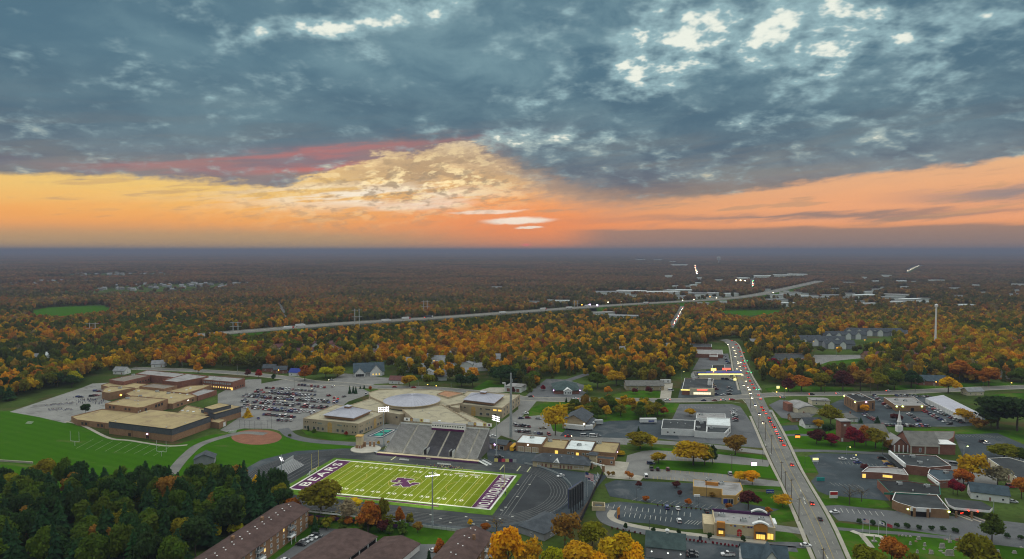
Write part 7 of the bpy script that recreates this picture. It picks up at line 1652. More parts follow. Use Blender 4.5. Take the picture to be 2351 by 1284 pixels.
def trunk_mesh(seed,h,r=.022,limbs=5,reach=.16,upto=.6,bare=0):
 rng = np.random.default_rng(seed); mb = MB(); mb.tube((0,0,0),(0,0,h * .55),r,r * .75,7,cap=False); mb.tube((0,0,h * .55),(.01,.01,h),r * .75,r * .3,6)
 for i in range(limbs):
  a = rng.uniform(0,6.28); z = h * rng.uniform(.45,.8); L = reach * rng.uniform(.6,1.1); e = (math.cos(a) * L,math.sin(a) * L,z + L * rng.uniform(.6,1.2)); mb.tube((0,0,z),e,r * .45,r * .15,5,cap=False)
  for j in range(bare):
   b = a + rng.uniform(-1.1,1.1); l2 = L * rng.uniform(.5,.9); s = Vector((0,0,z)).lerp(Vector(e),rng.uniform(.4,.95)); e2 = s + Vector((math.cos(b) * l2,math.sin(b) * l2,l2 * rng.uniform(.3,1.0))); mb.tube(s,e2,r * .16,r * .05,4,cap=False)
   for q in range(2): c_ = b + rng.uniform(-1,1); e3 = e2 + Vector((math.cos(c_),math.sin(c_),.8)) * l2 * .5; mb.tube(s.lerp(e2,.6),e3,r * .08,r * .03,3,cap=False)
 return mb.mesh('trunk',['bark'])
HI = {
 'round': [(crown(s,3000,.36,.42,.54,17,size=.031),trunk_mesh(s,.55)) for s in (1,2,3,4)],
 'tall': [(crown(s,2800,.26,.46,.52,18,size=.028),trunk_mesh(s,.55)) for s in (11,12,13)],
 'oval': [(crown(s,2800,.31,.46,.52,18,size=.029,top=.6),trunk_mesh(s,.55)) for s in (21,22,23)],
 'wispy': [(crown(s,1100,.34,.44,.54,16,core=0,size=.036,dense=1.1),trunk_mesh(s,.8,.018,9,.26,bare=3)) for s in (31,32)],
 'bare': [(crown(s,60,.3,.3,.6,10,core=0,size=.02),trunk_mesh(s,.85,.02,11,.3,bare=5)) for s in (41,)],
 'pine': [(conifer(s,.24,22,11,droop=.25,ragged=.38,z0=.2),trunk_mesh(s,.7,.018,0)) for s in (51,52,53,54)],
 'spruce': [(conifer(s,.26,18,12,droop=.45,ragged=.12,z0=.05),trunk_mesh(s,.5,.02,0)) for s in (61,62)],
 'bush': [(crown(s,420,.52,.42,.48,9,size=.08),trunk_mesh(s,.4,.03,3)) for s in (71,72)],
}
LEAF = {'gold': (.62,.34,.010),'yellow': (.60,.40,.010),'orange': (.56,.22,.012),'rust': (.34,.115,.018),'red': (.26,.03,.022),'crimson': (.20,.018,.03),'maroon': (.10,.028,.026),'olive': (.165,.15,.012),'green': (.068,.105,.014),'dark': (.030,.060,.018),'pine': (.022,.052,.017),'bluegreen': (.024,.056,.022),'brown': (.23,.13,.025),'grey': (.18,.145,.09),'lime': (.32,.28,.010),'bronze': (.40,.235,.012)}
TN = {'round': 'shade_tree','tall': 'tall_tree','oval': 'maple_tree','wispy': 'willow_tree','bare': 'bare_tree','pine': 'pine_tree','spruce': 'spruce_tree','bush': 'bush'}
TC = {'pine': 'pine tree','spruce': 'spruce','bush': 'bush','bare': 'tree'}
def tree_at(x,y,h,w,kind,col,label,group=None,rng=random,z=0.0):
 cm,tm = rng.choice(HI[kind]); base = {'round': .80,'tall': .58,'oval': .66,'wispy': .8,'bare': .7,'pine': .5,'spruce': .52,'bush': 1.15}[kind]
 r = thing(TN[kind],label,TC.get(kind,'tree'),(x,y,z),rng.uniform(0,6.28),group); r.scale = (w / base,w / base,h)
 k = rng.uniform(.85,1.15); c = link('crown',cm,r); q = LEAF[col]; c.color = (q[0] * k * rng.uniform(.92,1.08),q[1] * k * rng.uniform(.92,1.08),q[2] * k,1); link('trunk',tm,r)
 return r
def tree(px,base,top,wpx,kind,col,label,group=None):
 p = P(px,base); s = HC / (base - HZ); h = max(1.2,(base - top) * s * 1.0); return tree_at(p[0],p[1],h,wpx * s * 1.02,kind,col,label,group)
T = [
 (737,1180,1098,92,'round','olive','big olive tree overlapping the BEARS end zone'),(845,1225,1146,50,'tall','rust','rust-orange tree between the garages and the field'),(882,1215,1136,30,'tall','olive','slim olive tree right of the rust-orange tree'),(917,1215,1158,20,'oval','rust','thin rust tree beside the visitor bleacher'),(640,1180,1102,46,'tall','olive','olive tree left of the near floodlight mast'),(672,1190,1140,38,'round','rust','low orange tree at the end of the apartment block'),(723,1225,1175,22,'spruce','pine','dark spruce beside the apartment block end'),(800,1200,1148,50,'wispy','grey','grey half-bare tree along the visitor bleacher'),(870,1222,1190,34,'round','maroon','dark red bush-like tree right of the rust-orange tree'),(800,1205,1185,26,'round','rust','small orange tree below the half-bare tree'),(815,1170,1143,30,'round','yellow','small yellow crown against the near sideline'),
 (1008,1285,1232,22,'tall','rust','orange young tree between garage row and apartment block'),(985,1300,1258,20,'spruce','pine','small dark fir beside the white parked car'),(1168,1330,1205,78,'round','gold','large golden tree at the bottom centre'),(1215,1330,1235,60,'wispy','bronze','bronze half-bare tree right of the large golden tree'),(1297,1260,1175,66,'wispy','brown','brown thin-leaved tree below the scoreboard'),(1360,1260,1194,62,'round','olive','olive-green round tree beside the drive-through lane'),(1325,1330,1240,90,'round','bronze','broad bronze tree at the bottom edge below the scoreboard'),(1425,1330,1220,90,'round','bronze','broad golden-brown tree left of the grey-sided house'),(1450,1340,1245,60,'round','gold','gold tree touching the grey-sided house'),(1270,1340,1250,50,'round','lime','lime tree at the bottom between bronze trees'),(1380,1345,1262,60,'round','gold','gold tree lowest at the bottom edge'),(590,1285,1230,36,'tall','bronze','slim bronze tree before the apartment block windows'),(1080,1208,1190,12,'tall','gold','tiny gold sapling behind the fence by the track'),(1140,1230,1185,40,'bare','brown','bare tree by the near track corner'),(1115,1225,1200,24,'round','rust','small rust bush by the near track corner'),
 (1275,1000,928,58,'wispy','bronze','tall weeping golden tree left of the tan barn'),(1512,1064,1036,34,'round','bronze','round bronze tree above the office bays'),(1592,1068,1012,82,'round','bronze','widest golden tree on the office lawn'),(1618,1068,1018,46,'round','olive','olive-gold tree right behind the widest golden tree'),(1636,1066,1021,22,'oval','dark','dark evergreen tree at the right of the golden pair'),(1688,1045,993,50,'round','brown','brown-gold tree by the main street above the lawn'),(1698,1106,1081,28,'round','gold','left one of the twin gold trees by the bank roof'),(1727,1113,1079,34,'round','gold','right one of the twin gold trees by the bank roof'),(1718,1170,1122,44,'oval','maroon','dusky red tree at the bank corner'),(1797,1165,1136,42,'wispy','bronze','thin golden tree on the lawn beside the street pole'),(1766,1180,1165,18,'bush','rust','rust bush beside the thin golden tree'),(1467,1120,1104,14,'oval','maroon','small red tree at the far left of the bank car park'),(1483,1152,1137,17,'round','rust','round red sapling left in the bank bays'),(1580,1160,1145,16,'round','rust','round red sapling right in the bank bays'),(1674,1170,1155,16,'round','rust','small red sapling below the bank entrance'),(1553,1120,1104,20,'oval','maroon','dark red young tree beside the lit bank path'),(1636,1142,1130,16,'bush','brown','brown shrub before the bank wall'),(1470,1030,991,62,'round','olive','olive tree right of the tan office roof'),(1495,1032,1000,34,'wispy','bronze','thin gold-olive tree beside the access road'),(1466,998,978,14,'spruce','dark','dark little spruce behind the olive tree'),
 (1560,1140,1125,12,'bush','maroon','dark red shrub on the gravel island by the bank'),(1445,1100,1082,22,'wispy','rust','small thin rust tree on the entry plaza'),(1397,1094,1081,10,'round','brown','left small tree on the entry plaza'),(1407,1094,1082,10,'round','brown','right small tree on the entry plaza'),
 (1875,1020,982,38,'round','maroon','dark purple tree left of the brick church tower'),(1908,1022,996,34,'oval','crimson','red tree just left of the brick church tower'),(1903,1000,972,28,'round','dark','black-green tree above the red tree by the church tower'),(1962,1028,980,40,'oval','crimson','bright crimson maple right of the church tower'),(1988,1024,972,32,'oval','rust','rust-red tree behind the crimson maple'),(2010,1030,978,46,'oval','olive','dark olive tree left of the steeple church'),(2040,1032,1010,26,'bush','brown','brown shrub before the steeple church hall'),(1986,1080,1066,18,'bush','maroon','dark red shrub beside the corner shop'),(1950,1160,1115,38,'bare','grey','bare tree left behind the red and white sign'),(1978,1152,1118,34,'bare','grey','bare tree right behind the red and white sign'),(1880,985,962,24,'round','bronze','gold tree hiding the white cottage'),(1907,978,930,48,'round','olive','tall olive tree below the cream shop'),(1985,948,928,18,'round','gold','small gold tree against the brick office'),(2058,968,949,26,'round','maroon','brown-red tree in the middle of the dealer lot'),(2014,978,955,20,'spruce','bluegreen','blue spruce left of the dealer cars'),(1976,978,958,18,'spruce','bluegreen','blue spruce behind the tower church roof'),
 (2212,968,938,44,'wispy','bronze','golden tree before the storage building end'),(2177,903,862,42,'oval','gold','bright golden tree beside the cream cottage'),(2188,1135,1096,24,'oval','crimson','crimson tree left of the pair behind the bank'),(2198,1138,1105,28,'round','crimson','round crimson bush right of the pair behind the bank'),(2212,1118,1073,40,'round','rust','orange-brown tree behind the crimson pair'),(2232,1110,1040,60,'wispy','bronze','large thin golden tree behind the bank'),(2305,1055,1017,64,'round','olive','olive tree in the church car park'),(2340,1062,1024,30,'round','green','green tree at the right of the church car park'),(2290,1115,1070,56,'wispy','grey','thin dark tree in the service yard'),(2345,1145,1095,40,'round','rust','orange tree at the right edge behind the cottage'),(2277,1248,1176,46,'oval','green','tall dark cone-shaped tree beside the bank drive'),(2243,1330,1222,90,'round','olive','big olive-yellow tree at the bottom right'),(2046,1300,1232,58,'round','rust','bright orange tree below the memorial flags'),(1990,1330,1252,70,'round','olive','brown-olive tree left of the orange tree by the cemetery'),(2090,1330,1265,30,'bush','olive','olive bush at the bottom of the cemetery'),(2290,985,905,90,'round','dark','huge dark tree clump left part beyond the church lawn'),(2335,990,908,90,'round','dark','huge dark tree clump right part at the right edge'),(2250,985,960,40,'bush','brown','brown bushes below the storage building'),(2275,980,945,36,'round','olive','olive tree at the foot of the huge dark clump'),
 (1810,900,868,30,'oval','maroon','rust-red tree at the junction corner'),(1840,899,858,44,'oval','rust','first brown-red oak from the junction corner'),(1862,880,846,26,'oval','gold','yellow tree behind the brown-red oaks'),(1885,897,855,40,'oval','olive','olive oak behind the cream shop'),(1935,898,846,42,'oval','maroon','dark brown oak left of the brick office'),(1975,898,845,44,'oval','brown','large brown oak above the brick office'),(2015,896,850,40,'oval','olive','olive oak right of the brick office'),(2053,895,848,40,'oval','green','green oak above the showroom'),(2092,890,850,44,'oval','dark','dark oak left of the slate-roofed chapel'),(2122,878,842,24,'spruce','pine','dark spruce before the chapel'),(1895,872,842,30,'oval','maroon','dark red tree in the second oak row'),(1775,851,822,30,'oval','crimson','bright red tree before the library'),(1820,870,838,36,'round','bronze','golden-olive tree behind the first oak'),(1796,880,850,30,'round','brown','brown tree beside the red tree'),(2203,878,822,50,'oval','rust','large rust tree right of the chapel'),(2237,876,830,40,'round','green','green tree right of the large rust tree'),(2270,887,842,44,'oval','rust','orange-topped oak before the farmhouse'),(2345,880,845,34,'round','green','green tree at the right end of the crossing street'),(1998,870,845,34,'oval','red','light red tree in the second oak row'),(2085,858,832,34,'round','brown','brown tree beside the orange street lamp'),(1855,884,850,30,'round','green','green tree behind the second oak'),(1915,885,856,34,'round','green','green tree behind the dark brown oak'),
 (1247,897,884,12,'oval','crimson','small crimson tree before the clinic'),(1395,908,885,18,'oval','orange','bright orange tree on the lawn by the hall'),(1458,905,891,14,'round','maroon','left dark red tree before the grey-roofed hall'),(1490,905,887,16,'oval','maroon','right dark red tree before the grey-roofed hall'),(1524,956,932,18,'oval','rust','rust-brown tree beside the white warehouse shop'),(1584,956,938,26,'round','bronze','gold-olive tree behind the warehouse shop'),(1300,924,912,8,'spruce','pine','left little spruce below the crossing street'),(1312,924,914,7,'spruce','pine','right little spruce below the crossing street'),(803,904,884,9,'spruce','pine','tallest spruce on the evergreen island'),(811,903,885,9,'spruce','pine','second spruce on the evergreen island'),(817,904,886,9,'spruce','pine','third spruce on the evergreen island'),(827,893,885,6,'spruce','pine','small left spruce behind the evergreen island'),(836,893,883,7,'spruce','pine','small right spruce behind the evergreen island'),(850,899,886,8,'oval','rust','small rust tree behind the dome building corner'),(569,958,935,24,'spruce','bronze','bronze cone tree at the left end of the school car park'),(197,950,926,20,'round','dark','dark tree beside the band car park'),(594,869,848,16,'oval','red','bright red tree right of the brick school'),(569,866,847,14,'oval','maroon','brown-red tree at the brick school road'),(629,875,857,12,'round','dark','dark round evergreen by the school road'),(455,858,832,18,'oval','orange','orange tree behind the brick school'),(700,875,838,30,'oval','rust','tall rust tree at the school car park entrance'),(718,860,836,16,'oval','orange','orange tree right of the tall rust tree'),(748,868,842,34,'round','lime','lime-yellow tree left of the meeting house lot'),(775,866,840,30,'round','lime','second lime-yellow tree left of the meeting house lot'),(940,888,860,34,'round','bronze','gold-brown tree behind the dome'),(985,888,858,28,'round','olive','olive tree behind the dome'),(1085,890,858,30,'round','dark','dark evergreen behind the dome right'),(1060,888,855,30,'tall','dark','tall dark evergreen behind the dome'),(1178,905,888,10,'oval','maroon','small red tree beside the fire station'),
 (665,1004,996,10,'bush','green','left bush at the concrete school corner'),(720,994,986,12,'bush','green','bush before the concrete school front'),(708,990,976,6,'spruce','pine','little cone evergreen before the concrete school'),(795,1001,990,9,'oval','red','small red tree before the concrete school'),(1421,1045,1035,26,'round','bronze','gold tree at the end of the tan office'),(869,1022,1012,7,'oval','bronze','left sapling beside the court'),(892,1021,1012,7,'oval','bronze','right sapling beside the court'),
 (1436,1217,1200,10,'oval','dark','first small lane tree from the bin enclosure'),(1500,1227,1209,11,'oval','dark','second small lane tree from the bin enclosure'),(1558,1232,1213,10,'oval','dark','third small lane tree from the bin enclosure'),(1629,1240,1222,11,'oval','dark','fourth small lane tree from the bin enclosure'),(1706,1247,1229,12,'oval','dark','fifth small lane tree from the bin enclosure'),
]
for a in T: tree(*a)
for k,(px,py) in enumerate(((1973,1203),(2004,1206),(2028,1207),(2059,1211),(2083,1213),(2110,1216),(2138,1218),(2166,1220),(2194,1224),(2313,1236),(2343,1239))): tree(px,py,py - 11,15,'bush','dark',f'clipped dark round bush, {ORD[k]} from the street in the bank hedge row','clipped round bushes')
for k in range(13): tree(1575 + k * 9 + (8 if k > 5 else 0),1242 + k * 1.3,1237 + k * 1.3,6,'bush','crimson',f'small crimson shrub, {ORD[k]} along the lane behind the restaurant','crimson shrubs')
for k in range(16): tree(1510 + k * 11,1163 + k * 1.05,1159.5 + k * 1.05,4,'bush','maroon',f'tiny dark red shrub, {ORD[k]} in the hedge between the two car parks','dark red hedge shrubs')
for k in range(8): tree(1405 + k * 13,1215 + k * 2.6,1211 + k * 2.6,5,'bush','maroon',f'tiny shrub, {ORD[k]} along the curved drive-through lane','lane shrubs')
def inpoly(px,py,poly):
 poly = np.asarray(poly); c = np.zeros(np.shape(px),bool); j = len(poly) - 1
 for i in range(len(poly)):
  xi,yi = poly[i]; xj,yj = poly[j]
  with np.errstate(divide='ignore',invalid='ignore'): c ^= ((yi > py) != (yj > py)) & (px < (xj - xi) * (py - yi) / (yj - yi + 1e-12) + xi)
  j = i
 return c
CW = {'pine': 'dark green','bluegreen': 'blue-green','dark': 'dark green','green': 'mid green','olive': 'olive','brown': 'brown','lime': 'yellow-green','bronze': 'bronze','maroon': 'dark red'}
KN = {'bush': 'shrub','pine': 'pine','round': 'broad tree','tall': 'narrow tree'}
def grove(poly,spacing,hr,wr,mix,label,group,seed,maxn=999):
 rng = random.Random(seed); w = [P(*p) for p in poly]; xs = [p[0] for p in w]; ys = [p[1] for p in w]; wp = [(p[0],p[1]) for p in w]; k = 0
 y = min(ys); pts = []; r_ = 0
 while y < max(ys):
  x = min(xs) + (spacing * .5 if r_ % 2 else 0)
  while x < max(xs):
   a,b = x + rng.uniform(-.32,.32) * spacing,y + rng.uniform(-.32,.32) * spacing
   if inpoly(np.array([a]),np.array([b]),wp)[0]: pts.append((a,b))
   x += spacing
  y += spacing * .87; r_ += 1
 rng.shuffle(pts)
 for a,b in pts[:maxn]:
  kd,cl_ = rng.choices([m[0] for m in mix],[m[1] for m in mix])[0]; f = rng.uniform(0,1)
  fx = (a - min(xs)) / (max(xs) - min(xs)); fy = (b - min(ys)) / (max(ys) - min(ys))
  lab = f"{CW[cl_]} {KN[kd]} in the {('front', 'middle', 'back')[min(2, int(fy * 3))]} {('far left', 'left', 'centre', 'right', 'far right')[min(4, int(fx * 5))]} of the {label}".replace('  ',' ')
  tree_at(a,b,hr[0] + (hr[1] - hr[0]) * f,wr[0] + (wr[1] - wr[0]) * rng.uniform(0,1),kd,cl_,lab,group,rng)
 return len(pts)
grove([(-60,1140),(60,1132),(250,1136),(430,1128),(560,1136),(640,1160),(660,1182),(600,1205),(500,1262),(440,1300),(400,1340),(-90,1340)],8.6,(14,21),(8.5,12.5),
      [(('pine','pine'),5),(('pine','bluegreen'),3),(('round','dark'),5),(('tall','green'),3),(('round','green'),2.0),(('round','olive'),.5),(('tall','brown'),.3)],'dark lower left grove','dark grove at the lower left',5)
for a in ((230,1290,1195,56,'tall','brown','rust-brown tree inside the dark grove'),(490,1250,1190,40,'tall','lime','yellow-green tree left of the apartment roof'),(535,1235,1180,40,'tall','lime','second yellow-green tree beside the apartment roof'),(545,1135,1060,46,'round','brown','bronze tree at the top right end of the grove'),(585,1150,1085,20,'tall','gold','yellow slim tree at the right end of the grove'),(100,1115,1048,50,'round','olive','olive tree at the upper left of the grove'),(395,1190,1085,60,'round','brown','brown-olive tree standing above the grove')): tree(*a)
grove([(-60,945),(20,920),(60,905),(100,890),(160,895),(190,880),(215,862),(230,850),(120,845),(-60,850)],12,(11,17),(10,14),[(('round','dark'),4),(('tall','green'),3),(('round','olive'),2),(('round','lime'),1.2),(('tall','bronze'),.8),(('pine','pine'),1)],'wood by the brick school','mixed wood left of the brick school',8,70)
grove([(1290,958),(1330,935),(1400,938),(1520,938),(1520,958),(1450,965),(1380,966)],7.5,(9,13),(7,10),[(('tall','olive'),3),(('round','green'),3),(('tall','bronze'),1.5),(('round','brown'),1)],'belt behind the storage yard','tree belt behind the storage yard',9,34)
grove([(690,1198),(800,1196),(960,1208),(1000,1226),(880,1232),(720,1222)],6.5,(2.5,6),(4,7),[(('bush','green'),3),(('bush','olive'),3),(('round','brown'),1),(('bush','maroon'),.8)],'shrubs below the visitor bleacher','undergrowth shrubs',12,30)
tree(1150,880,838,60,'round','dark','large dark green tree behind the fire station'); tree(1190,880,845,50,'round','dark','dark green tree right of the fire station'); tree(1225,885,850,40,'round','green','green tree beside the clinic drive'); tree(1372,892,855,44,'round','green','green tree right of the clinic'); tree(1415,885,850,40,'round','bronze','gold tree between clinic and hall'); tree(1350,905,885,26,'bush','lime','lime shrub at the clinic right side')

# ================================================================== far houses
random.seed(21)
def lr(q): return sorted(q,key=lambda a: a[0])
HS = [(700,805),(716,812),(688,815),(768,806),(781,800),(790,812),(775,816),(760,797),(725,800),(868,806),(862,822),(600,812),(640,806),(745,822),(815,802)]
for k,(px,py) in enumerate(lr(HS)): house(px,py,random.uniform(10,14),8,random.uniform(-.6,.6),random.choice((4.6,5.4)),3.6,'siding_white','shingle_red',f'red-roofed white house, {ORD[k]} from the left in the cluster behind the meeting house',random.choice('xy'),0,group='red-roofed houses',chimney=False)
HG = [(940,842),(955,852),(985,826),(1008,832),(1035,822),(1030,838),(1052,838),(1060,822),(1032,853),(1095,838),(1105,850),(1130,828),(1150,830),(1075,846),(1140,845),(985,866),(1008,872),(1070,862),(925,836),(1000,845)]
for k,(px,py) in enumerate(lr(HG)): house(px,py,random.uniform(13,19),10,random.uniform(-.5,.5),4.0,3.8,'siding_white','shingle_pale',f'townhouse with pale grey roof, {ORD[k]} from the left behind the dome',random.choice('xxy'),0,group='pale-roofed townhouses',chimney=False)
HO = [(80,826,'white farmhouse with grey roof in the left woods','siding_white','shingle_pale'),(110,822,'pale-roofed shed in the left woods','siding_white','roof_white'),(10,848,'dark-roofed house at the far left edge','siding_grey','shingle_slate'),(280,858,'white house behind the brick school left end','siding_white','shingle_pale'),(365,842,'small pale house behind the brick school','siding_white','shingle_pale'),(620,852,'dark-roofed brick house behind the red tree','brick_red','shingle_slate'),(645,856,'low brick house beside the school road','brick_red','shingle_slate'),(682,862,'blue and white kiosk at the school road','siding_white','sign_blue'),(912,880,'white cottage with purple-grey roof behind the dome','siding_white','shingle_red'),(1405,858,'blue-roofed house behind the golden tree by the clinic','siding_white','shingle_blue'),(1430,808,'pale house in the orange wood','siding_white','shingle_pale'),(1605,868,'small house left of the pharmacy','siding_white','shingle_grey'),(1528,800,'pale house near the far street','siding_white','shingle_pale'),(1725,790,'white house right of the far main street','siding_white','shingle_pale'),(2060,838,'dark low house behind the oaks','siding_grey','roof_dark')]
for px,py,lab,wm_,rm in HO: house(px,py,13,9,random.uniform(-.3,.3),3.8,3.2,wm_,rm,lab,'x',2 if py > 840 else 0,chimney=False)
AP = [(1935,778,62,3),(1985,770,60,3),(2030,770,50,3),(1895,790,46,3),(1925,800,36,3),(1870,793,44,3),(1850,788,40,3),(2080,775,20,3)]
for k,(px,py,w,_) in enumerate(lr(AP)):
 r,wl,ro = house(px,py,w,13,random.uniform(-.25,.1),6.5,4.2,'siding_grey','shingle_slate',f'long grey-roofed apartment row, {ORD[k]} from the left near the white mast','x',0,'apartments','grey apartment rows','apartment_row',chimney=False)
 for q in range(max(1,int(w / 14))): x = -w / 2 + 7 + q * 14; part('gable_wall',gable_walls(MB(),x - 3.5,x + 3.5,-8.3,-6,6.8,3.4,'y'),['siding_white'],wl); rb = MB(); gable(rb,x - 3.5,x + 3.5,-8.3,0,6.8,3.4,'y',.4); part('gable_roof',rb,['shingle_slate'],ro)
FHM = []
for q in range(3): mb = gable_walls(MB(),-7,7,-5,5,5,4,'x'); gable(mb,-7,7,-5,5,5,4,'x',.5,m=1); FHM.append(mb.mesh('far_house',['siding_grey' if q else 'steel_pale',('shingle_pale','shingle_pale','shingle_grey')[q]]))
for q in ([(1862,840),(1862,822),(1985,814),(1985,832)],[(1850,792),(1915,762),(2055,762),(2055,782),(1900,800)],[(62,722),(110,706),(235,702),(262,712),(140,727)],[(1645,720),(1660,713),(1820,712),(1720,727)]): SEE.append(q)
THIN = []
SEE += [[(1534,757),(1552,757),(1574,703),(1562,703)],[(1590,598),(1598,598),(1606,634),(1597,634)],[(2076,626),(2090,627),(2122,608),(2112,606)],[(634,692),(642,692),(662,730),(652,730)],[(1722,640),(1733,640),(1733,661),(1722,661)]]
SH = [(1290,698,60),(1225,700,40),(1262,697,30),(1395,676,120),(1450,674,140),(1520,676,160),(1560,672,120),(1610,680,130),(1640,690,60),(1430,735,90),(1385,727,70),(1780,695,90),(1795,684,110),(1815,678,90),(1885,690,70),(1905,684,80),(1950,690,60),(1985,684,90),(1995,705,60),(2045,690,90),(2060,683,120),(2090,694,80),(2215,708,60),(1950,653,90),(2070,650,80),(2150,648,120),(2340,658,120),(1750,640,120),(1790,638,110),(1830,636,140),(1650,647,60),(1705,645,80),(1470,598,300),(1510,599,260),(1560,611,220),(1545,603,200),(1140,664,60),(560,612,160),(250,632,60),(260,629,70),(160,634,80),(300,633,60),(380,631,70),(350,663,60),(400,664,70),(460,658,80),(470,661,60),(310,662,60),(60,655,80),(100,652,70),(490,622,90),(605,626,60),(710,630,50),(2010,650,60),(2240,660,60)]
nf_,nw_ = 0,0
SH = [(x,y,w * (.6 if x > 720 else 1)) for x,y,w in SH]
for k in range(46): SH.append((random.choice((random.uniform(1380,1680),random.uniform(1740,2120),random.uniform(1900,2351))),random.uniform(638,706),random.uniform(18,42)))
for k,(px,py,w) in enumerate(lr(SH)):
 p = P(px,py); s = min(1.0,w / 60); rz = random.uniform(-.4,.3)
 if px < 720:
  nf_ += 1
  THIN.append([Q(p[0] + a * 150,p[1] + b,0) for a,b in ((-1,-420),(1,-420),(1,260),(-1,260))])
  for q in range(9):
   x,y = p[0] + random.uniform(-130,130),p[1] + random.uniform(-120,240); solo('far_house',FHM[q % 3],None,f'tiny pale house in the {ORD[nf_ - 1]} cluster from the left in the far woods','house',(x,y,0),random.uniform(-1,1),'far house clusters'); CLEAR.append([Q(x + a * 16,y - 30 + b * 44,0) for a,b in ((-1,-1),(1,-1),(1,1),(-1,1))])
  continue
 if py > 645 and w < 200:
  r = thing('warehouse',f'low pale warehouse on the plain beyond the trees, {ORD[(nw_ := nw_ + 1) - 1]} from the left','warehouse',p,rz,'far warehouses'); part('wall',MB().box(-w / 2,w / 2,-w * .22,w * .22,0,8,bottom=False),['siding_white'],r); part('roof',MB().box(-w / 2 - .5,w / 2 + .5,-w * .22 - .5,w * .22 + .5,8.02,8.8),[random.choice(['roof_white','roof_grey','steel_pale','shingle_pale'])],r)
 else: solo('warehouse',MB().box(-w / 2,w / 2,-w * .3,w * .3,0,14,0,True,1),['siding_white','roof_white'],'pale building speck in the far woods towards the horizon','warehouse',p,rz,'pale buildings towards the horizon')
 a = Q(p[0],p[1],6); ss = F / p[1]; SEE.append([(a[0] - w * .5 * ss,a[1] - 2.5),(a[0] + w * .5 * ss,a[1] - 2.5),(a[0] + w * .5 * ss,a[1] + 1),(a[0] - w * .5 * ss,a[1] + 1)]); CLEAR.append([Q(p[0] + x * w * .6,p[1] + y * w * .35 - (45 if y < 0 else 0),0) for x,y in ((-1,-1),(1,-1),(1,1),(-1,1))])
# ================================================================== highway on its embankment and piers
HWY = smooth([(440,772),(520,765),(620,757),(780,744),(990,731),(1200,716),(1400,702),(1550,693.5),(1660,687),(1740,677),(1800,664),(1850,653),(1885,645)],4)
hz = 7.0; pts = [Vector(P(x,y,hz)[:2]) for x,y in HWY]
L,R = strip_pts([tuple(p) for p in pts],17.5,px=False)
mb = ribbon(L,R,hz,0,None,1.6)
hw = part('highway',mb,['road'],None); hw['kind'] = 'structure'
for A,off in ((L,-1),(R,1)):
 A2,_ = strip_pts([tuple(p) for p in pts],17.1 * (-off),px=False); part('parapet',ribbon(A2,A,hz + .95,0,None,.95),['concrete'],hw)
A2,B2 = strip_pts([tuple(p) for p in pts],.5,px=False); part('median_barrier',ribbon(A2,B2,hz + .9,0,None,.9),['concrete_pale'],hw)
cum = 0
for i in range(len(pts) - 1):
 if 10 <= i <= 22:
  for f in (0.2,.7):
   c = pts[i].lerp(pts[i + 1],f)
   for s in (-8,8): part('pier',MB().tube((c.x,c.y + s,0),(c.x,c.y + s,hz - 1.5),1.1,1.1,8),['concrete'],hw)
 else:
  a,b = (L[i],L[i + 1]),(R[i],R[i + 1])
  part('embankment',MB().face([(*R[i],hz - .4),(*R[i + 1],hz - .4),(R[i + 1].x + 3,R[i + 1].y - 14,0),(R[i].x + 3,R[i].y - 14,0)]).face([(*L[i + 1],hz - .4),(*L[i],hz - .4),(L[i].x,L[i].y + 14,0),(L[i + 1].x,L[i + 1].y + 14,0)]),['lawn'],hw)
lo_ = [Q(p.x,p.y,hz + 1.5) for p in L[4:]]; hi_ = [Q(p.x,p.y,hz - 2.5) for p in R[4:]]; SEE.append(lo_ + hi_[::-1]); CLEAR.append([Q(p.x,p.y + 12,0) for p in L] + [Q(p.x,p.y - 16,0) for p in reversed(R)])
TRK = [(650,.8),(700,.3),(880,.7),(950,.25),(1000,.2),(1170,.7),(1260,.3),(1300,.6),(1360,.3),(1470,.6)]
for k,(px,f) in enumerate(TRK):
 i = min(range(len(HWY)),key=lambda q: abs(HWY[q][0] - px)); c = L[i].lerp(R[i],f); t = pts[min(i + 1,len(pts) - 1)] - pts[i - 1]; rz = math.atan2(t.y,t.x)
 r = thing('lorry',f'{"dark" if k == 4 else "pale"} lorry on the highway, {ORD[k]} from the left','lorry',(c.x,c.y,hz),rz,'lorries on the highway'); part('trailer',MB().box(-7,6,-1.3,1.3,1.1,4.1),['steel_dark' if k == 4 else 'siding_white'],r); part('cab',MB().box(6.2,8.6,-1.2,1.2,.7,3.3),['sign_red' if k % 3 == 0 else 'siding_white'],r); part('wheel',MB().tube((-5,-1.2,.5),(-5,1.2,.5),.5,.5,8).tube((7,-1.2,.5),(7,1.2,.5),.5,.5,8),['tyre'],r)
 if k == 4: part('tail_light',MB().box(-7.1,-7.02,-1.2,1.2,1.0,1.5),['glow_tail'],r)
def far_light(px,py,m_,s,label,group,h=2.0,name='far_lamp',cat='lamp'):
 p = P(px,py,h); r = thing(name,label,cat,(p[0],p[1],0),0,group); part('lamp_head',MB().tube((0,0,h - s * .4),(0,0,h + s * .4),s * .5,s * .5,8),[m_],r); part('post',MB().tube((0,0,0),(0,0,h - s * .4),s * .08,s * .08,5),['steel_dark'],r)
for k in range(16): far_light(1546 + k * 1.5 + random.uniform(-1,1),745 - k * 2.6,'glow_head' if k % 3 else 'glow_tail',.9,f'car lamps on the straight far road below the highway, {ORD[k]} from its near end','far road traffic',1.2,'far_car_lamp')
for k in range(18): far_light(1600 - k * .35 + random.uniform(-1.6,1.6),628 - k * 1.55,'glow_tail' if random.random() < .62 else 'glow_head',4.2,f'queue of red and white car lamps on the horizon road, {ORD[k]} from its near end','horizon road traffic',4,'far_car_lamp')
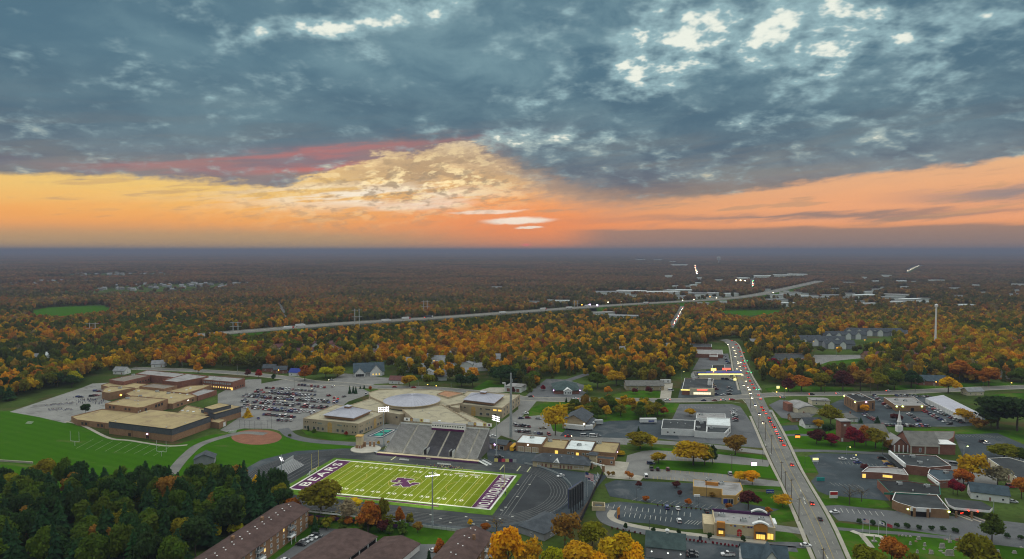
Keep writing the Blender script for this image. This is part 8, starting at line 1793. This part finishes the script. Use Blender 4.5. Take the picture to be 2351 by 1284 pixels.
for k in range(9): far_light(1728 + random.uniform(-1.2,1.2),657 - k * 1.6,random.choice(['glow_head','glow_green','glow_tail']),2.4,f'lamp in the small lit junction beyond the highway, {ORD[k]} from below','far junction lamps',5,'far_lamp')
for k in range(9): far_light(2084 + k * 3.2,622 - k * 1.5,'glow_head',2.6,f'headlamp on the far right road, {ORD[k]} from its near end','far right road traffic',4,'far_car_lamp')
for k,(px,py) in enumerate(((2105,601),(2127,604),(2141,601),(2156,600),(2168,602),(2194,602),(2219,602),(2226,602),(2234,601),(2238,601),(2247,601),(2253,600),(2220,575),(2225,575),(2350,584),(1690,644),(1700,644),(1710,645),(1780,595),(1765,596))): far_light(px,py,'glow_head',9 if py < 610 else 5,f'yellow-white lamp point on the right plain, {ORD[k]} from the left','lamp points on the plain',14,'far_lamp')
FLX = [1354,1371,1336,1217,1327,1396,1425,638,1090,1882,2203,1593,1630,1567,1775,1645,1922]
for k,(px,py,m_) in enumerate(((1354,700,'glow_purple'),(1371,701,'glow_purple'),(1336,700,'glow_sodium'),(1217,683,'glow_lime'),(1327,686,'glow_lime'),(1396,694,'glow_head'),(1425,692,'glow_head'),(638,697,'glow_tail'),(1090,713,'glow_lime'),(1882,687,'glow_sodium'),(2203,707,'glow_sodium'),(1593,688,'glow_head'),(1630,682,'glow_sodium'),(1567,690,'glow_head'),(1775,672,'glow_head'),(1645,684,'glow_head'),(1922,708,'glow_tail'))): far_light(px,py,m_,3.4 if k < 2 else 1.7,f'{m_[5:]} lamp point by the highway {ORD[sorted(FLX).index(px)]} from the left','lamps by the highway',9,'far_lamp')

# ================================================================== forest: one mass of autumn trees out to the horizon
FARC = bpy.data.collections.new('forest_kinds')
FK = []
def fk(me,i):
 o = bpy.data.objects.new(f'forest_kind_{i:02d}',me); FARC.objects.link(o); FK.append(o)
for s in range(5): fk(crown(100 + s,380,.38,.43,.50,12,size=.06,core=1,cf=.78,lo=.66,m='leaf_far',name='forest_crown'),s)
for s in range(3): fk(crown(110 + s,360,.30,.47,.50,12,size=.055,core=1,cf=.78,lo=.66,m='leaf_far',name='forest_crown'),5 + s)
fk(conifer(120,.24,12,9,'leaf_far','forest_crown'),8); fk(conifer(121,.26,12,9,'leaf_far','forest_crown'),9)
def clump(seed):
 rng = np.random.default_rng(seed); VV,FF,var = [],[],[]; k = 0
 for i in range(26):
  c = np.array([rng.uniform(-.5,.5),rng.uniform(-.5,.5),rng.uniform(.10,.17)]); R_ = rng.uniform(.09,.15); V,Fc = ICO[1]
  VV.append(V * R_ * (1 + rng.normal(0,.2,(len(V),1))) * np.array([1,1,1.0]) + c); FF += [tuple(a + k for a in f) for f in Fc]; k += len(V); v = rng.uniform(0,1); var += list(np.clip(v + rng.normal(0,.12,len(Fc)),0,1))
 return leaf_mesh('forest_crown',np.concatenate(VV),FF,var,'leaf_far')
for s in range(4): fk(clump(130 + s),10 + s)
def vnoise(x,y,sc,seed):
 rng = np.random.default_rng(seed); g_ = rng.uniform(0,1,(128,128)); u,v = x / sc,y / sc; i,j = np.floor(u).astype(int),np.floor(v).astype(int); fu,fv = u - i,v - j; fu = fu * fu * (3 - 2 * fu); fv = fv * fv * (3 - 2 * fv)
 G = lambda a,b: g_[a % 128,b % 128]
 return (G(i,j) * (1 - fu) + G(i + 1,j) * fu) * (1 - fv) + (G(i,j + 1) * (1 - fu) + G(i + 1,j + 1) * fu) * fv
def ring_pts(d0,d1,sp,rng):
 a = .70; nx = int(2 * d1 * math.tan(a) / sp); ny = int((d1 - d0) / sp)
 X,Y = np.meshgrid(np.arange(nx) * sp - d1 * math.tan(a),d0 + np.arange(ny) * sp); X = (X + (np.arange(ny)[:,None] % 2) * sp * .5).ravel(); Y = Y.ravel()
 X = X + rng.uniform(-.38,.38,X.size) * sp; Y = Y + rng.uniform(-.38,.38,Y.size) * sp
 k = np.abs(X) < Y * .80 + 60; return X[k],Y[k]
frng = np.random.default_rng(5)
bands = [(560,1900,8.4,0),(1900,3000,11.5,1),(3000,5500,16.5,1),(5500,9000,38.0,2),(9000,16000,85.0,3),(16000,45000,260.0,4)]
ALLP,ALLS,ALLI,ALLT = [],[],[],[]
TOWN = [(-200,1400),(-200,940),(20,925),(215,862),(250,852),(420,846),(560,850),(650,853),(700,860),(760,862),(800,842),(890,846),(925,874),(1080,880),(1115,862),(1165,872),(1215,902),(1245,875),(1300,866),(1345,872),(1440,880),(1500,884),(1556,866),(1600,845),(1615,800),(1655,778),(1700,778),(1752,880),(1800,884),(1950,888),(2030,892),(2140,890),(2351,880),(2500,872),(2600,1400)]
PAL = np.array([LEAF[k] for k in ('gold','orange','rust','olive','green','dark','brown','bronze','grey','lime','crimson')])
for d0,d1,sp,b in bands:
 X,Y = ring_pts(d0,d1,sp,frng); px,py = Q(X,Y,0.0); h = frng.uniform(10,17,X.size) if b < 2 else np.full(X.size,14.0)
 qx,qy = Q(X,Y,h * .85); keep = (px > -260) & (px < 2620) & ~inpoly(px,py,TOWN)
 for poly in CLEAR:
  q = np.asarray(poly); x0,y0 = q.min(0); x1,y1 = q.max(0); m_ = keep & (px > x0 - 2) & (px < x1 + 2) & (py > y0 - 2) & (py < y1 + 2)
  if m_.any(): idx = np.where(m_)[0]; keep[idx[inpoly(px[idx],py[idx],poly)]] = False
 for poly in THIN:
  keep &= ~(inpoly(px,py,poly) & (frng.uniform(0,1,px.size) > .38))
 for poly in SEE:
  q = np.asarray(poly); x0,y0 = q.min(0); x1,y1 = q.max(0)
  m_ = keep & (qx > x0) & (qx < x1) & (qy < y1) & (py > y0)
  if not m_.any(): continue
  idx = np.where(m_)[0]; hit = np.zeros(idx.size,bool)
  for f in (1.0,.7,.4): ax = px[idx] * (1 - f) + qx[idx] * f; ay = py[idx] * (1 - f) + qy[idx] * f; hit |= inpoly(ax,ay,poly)
  keep[idx[hit]] = False
 X,Y,h,px,py = X[keep],Y[keep],h[keep],px[keep],py[keep]; n = X.size
 n1 = vnoise(X,Y,190 if b < 2 else 420 * (1 + b),1); n2 = vnoise(X,Y,60 if b < 2 else 160 * b,2); n3 = vnoise(X,Y,900,3)
 mid = np.exp(-((px - 1250) / 420) ** 2) * np.exp(-((py - 815) / 55) ** 2); rgt = np.exp(-((px - 2150) / 330) ** 2) * np.exp(-((py - 790) / 60) ** 2)
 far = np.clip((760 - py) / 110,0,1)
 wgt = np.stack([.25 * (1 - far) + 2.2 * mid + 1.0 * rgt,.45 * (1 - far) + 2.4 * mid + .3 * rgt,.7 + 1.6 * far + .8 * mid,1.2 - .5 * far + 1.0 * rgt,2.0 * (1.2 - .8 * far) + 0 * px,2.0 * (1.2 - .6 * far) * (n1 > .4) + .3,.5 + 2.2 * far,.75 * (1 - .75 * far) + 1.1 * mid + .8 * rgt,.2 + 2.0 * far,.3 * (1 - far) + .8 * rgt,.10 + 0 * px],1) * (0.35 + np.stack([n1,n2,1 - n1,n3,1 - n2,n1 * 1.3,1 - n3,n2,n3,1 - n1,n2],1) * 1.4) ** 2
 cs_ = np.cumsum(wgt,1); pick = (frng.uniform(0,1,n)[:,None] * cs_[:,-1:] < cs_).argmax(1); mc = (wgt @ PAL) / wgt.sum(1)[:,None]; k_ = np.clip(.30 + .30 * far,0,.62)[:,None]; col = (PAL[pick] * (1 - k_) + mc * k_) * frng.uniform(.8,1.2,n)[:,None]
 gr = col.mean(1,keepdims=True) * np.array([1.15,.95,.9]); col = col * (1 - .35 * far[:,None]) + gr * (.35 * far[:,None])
 if b < 2:
  kind = frng.integers(0,8,n); ev = (pick == 5) & (frng.uniform(0,1,n) < .45); kind[ev] = 8 + frng.integers(0,2,ev.sum()); wd = frng.uniform(9,14.5,n) if b == 0 else frng.uniform(1.12,1.6,n) * sp; S = np.stack([wd,wd,h * 1.06],1)
  S[ev] *= np.array([.8,.8,1.15])
 else:
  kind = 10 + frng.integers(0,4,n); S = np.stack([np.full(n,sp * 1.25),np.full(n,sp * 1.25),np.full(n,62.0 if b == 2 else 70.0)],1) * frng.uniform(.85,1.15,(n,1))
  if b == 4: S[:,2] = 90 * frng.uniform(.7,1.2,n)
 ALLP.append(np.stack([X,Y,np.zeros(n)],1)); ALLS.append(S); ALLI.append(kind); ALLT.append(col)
FP_ = np.concatenate(ALLP); FS = np.concatenate(ALLS); FI = np.concatenate(ALLI); FT = np.concatenate(ALLT)
fm = bpy.data.meshes.new('forest'); fm.vertices.add(len(FP_)); fm.vertices.foreach_set('co',FP_.astype(np.float32).ravel())
at = fm.attributes.new('scl','FLOAT_VECTOR','POINT'); at.data.foreach_set('vector',FS.astype(np.float32).ravel())
at = fm.attributes.new('kind_index','INT','POINT'); at.data.foreach_set('value',FI.astype(np.int32))
at = fm.attributes.new('spin','FLOAT_VECTOR','POINT'); sp_ = np.zeros((len(FP_),3),np.float32); sp_[:,2] = frng.uniform(0,6.28,len(FP_)); at.data.foreach_set('vector',sp_.ravel())
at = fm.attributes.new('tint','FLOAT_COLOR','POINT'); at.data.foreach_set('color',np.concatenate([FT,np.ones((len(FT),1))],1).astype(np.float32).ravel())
forest = tag(link('forest',fm),'autumn forest of gold, rust and green trees reaching to the horizon','forest',kind='stuff')
ng = bpy.data.node_groups.new('forest_scatter','GeometryNodeTree'); ng.interface.new_socket('Geometry',in_out='INPUT',socket_type='NodeSocketGeometry'); ng.interface.new_socket('Geometry',in_out='OUTPUT',socket_type='NodeSocketGeometry')
gi = ng.nodes.new('NodeGroupInput'); go = ng.nodes.new('NodeGroupOutput'); ip = ng.nodes.new('GeometryNodeInstanceOnPoints'); ci = ng.nodes.new('GeometryNodeCollectionInfo'); ci.inputs[0].default_value = FARC; ci.inputs[1].default_value = True; ci.inputs[2].default_value = True
def nattr(nm,ty): a = ng.nodes.new('GeometryNodeInputNamedAttribute'); a.data_type = ty; a.inputs[0].default_value = nm; return a.outputs[0]
ng.links.new(gi.outputs[0],ip.inputs['Points']); ng.links.new(ci.outputs[0],ip.inputs['Instance']); ip.inputs['Pick Instance'].default_value = True
ng.links.new(nattr('kind_index','INT'),ip.inputs['Instance Index']); ng.links.new(nattr('scl','FLOAT_VECTOR'),ip.inputs['Scale']); ng.links.new(nattr('spin','FLOAT_VECTOR'),ip.inputs['Rotation']); ng.links.new(ip.outputs[0],go.inputs[0])
md = forest.modifiers.new('scatter','NODES'); md.node_group = ng
print('forest points',[len(a) for a in ALLP])

# ================================================================== evening haze
HAZE = 1.0
hm_ = MB().box(-100000,100000,-4000,100000,-1.0,175.0); hz_o = part('haze',hm_,[],None); hz_o['kind'] = 'stuff'
m = bpy.data.materials.new('haze'); m.use_nodes = True; m.node_tree.nodes.clear(); pv = m.node_tree.nodes.new('ShaderNodeVolumePrincipled'); ou = m.node_tree.nodes.new('ShaderNodeOutputMaterial')
pv.inputs['Color'].default_value = (.27,.30,.41,1); pv.inputs['Density'].default_value = 1.25e-4 * HAZE; pv.inputs['Anisotropy'].default_value = 0.0
m.node_tree.links.new(pv.outputs[0],ou.inputs['Volume']); hz_o.data.materials.append(m)
